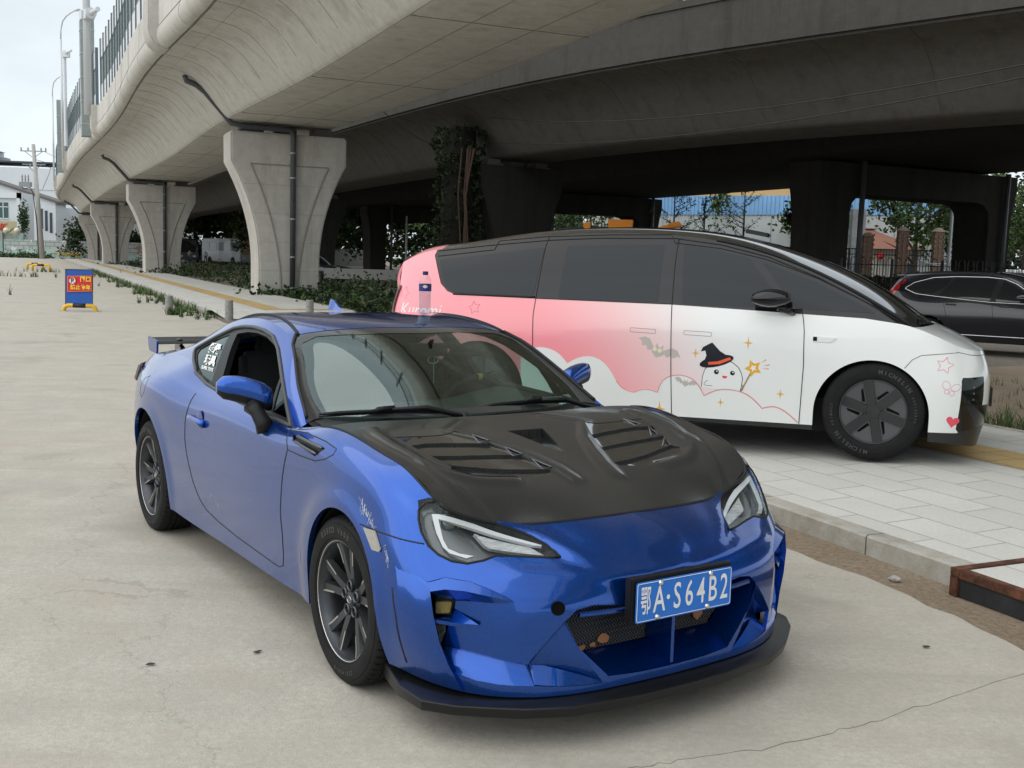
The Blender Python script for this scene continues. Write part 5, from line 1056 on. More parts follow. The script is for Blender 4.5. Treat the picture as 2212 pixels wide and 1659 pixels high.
# wheels
def mpv_wheel(x,y,rot):
    sg=1 if y>0 else -1; w=thing('wheel',None,None); w.parent=mpv; w.location=(x,y,.369); M=Matrix.Rotation(-math.pi/2*sg,4,'X')
    R=.369; t=MB(); prof=[(.25,-.10),(.27,-.118),(.32,-.122),(.352,-.11),(R,-.085)]
    for g0 in (-.05,-.015,.02,.05): prof+=[(R,g0-.005),(R-.006,g0-.003),(R-.006,g0+.003),(R,g0+.005)]
    prof+=[(R,.085),(.364,.097),(.354,.107),(.340,.115),(.337,.1165),(.310,.120),(.309,.1215),(.290,.1215),(.270,.119),(.256,.115),(.248,.108),(.243,.10)]; t.lathe(prof,80,M)
    t.mi=1
    for k in range(72):
        Q=M@Matrix.Rotation(2*math.pi*k/72,4,'Z'); t.add([Q@Vector(p) for p in ((.3695,-.0022,.07),(.3695,.0022,.07),(.3645,.0022,.0975),(.3645,-.0022,.0975),(.355,.0018,.1075),(.355,-.0018,.1075))],[(0,1,2,3),(3,2,4,5)])
    ty=t.build('tyre',RUB,w,35,mats=[RUB,DARK])
    tl=MB(); LM=mat('tyre_letters',(.055,.055,.056),.5); st=.125
    for a0 in (-.12,math.pi-.12): arc_text(tl,'MICHELIN',.3215 if False else .303,a0+ .0,.042,M,.1225,bold=.0012,step=.118)
    arc_text(tl,'PRIMACY',.30,1.95,.026,M,.1225,bold=.0005,step=.085); arc_text(tl,'245/45R20',.30,-1.15,.024,M,.1225,bold=.0004,step=.075)
    tl.build('tyre_lettering',LM,ty)
    r=MB(); r.lathe([(.245,.095),(.2415,.104),(.238,.104),(.232,.085),(.10,.078),(0,.078)],64,M); rim=r.build('rim',mat('aero_grey',(.105,.107,.112),.42,.6),w,30)
    b=MB()
    for k in range(6):
        Q=M@Matrix.Rotation(rot+2*math.pi*k/6,4,'Z'); b.add([Q@Vector(p) for p in ((-.030,.03,.100),(.030,.03,.100),(.044,.232,.100),(-.022,.238,.100),(-.033,.02,.075),(.034,.02,.075),(.050,.234,.075),(-.026,.24,.075))],[(0,1,2,3),(0,4,5,1),(1,5,6,2),(2,6,7,3),(3,7,4,0)])
    b.lathe([(.055,.095),(.05,.103),(0,.104)],24,M); b.build('aero_blade',mat('aero_dark',(.028,.029,.031),.3,.3,coat=.4),rim,30)
    for k in range(6):
        s=MB(); Q=M@Matrix.Rotation(rot+2*math.pi*k/6,4,'Z'); s.add([Q@Vector(p) for p in ((-.062,.085,.0795),(-.040,.085,.0795),(-.036,.185,.0865),(-.052,.175,.0865))],[(0,1,2,3)]); s.build('cover_slot',DARK,rim)
    return w
for x,y,r_ in ((0,-.845,.25),(0,.845,.1),(-3.16,-.845,.0),(-3.16,.845,.4)): mpv_wheel(x,y,r_)
# ================= ground, sidewalk
def gz(y): return 0.0035*max(0,y-30)
KA=math.atan2(.9102,-.4142); KU=np.array([-.4142,.9102]); KV=np.array([.9102,.4142]); K0=np.array([1.60,6.76])
def kp(s,t,z=0): p=K0+KU*s+KV*t; return Vector((p[0],p[1],z+gz(p[1])))     # s along the kerb (away), t into the sidewalk
def node_mat(name,build,rough=.85):
    if name in MATS: return MATS[name]
    m=bpy.data.materials.new(name); m.use_nodes=True; t=m.node_tree; b=t.nodes['Principled BSDF']; b.inputs['Roughness'].default_value=rough; b.inputs['Specular IOR Level'].default_value=.3
    build(t,b); MATS[name]=m; return m
def N(t,typ,**k):
    n=t.nodes.new('ShaderNode'+typ)
    for a,v in k.items():
        if a[0]=='i' and a[1:].isdigit(): n.inputs[int(a[1:])].default_value=v
        elif a in ('Scale','Detail','Roughness','Distortion'): n.inputs[a].default_value=v
        else: setattr(n,a,v)
    return n
def vec(t,sc=(1,1,1),rot=(0,0,0),loc=(0,0,0)):
    tc=N(t,'TexCoord'); mp=N(t,'Mapping'); mp.inputs['Scale'].default_value=sc; mp.inputs['Rotation'].default_value=rot; mp.inputs['Location'].default_value=loc; t.links.new(tc.outputs['Object'],mp.inputs[0]); return mp.outputs[0]
def noise(t,v,sc,det=4,rough=.6,dist=0): n=N(t,'TexNoise',Scale=sc,Detail=det,Roughness=rough,Distortion=dist); t.links.new(v,n.inputs[0]); return n.outputs[0]
def rng(t,s,a,b,c=0.,d=1.): n=N(t,'MapRange',i1=a,i2=b,i3=c,i4=d); t.links.new(s,n.inputs[0]); return n.outputs[0]
def mixc(t,f,a,b,bt='MIX'):
    n=N(t,'Mix',data_type='RGBA',blend_type=bt)
    for i,x in ((0,f),(6,a),(7,b)):
        if isinstance(x,(tuple,float,int)): n.inputs[i].default_value=(*x,1) if isinstance(x,tuple) else x
        else: t.links.new(x,n.inputs[i])
    return n.outputs[2]
def mth(t,op,a,b=None):
    n=N(t,'Math',operation=op)
    for i,x in ((0,a),(1,b)):
        if x is None: continue
        if isinstance(x,(int,float)): n.inputs[i].default_value=x
        else: t.links.new(x,n.inputs[i])
    return n.outputs[0]
def bmp(t,b,h,d,s=1.): n=N(t,'Bump'); n.inputs['Strength'].default_value=s; n.inputs['Distance'].default_value=d; t.links.new(h,n.inputs['Height']); t.links.new(n.outputs[0],b.inputs['Normal'])
def m_lot(t,b):
    v=vec(t); big=noise(t,v,.35,5,.55,.3); mid=noise(t,v,2.2,6,.65); fine=noise(t,v,38,4,.7); st=noise(t,vec(t,(.25,2.2,1),(0,0,.25)),2.6,6,.65,.2)
    c=mixc(t,rng(t,big,.35,.65),(.545,.495,.425),(.475,.45,.40)); c=mixc(t,rng(t,mid,.42,.66),c,(.62,.58,.51)); c=mixc(t,rng(t,st,.50,.66,0,.5),c,(.42,.385,.33)); c=mixc(t,rng(t,fine,.3,.75,.0,.75),c,(.36,.33,.28))
    stn=noise(t,vec(t,loc=(3,7,0)),.9,4,.5,.5); c=mixc(t,rng(t,stn,.58,.68,0,.6),c,(.32,.29,.245)); pk=noise(t,vec(t,loc=(9,1,0)),1.3,4,.6); c=mixc(t,rng(t,pk,.56,.72,0,.45),c,(.46,.37,.29))
    sp=N(t,'TexVoronoi',Scale=9.); t.links.new(v,sp.inputs['Vector']); c=mixc(t,mth(t,'LESS_THAN',sp.outputs[0],.028),c,(.07,.06,.05))
    g2=noise(t,v,130,3,.8); c=mixc(t,rng(t,g2,.35,.65,0,.6),c,(.36,.335,.29))
    # hairline crazing and a few long cracks
    dv=N(t,'TexNoise',Scale=1.1,Detail=6,Roughness=.7); t.links.new(v,dv.inputs[0]); vm=N(t,'VectorMath',operation='MULTIPLY_ADD'); vm.inputs[1].default_value=(.9,.9,0); t.links.new(dv.outputs['Color'],vm.inputs[0]); t.links.new(v,vm.inputs[2])
    cr=N(t,'TexVoronoi',Scale=.30,feature='DISTANCE_TO_EDGE'); t.links.new(vm.outputs[0],cr.inputs['Vector']); k=mth(t,'LESS_THAN',cr.outputs[0],.0016); c=mixc(t,mth(t,'MULTIPLY',k,.25),c,(.2,.17,.14))
    # slab joints
    s=N(t,'SeparateXYZ'); t.links.new(vec(t,rot=(0,0,-.15),loc=(0,-7.98,0)),s.inputs[0]); 
    for o,per in ((1,5.6),):
        f=mth(t,'PINGPONG',mth(t,'ADD',s.outputs[o],per*40),per/2); wv=mth(t,'MULTIPLY',noise(t,v,3.,4),.03); k=mth(t,'LESS_THAN',mth(t,'ADD',f,wv),.020); c=mixc(t,mth(t,'MULTIPLY',k,.6),c,(.16,.14,.12))
    t.links.new(c,b.inputs['Base Color']); t.links.new(rng(t,mid,.3,.7,.78,.92),b.inputs['Roughness']); h=mth(t,'ADD',mth(t,'MULTIPLY',fine,.4),mth(t,'MULTIPLY',mid,1.)); h=mth(t,'ADD',h,mth(t,'MULTIPLY',g2,.3)); bmp(t,b,h,.006)
LOT=node_mat('concrete_yard',m_lot)
def m_dirt(t,b):
    v=vec(t); a=noise(t,v,1.3,6,.65); f=noise(t,v,30,5,.75); g=noise(t,v,140,3,.7); c=mixc(t,rng(t,a,.35,.65),(.30,.225,.155),(.40,.325,.24)); c=mixc(t,rng(t,f,.35,.7),c,(.19,.14,.095)); c=mixc(t,rng(t,g,.5,.7,0,.5),c,(.42,.35,.27))
    t.links.new(c,b.inputs['Base Color']); bmp(t,b,mth(t,'ADD',f,mth(t,'MULTIPLY',g,.35)),.02)
DIRT=node_mat('dry_soil',m_dirt,.95)
def m_dirt2(t,b):
    v=vec(t); a=noise(t,v,.6,6,.65); f=noise(t,v,9,5,.75); c=mixc(t,rng(t,a,.35,.65),(.20,.175,.145),(.27,.24,.20)); c=mixc(t,rng(t,f,.35,.7),c,(.14,.125,.10)); t.links.new(c,b.inputs['Base Color']); bmp(t,b,f,.03)
SOIL2=node_mat('grey_soil',m_dirt2,.95)
def m_pave(t,b):
    v=vec(t); br=N(t,'TexBrick'); br.offset=.37; br.inputs['Scale'].default_value=1; br.inputs['Brick Width'].default_value=.60; br.inputs['Row Height'].default_value=.30; br.inputs['Mortar Size'].default_value=.0045; br.inputs['Mortar Smooth'].default_value=.1; br.inputs['Bias'].default_value=0
    br.inputs[1].default_value=(.58,.575,.535,1); br.inputs[2].default_value=(.68,.67,.63,1); br.inputs[3].default_value=(.24,.225,.195,1); t.links.new(v,br.inputs[0]); n=noise(t,v,1.6,5,.6); f=noise(t,v,60,4,.75); st=noise(t,vec(t,loc=(4,4,0)),.8,5,.6)
    c=mixc(t,rng(t,n,.35,.7,0,.45),br.outputs[0],(.52,.51,.47)); c=mixc(t,rng(t,f,.35,.7,0,.5),c,(.43,.42,.39)); c=mixc(t,rng(t,st,.58,.7,0,.4),c,(.46,.39,.31)); t.links.new(c,b.inputs['Base Color'])
    h=mth(t,'ADD',mth(t,'MULTIPLY',br.outputs['Fac'],-1.),mth(t,'MULTIPLY',f,.25)); bmp(t,b,h,.004)
PAVE=node_mat('stone_paving',m_pave,.8)
def m_kerb(t,b):
    v=vec(t); s=N(t,'SeparateXYZ'); t.links.new(v,s.inputs[0]); n=noise(t,v,5,5,.65); f=noise(t,v,70,3,.7); c=mixc(t,rng(t,n,.35,.65),(.47,.455,.415),(.35,.32,.26)); c=mixc(t,rng(t,f,.4,.7,0,.35),c,(.27,.25,.21))
    d=noise(t,vec(t,(.6,1,8)),1.5,4); c=mixc(t,rng(t,d,.56,.70,0,.7),c,(.10,.10,.105)); k=mth(t,'LESS_THAN',mth(t,'PINGPONG',s.outputs[0],.5),.005); c=mixc(t,k,c,(.10,.09,.08)); t.links.new(c,b.inputs['Base Color']); bmp(t,b,mth(t,'ADD',n,mth(t,'MULTIPLY',f,.3)),.006)
KERB=node_mat('kerb_stone',m_kerb,.8)
def m_tact(t,b):
    v=vec(t); f=noise(t,v,40,4,.7); n=noise(t,v,1.5,5); vo=N(t,'TexVoronoi',Scale=20); t.links.new(v,vo.inputs['Vector']); c=mixc(t,rng(t,n,.35,.65),(.56,.36,.13),(.62,.44,.20)); c=mixc(t,rng(t,f,.4,.7,0,.5),c,(.40,.30,.17))
    br=N(t,'TexBrick'); br.offset=0; br.inputs['Scale'].default_value=1; br.inputs['Brick Width'].default_value=.3; br.inputs['Row Height'].default_value=.3; br.inputs['Mortar Size'].default_value=.005; br.inputs[1].default_value=(1,1,1,1); br.inputs[2].default_value=(.9,.9,.9,1); br.inputs[3].default_value=(.4,.36,.3,1); t.links.new(v,br.inputs[0]); c=mixc(t,1.0,c,br.outputs[0],'MULTIPLY')
    t.links.new(c,b.inputs['Base Color']); bmp(t,b,mth(t,'LESS_THAN',vo.outputs[0],.35),.004)
TACT=node_mat('tactile_paving',m_tact,.75)
def strip(name,rows,m,kind='structure',rz=None,smooth=False,**k):
    """rows: list of cross-rows of world points"""
    V=[];F=[]; n=len(rows[0])
    for r in rows: V+=[Vector(p) for p in r]
    for i in range(len(rows)-1):
        for j in range(n-1): F.append((i*n+j,i*n+j+1,(i+1)*n+j+1,(i+1)*n+j))
    o=obj(name,V,F,m,None,smooth)
    if rz is not None:   # re-express in a rotated frame so that procedural patterns follow the kerb
        o.data.transform(Matrix.Rotation(-rz,4,'Z')@Matrix.Translation((-K0[0],-K0[1],0))); o.matrix_world=Matrix.Translation((K0[0],K0[1],0))@Matrix.Rotation(rz,4,'Z')
    b=bmesh.new(); b.from_mesh(o.data); b.normal_update()
    if sum(f.normal.z for f in b.faces)<0: bmesh.ops.reverse_faces(b,faces=b.faces)
    b.to_mesh(o.data); b.free()
    return tag(o,kind=kind) if kind else o
ys=[-60,-30,-10,0,10,20,30,60,100,150,220,320,500,900]
strip('ground',[[(x,y,gz(y)-.01-(.0 if y<400 else 0)) for x in (-900,-300,-100,-40,0,40,100,300,900)] for y in ys],SOIL2)
rs=np.random.RandomState(5)
def lot_edge(s): 
    base=-.20-.05*max(0,2-s) if s<2.2 else -.10
    return base+.035*math.sin(s*3.1)+.05*(rs.rand()-.5)
rows=[]
for s in list(np.arange(-26,4,.16))+list(np.arange(4,24,1.))+list(np.arange(24,205,4.)):
    e=kp(s,lot_edge(s),.006); f=kp(s,-4,.006); g_=kp(s,-30,.006); h=kp(s,-150,.006); rows.append([e,f,g_,h])
strip('yard',rows,LOT)
strip('soil_strip',[[kp(s,t,-.004+.004*math.sin(s*5+t*9)) for t in (-.9,-.6,-.3,-.1,.05)] for s in np.arange(-8,12,.25)],DIRT); strip('soil_verge',[[kp(s,t,-.002) for t in (4.0,8,14,22)] for s in np.arange(-4,12,4.)],DIRT)
# pavement: near part (the people carrier stands on it), ramp, far part
def sw(name,s0,s1,m,z0=.11,z1=.17,t0=.13,t1=3.95,step=2.,ramp=None):
    rows=[]
    for s in np.arange(s0,s1+1e-6,(s1-s0)/max(1,round((s1-s0)/step))):
        r=1 if ramp is None else ramp(s); rows.append([kp(s,t,(z0+(z1-z0)*min(1,max(0,(t-t0)/1.9)))*r+.010*(1-r)) for t in (t0,t0+.9,t0+1.9,t1)])
    return strip(name,rows,m,rz=KA)
sw('sidewalk',-26,15.5,PAVE); sw('sidewalk_ramp',15.5,17.2,PAVE,ramp=lambda s:1-(s-15.5)/1.7,step=.3); 
sw('sidewalk_steps',21.2,23.4,PAVE,ramp=lambda s:(s-21.2)/2.2,z1=.125,step=.3); sw('sidewalk',23.4,190,PAVE,z1=.125,step=3.)
def kerb(name,s0,s1,zz=.112,w=.13,t0=0.,ch=.012):
    mb=[]; 
    for s in np.arange(s0,s1+1e-6,(s1-s0)/max(1,round((s1-s0)/1.))):
        j=.004*math.sin(s*7.3)+.003*math.sin(s*2.1); mb.append([kp(s,t0+j,-.05),kp(s,t0+j,zz-ch),kp(s,t0+ch+j,zz),kp(s,t0+w,zz),kp(s,t0+w,zz-.03)])
    return strip(name,mb,KERB,rz=KA)
kerb('kerb',-26,15.5); kerb('kerb',23.4,190); 
strip('sidewalk_edging',[[kp(s,3.95,-.02),kp(s,3.95,.176),kp(s,4.05,.176),kp(s,4.05,-.05)] for s in np.arange(-26,15.6,1.5)],KERB,rz=KA); strip('sidewalk_edging',[[kp(s,3.95,-.02),kp(s,3.95,.130),kp(s,4.05,.130),kp(s,4.05,-.05)] for s in np.arange(23.4,190,4)],KERB,rz=KA)
strip('tactile_strip',[[kp(s,t,.174) for t in (2.35,2.95)] for s in np.arange(-26,15,1.)],TACT,rz=KA); strip('tactile_strip',[[kp(s,t,.129) for t in (1.55,2.15)] for s in np.arange(23.6,190,3.)],TACT,rz=KA)
strip('tactile_strip',[[kp(s,t,.130) for t in (2.15,3.9)] for s in (23.6,23.9,24.2)],TACT,rz=KA)
# slab joints on the kerb side in the yard: real seam of packed dirt, tyre-marked patch
# steel-edged ramp slab at the kerb end
RUST=mat('rusty_steel',(.11,.045,.025),.75,.3,noise=(14,.7,5),bump=(60,.003)); STL=mat('dark_steel',(.035,.037,.04),.55,.4,noise=(8,.3,3))
rp=thing('ramp_platform','steel-edged paved ramp slab lying against the kerb at the right edge','ramp',kp(-1.72,-.13),KA)
def kbox(mb,s0,s1,t0,t1,z0,z1):
    mb.box((-(s0+s1)/2,(t0+t1)/2,(z0+z1)/2),(abs(s1-s0),abs(t1-t0),z1-z0)); return mb
b=MB(); kbox(b,.06,3.4,-1.75,-.055,.03,.134); b.build('paved_top',PAVE,rp); b=MB()
kbox(b,0,.058,-1.8,0,.10,.141); kbox(b,.058,3.5,-.052,0,.095,.1405); kbox(b,0,.05,-.05,0,0,.10); kbox(b,3.2,3.25,-.05,0,0,.095); b.build('steel_rim',RUST,rp,bevel=.003); b=MB(); kbox(b,.055,3.4,-.045,-.012,.0,.094); b.build('side_plate',STL,rp)
# small litter in the yard
def lump(name,x,y,r,m,lab,cat,z=0,sq=.6,seed=0,group=None):
    q=np.random.RandomState(seed); b=bmesh.new(); bmesh.ops.create_icosphere(b,subdivisions=2,radius=1)
    for v in b.verts: v.co*=r*(1+.35*(q.rand()-.5)); v.co.z*=sq
    me=bpy.data.meshes.new(name); b.to_mesh(me); b.free(); me.materials.append(m); o=bpy.data.objects.new(name,me); COL.objects.link(o); o.location=(x,y,z+r*sq*.6+gz(y)); shade_auto(o,40); return tag(o,lab,cat,group)
STONE=mat('pale_rubble',(.38,.36,.32),.9,noise=(30,.3,4)); BRN=mat('brown_shard',(.09,.045,.03),.8)
lump('brick_shard',*kp(-.52,-1.05)[:2],.022,BRN,'small dark brown shard lying alone on the concrete right of the car','shard',seed=1)
lump('rubble_stone',*kp(-.25,-.10)[:2],.028,STONE,'grey lump of mortar at the foot of the kerb','stone',seed=2); lump('rubble_stone',*kp(-1.45,-.10-.12)[:2],.030,STONE,'grey lump of mortar in the soil beside the steel ramp','stone',seed=3)
lump('rubble_stone',*kp(-.10,-.09)[:2],.011,mat('brick_red_bit',(.36,.20,.12),.9),'tiny red brick crumb beside the mortar lump','stone',seed=4)
b=MB(); b.tube([(0,0,0),(0,0,.055)],.010,8); o=b.build('pipe_stub',RUST,None); o.location=kp(-.18,-.035); tag(o,'short rusty pipe stub standing against the kerb face','pipe stub')
for i,(x,y,a) in enumerate(((-2.45,4.72,.3),(-3.35,5.35,1.2),(-1.35,3.92,.5),(1.78,4.35,.1),(2.02,3.62,2.),(-.98,4.08,.9))):
    b=MB(); q=np.random.RandomState(40+i); P=[(.014*(1+.5*q.rand())*math.cos(t),.006*(1+q.rand())*math.sin(t),.004*q.rand()) for t in np.linspace(0,2*math.pi,9)[:-1]]; b.prism(P,(0,0,.002)); o=b.build('dead_leaf',mat('dead_leaf',(.05,.04,.033),.9)); o.location=(x,y,.010); o.rotation_euler=(0,0,a)
    tag(o,['dark scrap on the concrete left of the blue car front wheel','dark scrap farther out at the left, level with the blue car door','dark scrap in front of the blue car near wheel','dark scrap on the concrete between splitter and kerb','dark scrap in the lower right foreground near the crack','dark scrap just left of the splitter corner'][i],'leaf','dark scraps on the concrete')
# fallen leaves caught in the front intake
for i,(y,z,s) in enumerate(((-.335,.262,.022),(-.30,.268,.018),(-.25,.270,.016),(-.205,.285,.030),(.06,.275,.045),(.11,.28,.03),(.245,.30,.03))):
    q=np.random.RandomState(60+i); P=[(0,s*(.6+.6*q.rand())*math.cos(t),.7*s*(.5+.8*q.rand())*math.sin(t)) for t in np.linspace(0,2*math.pi,8)[:-1]]; b=MB(); b.prism(P,(.003,0,0)); o=b.build('brown_leaf',mat('brown_leaf',(.36,.17,.085),.8)); o.matrix_world=coupe.matrix_basis@Matrix.Translation((.722,y,z))
    tag(o,['small brown leaf lowest and farthest left in the grille of the blue car','second brown leaf from the left along the grille bottom','third brown leaf from the left along the grille bottom','upright brown leaf standing out in the left half of the grille','largest brown leaf, just right of the strut in the grille','brown leaf right beside the largest one in the grille','brown leaf farthest right in the grille under the number plate'][i],'leaf','leaves caught in the grille')
# ================= bridge decks
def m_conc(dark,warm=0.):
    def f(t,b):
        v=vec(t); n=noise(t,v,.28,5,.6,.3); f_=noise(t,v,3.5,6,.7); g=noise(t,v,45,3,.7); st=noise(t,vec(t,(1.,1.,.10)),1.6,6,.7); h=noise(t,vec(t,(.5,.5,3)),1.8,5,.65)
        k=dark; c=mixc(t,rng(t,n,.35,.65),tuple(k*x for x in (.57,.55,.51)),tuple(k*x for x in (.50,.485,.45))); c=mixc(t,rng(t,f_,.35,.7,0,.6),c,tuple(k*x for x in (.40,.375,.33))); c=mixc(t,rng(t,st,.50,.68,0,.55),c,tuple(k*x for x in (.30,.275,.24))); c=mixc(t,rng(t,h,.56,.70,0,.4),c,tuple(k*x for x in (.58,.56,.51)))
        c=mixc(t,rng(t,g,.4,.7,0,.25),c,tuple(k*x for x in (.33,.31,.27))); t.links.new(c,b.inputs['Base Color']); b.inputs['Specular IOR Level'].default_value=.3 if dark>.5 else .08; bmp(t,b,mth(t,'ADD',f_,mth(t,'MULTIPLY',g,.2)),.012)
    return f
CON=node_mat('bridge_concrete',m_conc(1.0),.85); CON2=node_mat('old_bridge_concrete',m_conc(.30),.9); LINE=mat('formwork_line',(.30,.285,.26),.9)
def path(P,step=3.): 
    P=np.array(P,float); t=chord(P); f=ncs(t,P); T_=np.arange(0,t[-1],step); T_=np.append(T_,t[-1]); C_=f(T_); D_=(f(np.minimum(T_+.1,t[-1]))-f(np.maximum(T_-.1,0))); D_/=np.linalg.norm(D_,axis=1)[:,None]; return C_,D_,f,t
def sweep(name,C_,D_,sec,m,parent=None,smooth=38,closed=True):
    V=[];F=[];n=len(sec)
    for c,d in zip(C_,D_):
        nl=np.array([-d[1],d[0]])
        for s,z in sec: V.append((c[0]+nl[0]*s,c[1]+nl[1]*s,z))
    for i in range(len(C_)-1):
        for j in range(n if closed else n-1): F.append((i*n+j,i*n+(j+1)%n,(i+1)*n+(j+1)%n,(i+1)*n+j))
    if closed: F+=[tuple(range(n)),tuple((len(C_)-1)*n+j for j in range(n))[::-1]]
    return obj(name,V,F,m,parent,smooth)
# deck 1 (bright, overhead left); its left side is +s because the path runs away from the camera
C1,D1,f1,t1=path([(42,-60),(20.8,-18),(10.3,1),(.14,21.4),(-4.1,30.8),(-8.3,39.1),(-14.6,53.1),(-25.3,75.3),(-41.8,111),(-54,139),(-62,168),(-63,200),(-58,240)])
def half(sg,wz=8.08):
    P=[(0,6.4),(1.85,6.4),(2.02,6.43),(2.13,6.52),(2.42,6.85),(2.70,7.2),(2.95,7.48),(3.22,7.70),(3.6,7.87),(4.05,7.97),(4.50,8.02),(4.50,8.06),(4.58,8.06),(4.58,8.02),(4.70,8.03),(4.82,8.10),(4.90,8.22),(4.93,8.36),(4.91,8.52),(4.87,8.66),(4.86,9.62),(4.84,9.66),(4.60,9.66),(4.55,8.9),(0,8.95)]
    return [(s*sg,z) for s,z in P]
H1=half(1); SEC1=H1[:-1]+[(0,8.95)]+[(s,z) for s,z in half(-1)[::-1][1:-1]]
deck1=thing('flyover_deck','pale concrete flyover deck curving away overhead with a noise barrier on its edge','bridge deck')
sweep('deck_girder',C1,D1,SEC1,CON,deck1)
def at1(y,s,z):
    """point on deck 1 at world y, lateral offset s"""
    i=int(np.argmin(np.abs(C1[:,1]-y))); j=min(i+1,len(C1)-1) if C1[i,1]<y else max(i-1,0); w=(y-C1[i,1])/(C1[j,1]-C1[i,1]+1e-9) if j!=i else 0; c=C1[i]*(1-w)+C1[j]*w; d=D1[i]; nl=np.array([-d[1],d[0]]); return Vector((c[0]+nl[0]*s,c[1]+nl[1]*s,z)),d
# formwork joints under the deck (thin raised lines)
fl=MB()
for y in np.arange(-6,118,1.9):
    P=[at1(y,s,z-.004)[0] for s,z in H1[4:11]]; fl.tube(P,.007,3,cap=False)
for y in np.arange(15,118,7.6): fl.tube([at1(y,s,6.396)[0] for s in (-2,0,2)],.012,3,cap=False)
for s,z in ((3.95,7.955),(4.875,8.66),(2.0,6.42),(.7,6.397),(-.7,6.397)): fl.tube([at1(y,s+(.004 if s>4.5 else 0),z-.003)[0] for y in np.arange(12,135,3)],.010,3,cap=False)
for y in np.arange(18,118,3.8): fl.tube([at1(y,s+.004,z)[0] for s,z in H1[14:20]]+[at1(y,4.865,9.6)[0]],.007,3,cap=False)
fl.build('formwork_joints',LINE,deck1)
# dark line along the drip edge under the parapet
dl=MB(); dl.tube([at1(y,4.555,8.035)[0] for y in np.arange(10,140,3)],.030,4,cap=False); dl.build('drip_groove',mat('drip_line_dark',(.16,.14,.12),.9),deck1)
# brackets that widen the parapet
for y in (37.2,63.5,92,121):
    b=MB(); P=[(4.50,8.0),(4.72,8.0),(4.98,8.10),(5.12,8.30),(5.18,8.55),(5.18,9.72),(4.5,9.72)]; c,d=at1(y,0,0); nl=np.array([-d[1],d[0]])
    b.prism([Vector((c[0]+nl[0]*s-d[0]*.55,c[1]+nl[1]*s-d[1]*.55,z)) for s,z in P],(d[0]*1.1,d[1]*1.1,0)); b.build('parapet_bracket',CON,deck1,bevel=.05)
# noise barrier: posts and panels
BF=mat('barrier_steel',(.13,.165,.18),.45,.4); BP=thin_glass('barrier_pane',(.55,.57,.60),1.45,dirt=.30); BW=mat('barrier_white_panel',(.62,.63,.66),.5); BG=mat('barrier_grey_green',(.27,.31,.30),.55,noise=(2,.1,3))
nb=MB(); nw=MB(); ng=MB()
yy=list(np.arange(-14,36.4,1.6))+list(np.arange(37.8,63.0,1.6))+list(np.arange(64.4,134,1.6))
for i,y in enumerate(yy):
    top=13.1; p,d=at1(y,4.72,0); ang=math.atan2(d[1],d[0]); nb.box((p.x,p.y,(9.66+top)/2),(.09,.16,top-9.66),rz=ang)
    if i+1<len(yy) and yy[i+1]-y<1.7:
        q,_=at1(y+.8,4.72,0); L=1.75*.98
        nw.box((q.x,q.y,10.15),(L,.05,.95),rz=ang); ng.box((q.x,q.y,11.35),(L-.1,.015,1.3),rz=ang); nb.box((q.x,q.y,10.66),(L,.07,.06),rz=ang); nb.box((q.x,q.y,12.03),(L,.07,.06),rz=ang); nw.box((q.x,q.y,12.55),(L,.05,.95),rz=ang)
        nb.box((q.x,q.y,9.70),(L+.1,.12,.06),rz=ang)
nbt=thing('noise_barrier','tall noise barrier of steel posts and pale panels along the bright flyover edge','noise barrier'); nb.build('barrier_frame',BF,nbt); nw.build('barrier_panel',BW,nbt); ng.build('barrier_glazing',BP,nbt)
# gantry pole, cabinet column and lamps on the outer edge
PW=mat('pole_white',(.62,.64,.66),.4,.2)
gp=thing('gantry_mast','thick white gantry mast rising from the flyover edge with two flanged arms','mast',at1(63.5,5.3,0)[0]); b=MB(); b.tube([(0,0,9.2),(0,0,27)],[.21,.17],20); b.build('mast_tube',PW,gp,True)
for z in (16.9,14.6):
    b=MB(); b.cyl((0,0,z),(1.3,-1.7,z),.13,14); b.box((.25,-.3,z),(.5,.5,.50),rz=-.9); b.box((-.12,0,z),(.45,.45,.46),rz=-.9); b.cyl((.5,-.65,z),(.55,-.72,z),.30,12); b.build('gantry_arm',PW,gp,40)
gp2=thing('gantry_mast','short white flanged mast beyond the thick one, behind the grey column','mast',at1(84,5.2,0)[0]); b=MB(); b.tube([(0,0,9.4),(0,0,16.4)],.13,12); b.box((.15,-.1,16.1),(.5,.4,.4)); b.cyl((0,0,16.2),(1.0,-1.2,16.2),.09,10); b.build('mast_tube',PW,gp2,40)
for y,z1,lab in ((66.5,15.0,'grey-green box column standing behind the thick white mast'),(96,14.4,'smaller grey-green box column farther along the flyover edge')):
    p,d=at1(y,5.05,0); cc=thing('barrier_column',lab,'column',p,math.atan2(d[1],d[0])); b=MB(); b.box((0,0,(8.3+z1)/2),(.9,.75,z1-8.3)); b.build('column_casing',BG,cc,bevel=.02); b=MB()
    for z in np.arange(9,z1,1.35): b.box((0,0,z),(.94,.79,.06))
    b.build('casing_band',mat('band_light',(.42,.45,.45),.5),cc)
for y,zt,lab in ((86,19.2,'slender lamp post with an arched arm, the taller of the two on the flyover'),(112,18.6,'slender lamp post with an arched arm, the farther one on the flyover')):
    p,d=at1(y,5.35,0); lp=thing('street_lamp',lab,'street lamp',p); b=MB(); b.tube([(0,0,8.6),(0,0,zt-1.6)],[.10,.08],10); P=[(0,0,zt-1.6),(.03,-.02,zt-.9),(.25,-.2,zt-.3),(.75,-.7,zt-.02),(1.4,-1.35,zt+.12),(1.9,-1.9,zt+.14)]; b.tube(P,.055,8); b.build('lamp_arm',PW,lp,True); b=MB(); b.box((2.2,-2.2,zt+.12),(.7,.25,.10),rz=-.8); b.build('lamp_head',PW,lp,bevel=.03)
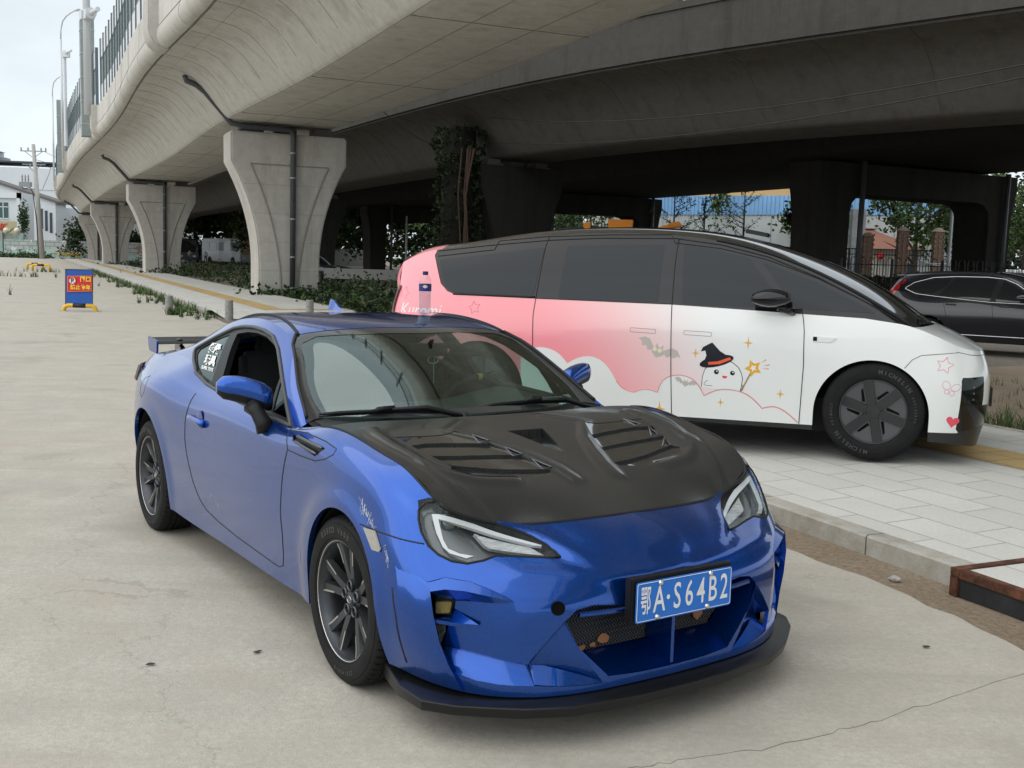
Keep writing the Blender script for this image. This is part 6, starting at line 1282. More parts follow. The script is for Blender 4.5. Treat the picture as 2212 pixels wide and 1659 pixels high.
# piers of deck 1
PIPE=mat('drain_pipe_grey',(.060,.066,.072),.4,noise=(3,.15,2))
def pier(name,lab,cx,cy,rz,wt=2.28,wb=1.20,zt=6.06,thk=1.55,m=CON,zb=-.1,group=None,pipe=True,relief=True):
    """local x across the deck (towards its left), local y along it"""
    t=thing(name,lab,'bridge pier',(cx,cy,gz(cy)),rz,group); g0=gz(cy); zt-=g0
    pr=[(wb,zb),(wb,1.15)]
    for k in range(1,15):
        u=k/14; z=1.15+(zt-1.05-1.15)*u; x=wb+(wt-wb)*(u**2.1); pr.append((x,z))
    pr+=[(wt,zt-1.02),(wt,zt)]
    O=[(x,z) for x,z in pr]+[(-x,z) for x,z in pr[::-1]]
    b=MB(); b.prism([(x,-thk/2,z) for x,z in O],(0,thk,0)); b.build('pier_body',m,t,bevel=.06)
    if relief:
        b=MB()
        for sg in (1,-1):
            P=[(sg*(.20+(wt*.62-.20)*(u**2.0)+.12),-thk/2-.012,.1+ (zt-1.25)*u) for u in np.linspace(0,1,16)]; b.tube(P,.035,5)
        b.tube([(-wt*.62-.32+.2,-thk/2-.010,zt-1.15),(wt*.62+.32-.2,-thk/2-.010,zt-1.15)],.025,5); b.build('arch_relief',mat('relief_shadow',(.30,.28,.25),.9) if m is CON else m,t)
        b=MB()
        for z in (1.0,2.05,3.1,4.15): b.box((0,-thk/2-.0,z),(wb*2*.97+(max(0,(z-1.15)/3.8)**2.1)*(wt-wb)*1.9,.012,.012))
        b.build('pour_joint',LINE,t)
    b=MB()
    for sx in (-1.35,1.35): b.box((sx,0,zt+.15),(.7,.7,.32)); b.box((sx,0,zt+.05),(.9,.9,.10))
    b.box((0,.1,zt+.14),(.75,.7,.26)); b.build('bearing_block',mat('bearing_dark',(.13,.125,.12),.8),t)
    if pipe:
        zz=zt+.16; b=MB(); y0=-thk/2-.12
        b.tube([(-3.75,y0,7.80-g0),(-3.70,y0,7.62-g0),(-3.35,y0,7.50-g0),(-3.05,y0,7.28-g0),(-2.45,y0,6.62-g0),(-2.15,y0,zz+.06),(-1.7,y0,zz),(-.1,y0,zz-.02),(.04,y0,zz-.06),(.10,y0,zz-.25),(.08,y0,.02)],.105,12)
        b.build('drain_pipe',PIPE,t,True); b=MB()
        for z in (.35,1.5,2.9,4.4,5.3): b.tube([(.085,y0,z),(.085,y0,z+.05)],.122,12)
        b.build('pipe_clamp',mat('clamp_zinc',(.30,.31,.32),.4,.5),t)
    return t
def rz_at(y): d=D1[int(np.argmin(np.abs(C1[:,1]-y)))]; return math.atan2(d[1],d[0])-math.pi/2+math.pi*0
labs=['nearest pale flyover pier with a dark drain pipe, beside the sidewalk','second pale flyover pier from the camera','third pale flyover pier from the camera','fourth and farthest pale flyover pier']
for i,(y,s) in enumerate(((40.6,-.28),(72.6,.0),(104.5,.2),(136.5,.2))):
    c,_=at1(y,s,0); d=D1[int(np.argmin(np.abs(C1[:,1]-y)))]; a=math.atan2(d[1],d[0])-math.pi/2
    # local +x must point to the deck's left; a rotation by a maps x to the right, so mirror by turning round
    pier('flyover_pier',labs[i],c.x,c.y,a,wt=2.15,wb=1.14,group='piers of the pale flyover')
# deck 2: darker ramp crossing behind
C2,D2,f2,t2=path([(46,3),(34,14),(25.4,23.2),(16.9,31.9),(8.8,39.9),(2.9,47.3),(-2.9,57),(-8.8,68.2),(-18.6,89),(-32,118),(-45,146),(-52,175)])
def sec2(hw=1.45,ww=4.4,z0=6.4,z1=8.75,zp=10.5):
    H=[(hw-.2,z0),(hw-.05,z0+.03),(hw+.06,z0+.12),(hw+.30,z0+.42),(hw+.62,z0+.85),(hw+.98,z0+1.3),(hw+1.4,z0+1.72),(hw+1.9,z0+2.03),(ww-.1,z1-.12),(ww-.1,z1-.02),(ww,z1-.02),(ww,zp-.25),(ww+.06,zp-.24),(ww+.06,zp),(ww-.24,zp),(ww-.28,z1+.4)]
    return H+[(-s,z) for s,z in H[::-1]]
CON3=node_mat('shade_darkened_concrete',m_conc(.09),.9)  # shade under the decks put into the colour as near-black concrete
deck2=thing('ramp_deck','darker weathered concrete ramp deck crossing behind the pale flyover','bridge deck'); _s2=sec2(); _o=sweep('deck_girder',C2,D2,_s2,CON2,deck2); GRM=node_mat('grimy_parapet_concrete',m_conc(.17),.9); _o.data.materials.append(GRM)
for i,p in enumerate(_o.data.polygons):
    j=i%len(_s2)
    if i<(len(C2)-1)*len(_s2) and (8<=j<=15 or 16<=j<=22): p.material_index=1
def at2(k,s,z): d=D2[k]; return Vector((C2[k,0]-d[1]*s,C2[k,1]+d[0]*s,z))
fl=MB(); q2=sec2()
for k in range(4,len(C2)-8): 
    fl.tube([at2(k,s+.0,z-.004) for s,z in q2[2:9]],.011,3,cap=False)
fl.build('formwork_joints',mat('old_joint',(.10,.09,.08),.9),deck2)
# deck 3: wide main deck on portal frames
C3,D3,f3,t3=path([(46,-6),(29,26),(17.0,50),(4.8,74),(-9,101),(-28,138),(-45,172)])
deck3=thing('main_deck','wide dark bridge deck on portal frames farthest back','bridge deck')
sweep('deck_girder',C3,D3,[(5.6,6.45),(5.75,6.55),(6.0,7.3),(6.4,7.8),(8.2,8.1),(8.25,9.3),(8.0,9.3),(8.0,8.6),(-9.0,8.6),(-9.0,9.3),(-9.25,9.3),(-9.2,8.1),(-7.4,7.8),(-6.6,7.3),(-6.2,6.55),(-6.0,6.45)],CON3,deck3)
def portal(lab,cx,cy,d,w=5.6,zt=6.3,zo=4.95,leg=1.6):
    a=math.atan2(d[1],d[0])-math.pi/2; t=thing('portal_pier',lab,'bridge pier',(cx,cy,gz(cy)),a,'portal frames under the wide deck'); zt-=gz(cy); zo-=gz(cy)*.5; b=MB(); O=[(-w+.35,-.1),(-w+.3,zt-2.2),(-w+.15,zt-1.3),(-w,zt-.7),(-w,zt),(w,zt),(w,zt-.7),(w-.15,zt-1.3),(w-.3,zt-2.2),(w-.35,-.1),(w-leg-.2,-.1),(w-leg-.2,zo-.9),(w-leg-.3,zo-.4),(w-leg-.6,zo-.1),(w-leg-1.1,zo),(-w+leg+1.1,zo),(-w+leg+.6,zo-.1),(-w+leg+.3,zo-.4),(-w+leg+.2,zo-.9),(-w+leg+.2,-.1)]
    V=[(x,-1.0,z) for x,z in O]+[(x,1.0,z) for x,z in O]; n=len(O); me=bmesh.new(); vs=[me.verts.new(v) for v in V]
    f1_=me.faces.new(vs[:n]); f2_=me.faces.new(vs[n:][::-1])
    for i in range(n): me.faces.new((vs[i],vs[n+i],vs[n+(i+1)%n],vs[(i+1)%n]))
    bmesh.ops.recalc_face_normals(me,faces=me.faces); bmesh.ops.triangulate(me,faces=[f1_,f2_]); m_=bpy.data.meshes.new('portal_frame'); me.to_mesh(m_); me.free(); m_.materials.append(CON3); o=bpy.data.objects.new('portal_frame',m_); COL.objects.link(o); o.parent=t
    b=MB(); b.tube([(-w+2.3,-1.2,zt+.1),(-w+2.25,-1.2,.05)],.12,10); b.build('drain_pipe',mat('old_pipe',(.09,.095,.10),.45),t,True); b=MB(); b.tube([(w-.9,-1.2,zt+.1),(w-.95,-1.2,.05)],.12,10); b.build('drain_pipe',mat('old_pipe',(.09,.095,.10),.45),t,True); return t
portal('nearer portal frame under the wide deck, right of the people carrier roof',18.0,50,np.array([-.454,.891]),w=6.2); portal('farther portal frame under the wide deck, seen above the people carrier roof',4.8,74.5,np.array([-.454,.891])); portal('distant portal frame in the dark behind the pale piers',-9,101,np.array([-.454,.891]))
# deck-2 pier wrapped in ivy
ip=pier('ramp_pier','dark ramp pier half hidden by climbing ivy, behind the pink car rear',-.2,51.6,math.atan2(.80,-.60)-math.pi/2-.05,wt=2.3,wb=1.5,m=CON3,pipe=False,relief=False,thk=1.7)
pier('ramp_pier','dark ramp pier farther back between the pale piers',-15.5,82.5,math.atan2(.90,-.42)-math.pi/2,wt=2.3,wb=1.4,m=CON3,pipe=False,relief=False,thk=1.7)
# ================= black SUV
SV_S=[A('.85,0,.90 .82,.45,.90 .72,.72,.92 .5,.82,.96 0,.86,1.0 -.5,.875,1.03 -1.2,.88,1.05 -2.0,.88,1.08 -2.6,.87,1.13 -3.1,.85,1.19 -3.4,.80,1.22 -3.55,.68,1.22 -3.6,.35,1.22 -3.61,0,1.22'),
A('.92,0,.72 .88,.45,.72 .78,.78,.74 .55,.90,.80 0,.92,.86 -.5,.922,.87 -1.2,.922,.88 -2.0,.922,.90 -2.6,.93,.93 -3.1,.92,.96 -3.42,.85,.98 -3.6,.71,.98 -3.66,.35,.98 -3.67,0,.98'),
A('.95,0,.50 .90,.45,.50 .80,.78,.50 .58,.91,.55 0,.935,.60 -.5,.925,.60 -1.2,.92,.60 -2.0,.925,.60 -2.6,.94,.62 -3.1,.93,.62 -3.45,.86,.62 -3.64,.72,.62 -3.70,.35,.62 -3.71,0,.62'),
A('.90,0,.22 .86,.45,.22 .76,.76,.23 .55,.87,.26 0,.90,.26 -.5,.89,.26 -1.2,.885,.26 -2.0,.89,.26 -2.6,.90,.27 -3.1,.89,.29 -3.42,.82,.32 -3.58,.68,.35 -3.62,.35,.35 -3.63,0,.35')]
SV_H=[A('.5,.82,.96 .66,.72,.945 .77,.5,.92 .83,.25,.905 .85,0,.90'),A('.1,.855,.995 .14,.70,1.02 .2,.5,1.03 .24,.25,1.03 .25,0,1.03'),A('-.45,.875,1.03 -.38,.72,1.06 -.28,.5,1.07 -.22,.25,1.075 -.2,0,1.075')]
SV_W=[A('-.50,.86,1.04 -.48,.74,1.06 -.36,.5,1.075 -.28,.25,1.08 -.25,0,1.08'),A('-.85,.77,1.32 -.82,.66,1.35 -.72,.45,1.37 -.66,.2,1.375 -.64,0,1.375'),A('-1.15,.70,1.50 -1.12,.60,1.535 -1.06,.4,1.56 -1.03,.2,1.57 -1.02,0,1.57'),A('-1.6,.665,1.60 -1.6,.57,1.635 -1.6,.38,1.655 -1.6,.2,1.665 -1.6,0,1.668'),A('-2.3,.66,1.605 -2.3,.57,1.64 -2.3,.38,1.66 -2.3,.2,1.67 -2.3,0,1.672'),A('-3.0,.65,1.56 -3.0,.57,1.60 -3.0,.38,1.62 -3.0,.2,1.63 -3.0,0,1.63'),A('-3.28,.635,1.52 -3.30,.57,1.56 -3.36,.38,1.58 -3.38,.2,1.585 -3.38,0,1.587')]
sside,shood,sroof,sflank,stail=shell(SV_S,SV_H,SV_W,bulge=.05)
S2=add_skin([(sside,(-2,.92,.7),(0,1,0)),(sflank,(-2,.8,1.4),(0,1,0)),(stail,(-3.5,.3,1.4),(-1,0,0))]); S3=add_skin([(sroof,(-2,.1,1.6),(0,0,1))]); S4=add_skin([(shood,(.3,.1,1.0),(0,0,1))])
def s3(s): return np.array([[float(q.split(',')[0]),.9,float(q.split(',')[1])] for q in s.split()])
BPT=mat('black_pearl_paint',(.005,.006,.012),.25,.3,1.,coatr=.02); SGL=mat('tinted_window',(.012,.014,.016),.04,coat=.6)
suvP=[s3('-3.13,1.30 -2.95,1.42 -2.60,1.52 -2.30,1.545 -2.36,1.40 -2.62,1.19 -2.9,1.215'),s3('-2.22,1.55 -1.60,1.565 -1.42,1.55 -1.50,1.09 -2.50,1.165'),s3('-1.30,1.53 -1.12,1.44 -.80,1.22 -.68,1.075 -1.40,1.085')]
S2.cut(rnd_poly(s3('-3.20,1.29 -3.02,1.43 -2.65,1.55 -2.2,1.585 -1.6,1.59 -1.28,1.56 -1.05,1.46 -.74,1.24 -.58,1.05 -1.5,1.06 -2.5,1.135 -2.95,1.18'),.03,3),(0,1,.2),1,keep={0})
for i,P in enumerate(suvP): S2.cut(rnd_poly(P,.03,3),(0,1,.2),2+i,keep={1})
S2.cut(circ(0,.36,.385,.92,.0),(0,1,0),9,keep={0}); S2.cut(circ(-2.66,.36,.385,.92,.0),(0,1,0),9,keep={0}); S2.cut(s3('-3.7,.2 .7,.2 .7,.34 .42,.40 -.42,.36 -2.25,.36 -3.05,.40 -3.7,.42'),(0,1,0),6,keep={0})
S2.cut(A('-3.33,.80,1.46 -3.30,.84,1.44 -3.45,.90,1.16 -3.60,.80,1.14 -3.63,.62,1.14 -3.62,.62,1.2 -3.5,.66,1.24'),(-.6,.75,0),7,keep={0})
def suv(name,lab,loc,rz,lit=False):
    r=thing(name,lab,'SUV',loc,rz); sk_obj('body',both(sk_data(S2,0))+[sk_data(S3,0)]+[sk_data(S4,0)],BPT,r)
    for sg,fl in ((-1,flip_data),(1,lambda D:D)):
        sk_obj('window_frame',[fl(sk_data(S2,1,push=.001))],BLK,r)
        for i in range(3): sk_obj('side_window',[fl(sk_data(S2,2+i,push=.002))],SGL,r)
        sk_obj('sill_cladding',[fl(sk_data(S2,6,push=.004))],BLK,r); sk_obj('tail_light',[fl(sk_data(S2,7,push=.004))],mat('tail_red',(.30,.008,.01),.15,coat=1.),r)
        P=[tuple(p) for p in S2.trace(rnd_poly(s3('-3.20,1.29 -3.02,1.43 -2.65,1.55 -2.2,1.585 -1.6,1.59 -1.28,1.56 -1.05,1.46 -.74,1.24 -.58,1.05 -1.5,1.06 -2.5,1.135 -2.95,1.18'),.03,3),(0,1,.2),True,.05,.004)]; b=MB(); b.tube([(x,y*sg,z) for x,y,z in P],.009,5,closed=True)
        b.tube([(x,y*sg,z) for x,y,z in [tuple(p) for p in S2.trace(s3('-2.25,.385 -.42,.385'),(0,1,0),False,.1,.006)]],.012,5); b.build('chrome_trim',CHR,r,True)
        b=MB(); ring=[];n=8
        for i,x in enumerate(np.linspace(-.98,-.72,n)):
            u=i/(n-1); s=math.sin(math.pi*(u*.84+.08))**.5; ring.append([(x,(1.0+.09*s*math.cos(t))*sg,1.16+.075*s*math.sin(t)) for t in np.linspace(0,2*math.pi,14,endpoint=False)])
        V=[p for q in ring for p in q]; F=[(i*14+k,i*14+(k+1)%14,(i+1)*14+(k+1)%14,(i+1)*14+k) for i in range(n-1) for k in range(14)]+[tuple(range(14)),tuple((n-1)*14+k for k in range(14))]; b.add(V,F); b.box((-.78,.91*sg,1.09),(.1,.1,.04)); b.build('door_mirror',BPT,r,True)
        for x in (-2.33,-1.32):
            b=MB(); P=S2.trace([(x,.93,.985),(x+.2,.93,.98)],(0,1,0),False,.05,.02); b.tube([(p.x,p.y*sg,p.z) for p in P],.014,6); b.build('handle',CHR if False else BPT,r,True)
        b=MB()
        for s_ in ('-1.47,1.57 -1.46,1.06 -1.42,.8 -1.42,.36','-2.42,1.12 -2.36,.95 -2.30,.75 -2.24,.62','-.52,1.02 -.46,.8 -.46,.36'): b.tube([(p.x,p.y*sg,p.z) for p in S2.trace(s3(s_),(0,1,0),False,.08,.001)],.004,4)
        b.build('door_gap',MATS['gap_black'],r)
    b=MB(); b.prism([(-3.25,-.62,1.535),(-3.45,-.58,1.525),(-3.45,.58,1.525),(-3.25,.62,1.535)],(0,0,.035)); b.build('roof_spoiler',BPT,r,bevel=.01)
    b=MB(); b.box((-1.4,0,.36),(4.2,1.4,.25)); b.build('underbody',MATS['underbody_black'],r)
    for x in (0,-2.66):
        for sg in (1,-1):
            w=thing('wheel',None,None); w.parent=r; w.location=(x,.80*sg,.345); M=Matrix.Rotation(-math.pi/2*sg,4,'X'); b=MB(); b.lathe([(.22,-.1),(.31,-.11),(.34,-.09),(.345,0),(.34,.09),(.31,.11),(.225,.10),(.22,.06)],36,M); b.build('tyre',RUB,w,40)
            b=MB(); b.lathe([(.225,.09),(.21,.085),(.19,.0),(0,.0)],36,M)
            for k in range(5):
                Q=M@Matrix.Rotation(2*math.pi*k/5,4,'Z'); b.add([Q@Vector(p) for p in ((-.03,.02,.07),(.03,.02,.07),(.045,.21,.08),(-.045,.21,.08))],[(0,1,2,3)])
            b.build('rim',MATS['gunmetal'],w)
    if lit:
        b=MB()
        for sg in (1,-1): b.tube([(.84,.60*sg,.80),(.87,.60*sg,.80)],.06,12)
        b.build('lit_headlight',mat('lit_lamp',(1,1,1),.3,emit=(1,.95,.85),es=8),r)
    return r
suv('black_suv','black SUV with chrome window trim parked at the right edge behind the people carrier',(11.2,21.1,.0),math.atan2(-.6,.8))
suv('dark_suv','dark SUV with lit headlight in the gloom behind the nearest pier',(-10.2,60.5,gz(60)),math.radians(-12),True)
# ================= vegetation
LEAF=[mat('leaf_dark',(.020,.040,.014),.6,noise=(3,.4,2)),mat('leaf_mid',(.045,.085,.022),.6,noise=(3,.4,2)),mat('leaf_light',(.10,.155,.04),.6,noise=(3,.35,2)),mat('leaf_dry',(.13,.085,.045),.8)]
BARK=mat('bark',(.075,.06,.045),.9,bump=(20,.02))
def leaves(n,pts,size,rs,up=.3):
    """n leaf quads scattered round the sample points"""
    P=pts[rs.randint(0,len(pts),n)]; V=np.zeros((n,4,3)); d=rs.randn(n,3); d[:,2]+=up*2*np.sign(rs.rand(n)-.2); d/=np.linalg.norm(d,axis=1)[:,None]; a=np.cross(d,rs.randn(n,3)); a/=np.linalg.norm(a,axis=1)[:,None]+1e-9; b=np.cross(d,a); s=size*(.55+.9*rs.rand(n))[:,None]
    V[:,0]=P-a*s; V[:,1]=P-b*s*.55; V[:,2]=P+a*s; V[:,3]=P+b*s*.55; return V.reshape(-1,3),[(4*i,4*i+1,4*i+2,4*i+3) for i in range(n)]
def leaf_obj(name,pts,n,size,rs,parent=None,w=(.45,.4,.15,.0)):
    V,F=leaves(n,pts,size,rs); fm=rs.choice(4,n,p=np.array(w)/sum(w)); return obj(name,V,F,None,parent,False,mats=LEAF,fm=fm)
def clumps(rs,c,r,nc,cr,shell=.6):
    out=[]
    for _ in range(nc):
        d=rs.randn(3); d/=np.linalg.norm(d); rad=(shell+(1-shell)*rs.rand()); p=np.array(c)+d*np.array(r)*rad; k=cr*(.6+.8*rs.rand()); out.append(p+rs.randn(60,3)*k*np.array([1,1,.7]))
    return np.vstack(out)
def tree(name,lab,x,y,h,cr,seed,cat='tree',group=None,n=2600,size=.20,w=(.45,.4,.15,0),trunk_h=.35,lean=0):
    rs=np.random.RandomState(seed); t=thing(name,lab,cat,(x,y,gz(y)),0,group); b=MB(); top=Vector((lean,0,h*.8)); b.tube([(0,0,-.1),(lean*.2,0,h*.25),(lean*.6,.05,h*.55),top],[h*.022+.03,h*.017+.02,h*.011+.01,.02],8)
    for k in range(6): a=rs.rand()*6.28; z=h*(trunk_h+.08*k); b.tube([(lean*z/h*.7,0,z),(math.cos(a)*cr*.35,math.sin(a)*cr*.35,z+h*.10),(math.cos(a)*cr*.8,math.sin(a)*cr*.8,z+h*.16)],[h*.010+.01,h*.006+.008,.012],5)
    b.build('trunk',BARK,t,True); pts=clumps(rs,(lean*.6,0,h*(trunk_h+(1-trunk_h)*.52)),(cr,cr,h*(1-trunk_h)*.46),34,cr*.17,.45); leaf_obj('crown',pts,n,size,rs,t,w); return t
kinds=['dense dark green tree','rounded mid-green tree','taller loose-crowned tree']
tl=[(27.5,74,9.5,3.2),(32.5,78,10.5,3.6),(37.5,74,9.,3.4),(42.8,78,10,3.6),(35.2,72,11.5,3.6),(25,88,9,3.4),(31,90,9.5,4),(37,92,9.5,4),(45,95,11,4.2),(54,90,11,4.5)]
pos=['left end of the wood seen through the portal opening','seen in the middle of the portal opening','seen at the right side of the portal opening','hidden mostly by the right portal leg','at the far right edge beyond the portal','behind the white post beyond the portal','in the second row behind the portal opening','in the second row right of the portal opening','in the back row at the far right','at the outer right end of the back row']
for i,(x,y,h,c) in enumerate(tl): tree('broadleaf_tree','%s %s'%(kinds[i%3],pos[i]),x,y,h,c,100+i,group='trees beyond the portal frames',n=7500,size=.15,w=(.2,.42,.38,0),trunk_h=.22)
tl2=[(-21,112,8.5,4),(-14.5,108,8,3.8),(-8,112,8.5,4),(-2,118,8,4),(3.5,112,8.5,3.8),(9.5,120,8.8,4.2),(-29,122,8,4),(-37,150,8,4.5),(-46,158,8,4.5),(-30,150,7.5,4)]
pos2=['left of the lamp post seen past the nearest pier','right behind the thin lamp post past the nearest pier','just left of the ivy-covered pier','hidden behind the ivy-covered pier','seen above the rear roof of the people carrier','seen above the middle of the people carrier roof','between the second and nearest pier','behind the coaches under the bridge','beyond the coaches, farthest left','behind the standing man under the bridge']
for i,(x,y,h,c) in enumerate(tl2): tree('broadleaf_tree','%s %s'%(kinds[i%3],pos2[i]),x,y,h,c,200+i,group='trees behind the dark decks',n=4500,size=.19,w=(.4,.42,.18,0),trunk_h=.12)
# young ginkgo-like trees in front of the blue fence
def sapling(lab,x,y,h,seed,yellow=0.):
    rs=np.random.RandomState(seed); t=thing('young_tree',lab,'young tree',(x,y,gz(y)),0,'young trees before the blue fence'); b=MB(); b.tube([(0,0,0),(.03,0,h*.5),(0,0,h)],[.09,.07,.02],7); P=[]
    for k in range(15):
        z=h*(.40+.55*k/14); a=rs.rand()*6.28; L=(1-.45*k/14)*1.9*(.7+.5*rs.rand()); e=Vector((math.cos(a)*L,math.sin(a)*L*.6,z+L*.55)); b.tube([(0,0,z),tuple(Vector((0,0,z)).lerp(e,.5)-Vector((0,0,.06))),e],[.03,.02,.01],4)
        for u in np.linspace(.2,1.05,9): q=Vector((0,0,z)).lerp(e,u); P.append(np.array(q)+rs.randn(9,3)*.10)
    b.build('trunk',BARK,t,True); leaf_obj('crown',np.vstack(P),620,.075,rs,t,(.1,.4,.5,0)); return t
sapling('leftmost slender young tree before the blue fence',10.5,72,6.8,1); sapling('middle slender young tree before the blue fence',12.8,73.5,6.2,2); sapling('rightmost young tree before the blue fence, the tallest of the three',15.6,74,7.6,3)
rs=np.random.RandomState(9); yb=thing('climbing_plant','yellow-green climber hanging on the blue fence beside the tallest young tree','plant',(17.3,92,0)); leaf_obj('foliage',np.array([0,0,7.3])+rs.randn(300,3)*[.45,.15,.75],900,.14,rs,yb,(.0,.2,.8,0))
# ivy on the ramp pier
rs=np.random.RandomState(11); iv=thing('ivy','thick dark ivy covering the left face of the ramp pier up to the deck','ivy',(-2.75,50.0,gz(50))); n=900; a=rs.rand(n)*6.28; z=rs.rand(n)*7.7; r_=1.0+.12*np.sin(z*3+a*2)+.08*rs.randn(n)
leaf_obj('foliage',np.stack([np.cos(a)*r_*(1+.06*np.sin(z*2)),np.sin(a)*r_*.8,z],1)+rs.randn(n,3)*.05,9000,.10,rs,iv,(.75,.17,.02,.06)); b=MB(); b.tube([(0,0,0),(0,0,7.6)],.78,10); b.build('stem_mass',mat('ivy_core',(.012,.012,.008),.95),iv)
b=MB()
for k in range(7): x=.35+.25*rs.randn()*.5; b.tube([(x,-.95,0),(x+.1*rs.randn(),-1.0,2),(x+.1*rs.randn(),-1.02,4.5),(x+.15*rs.randn(),-.95,6.6)],.035,5)
b.build('bare_vine',mat('vine_brown',(.10,.06,.045),.9),iv)
for k,(x,y,z,s,lab) in enumerate(((12.4,48.6,1.6,.5,'small dark creeper clinging to the left leg of the nearer portal'),(12.3,48.7,3.9,.25,'thin sprig of creeper high on the left leg of the nearer portal'))):
    t=thing('creeper',lab,'creeper',(x,y,z)); leaf_obj('foliage',rs.randn(120,3)*[s*.4,.1,s],300,.09,rs,t,(.8,.2,0,0))
# low growth
def weeds(name,pts,n,h,rs,w=(.1,.5,.4,0),blade=True,wd=.006):
    P=pts[rs.randint(0,len(pts),n)]+np.c_[rs.randn(n,2)*.03,np.zeros(n)]; a=rs.rand(n)*6.28; L=h*(.4+.8*rs.rand(n)); lean=rs.randn(n,2)*.35; V=np.zeros((n,5,3)); w_=wd*(.7+.8*rs.rand(n))
    dx=np.cos(a)*w_; dy=np.sin(a)*w_; V[:,0]=P+np.c_[dx,dy,0*a]; V[:,1]=P-np.c_[dx,dy,0*a]; m=P+np.c_[lean*L[:,None]*.35,L*.6]; V[:,2]=m-np.c_[dx,dy,0*a]*.7; V[:,3]=m+np.c_[dx,dy,0*a]*.7; V[:,4]=P+np.c_[lean*L[:,None]*1.0,L]
    F=[];fm=[]; c=rs.choice(4,n,p=np.array(w)/sum(w))
    for i in range(n): F+=[(5*i,5*i+1,5*i+2,5*i+3),(5*i+3,5*i+2,5*i+4)]; fm+=[c[i],c[i]]
    return tag(obj(name,V.reshape(-1,3),F,None,None,False,mats=LEAF,fm=fm),kind='stuff')
def lowleaves(name,pts,n,size,rs,w): V,F=leaves(n,pts,size,rs,.6); return tag(obj(name,V,F,None,None,False,mats=LEAF,fm=rs.choice(4,n,p=np.array(w)/sum(w))),kind='stuff')
rs=np.random.RandomState(21); P=[]
for s in np.arange(24.5,75,.35):
    if s>42 and rs.rand()<.3: continue
    k=.5+.5*math.sin(s*.9)+.6*rs.rand()
    for _ in range(int(1+3*k)): P.append(tuple(kp(s+rs.randn()*.15,-.12-abs(rs.randn())*.28*k,.01)))
for s in np.arange(20.8,24.5,.2):
    for _ in range(1): P.append(tuple(kp(s+rs.randn()*.1,-.1-abs(rs.randn())*.4,.01)))
weeds('kerb_weeds',np.array(P),1900,.26,rs,wd=.010); lowleaves('kerb_weed_leaves',np.array(P)+[0,0,.05],1500,.04,rs,(.3,.5,.2,0))
P=np.array([tuple(kp(s,4.25+abs(rs.randn())*.5,.02)) for s in np.arange(-4,7,.02) for _ in (0,)]); P=P[(P[:,1]>8)]; weeds('verge_grass',P,3600,.22,rs,(.05,.45,.35,.15),wd=.005)
P=np.array([tuple(kp(rs.uniform(1,7.5),4.4+rs.rand()*5,.01)) for _ in range(200)]); weeds('verge_grass',P,900,.12,rs,(.05,.4,.3,.25),wd=.004)
# undergrowth between the piers (mounds of leafy weeds)
P=[]
for _ in range(900):
    s=rs.uniform(24,110); t=rs.uniform(4.3,15); k=.5+.5*math.sin(s*.35+t*.5)*math.cos(t*.6-s*.13); 
    if rs.rand()>k+.25: continue
    q=kp(s,t,0); P.append(np.array(q)+np.abs(rs.randn(14,3))*[0,0,.16*(1+1.5*k)]+rs.randn(14,3)*[.45,.45,.0])
for _ in range(260):
    s=rs.uniform(25,40); t=4.4+abs(rs.randn())*2.2; q=kp(s,t,0); P.append(np.array(q)+np.abs(rs.randn(14,3))*[0,0,.20]+rs.randn(14,3)*[.3,.3,.0])
lowleaves('undergrowth',np.vstack(P),24000,.085,rs,(.45,.4,.12,.03))
for (cx,cy,r_,lab) in ((-8.35,39.3,.9,'leafy weeds at the foot of the nearest pale pier'),(-22.4,70.2,1.1,'leafy weeds at the foot of the second pale pier'),(-36.9,102,1.2,'leafy weeds at the foot of the third pale pier')):
    t=thing('weed_clump',lab,'weeds',(cx,cy,gz(cy)),0,'weed clumps at the pier feet'); leaf_obj('foliage',rs.randn(200,3)*[r_,.35,.16]+[0,0,.18],800,.09,rs,t,(.35,.5,.15,0))
P=[]
for cx,cy,w_,n_ in ((-28.5,57.5,1.6,40),(-18.2,35.8,.5,10),(-26,42,.7,9),(-30,69,2,20)):
    for _ in range(n_): P.append((cx+rs.randn()*w_,cy+rs.randn()*.12,gz(cy)+.01))
weeds('yard_weeds',np.array(P),700,.34,rs,(.0,.4,.45,.15),wd=.010)
# hedge mass and hooped fence behind the SUV
hg=thing('hedge','dark clipped hedge along the lane behind the black SUV','hedge',(0,0,0)); P=[]
for x in np.arange(10.5,34,.12): y=40+.05*x; P.append(np.stack([x+rs.randn(26)*.1,y+rs.uniform(-.5,.5,26),rs.rand(26)*1.55*(1+.06*math.sin(x*1.7))],1))
leaf_obj('foliage',np.vstack(P),9000,.10,rs,hg,(.9,.1,0,0)); b=MB(); b.box((22,41.1,.72),(24,.6,1.4),rz=.05); b.build('stem_mass',MATS['ivy_core'],hg)
b=MB(); IRON=mat('black_iron',(.008,.008,.009),.5); x=12.0
while x<36:
    y=38.9+.05*x; b.tube([(x,y,1.2),(x,y,2.02),(x+.035,y,2.12),(x+.11,y,2.15),(x+.185,y,2.12),(x+.22,y,2.02),(x+.22,y,1.2)],.014,4); x+=.34
for z in (1.42,1.88): b.tube([(12,39.5,z),(36,40.7,z)],.016,4)
for x in np.arange(12,36.5,1.9): b.box((x,38.9+.05*x,1.05),(.08,.08,2.1))
tag(b.build('hooped_fence',IRON),'black hoop-topped iron railing in front of the brick pillars','fence')
BRK=mat('red_brick',(.34,.20,.13),.85,noise=(2,.2,4))
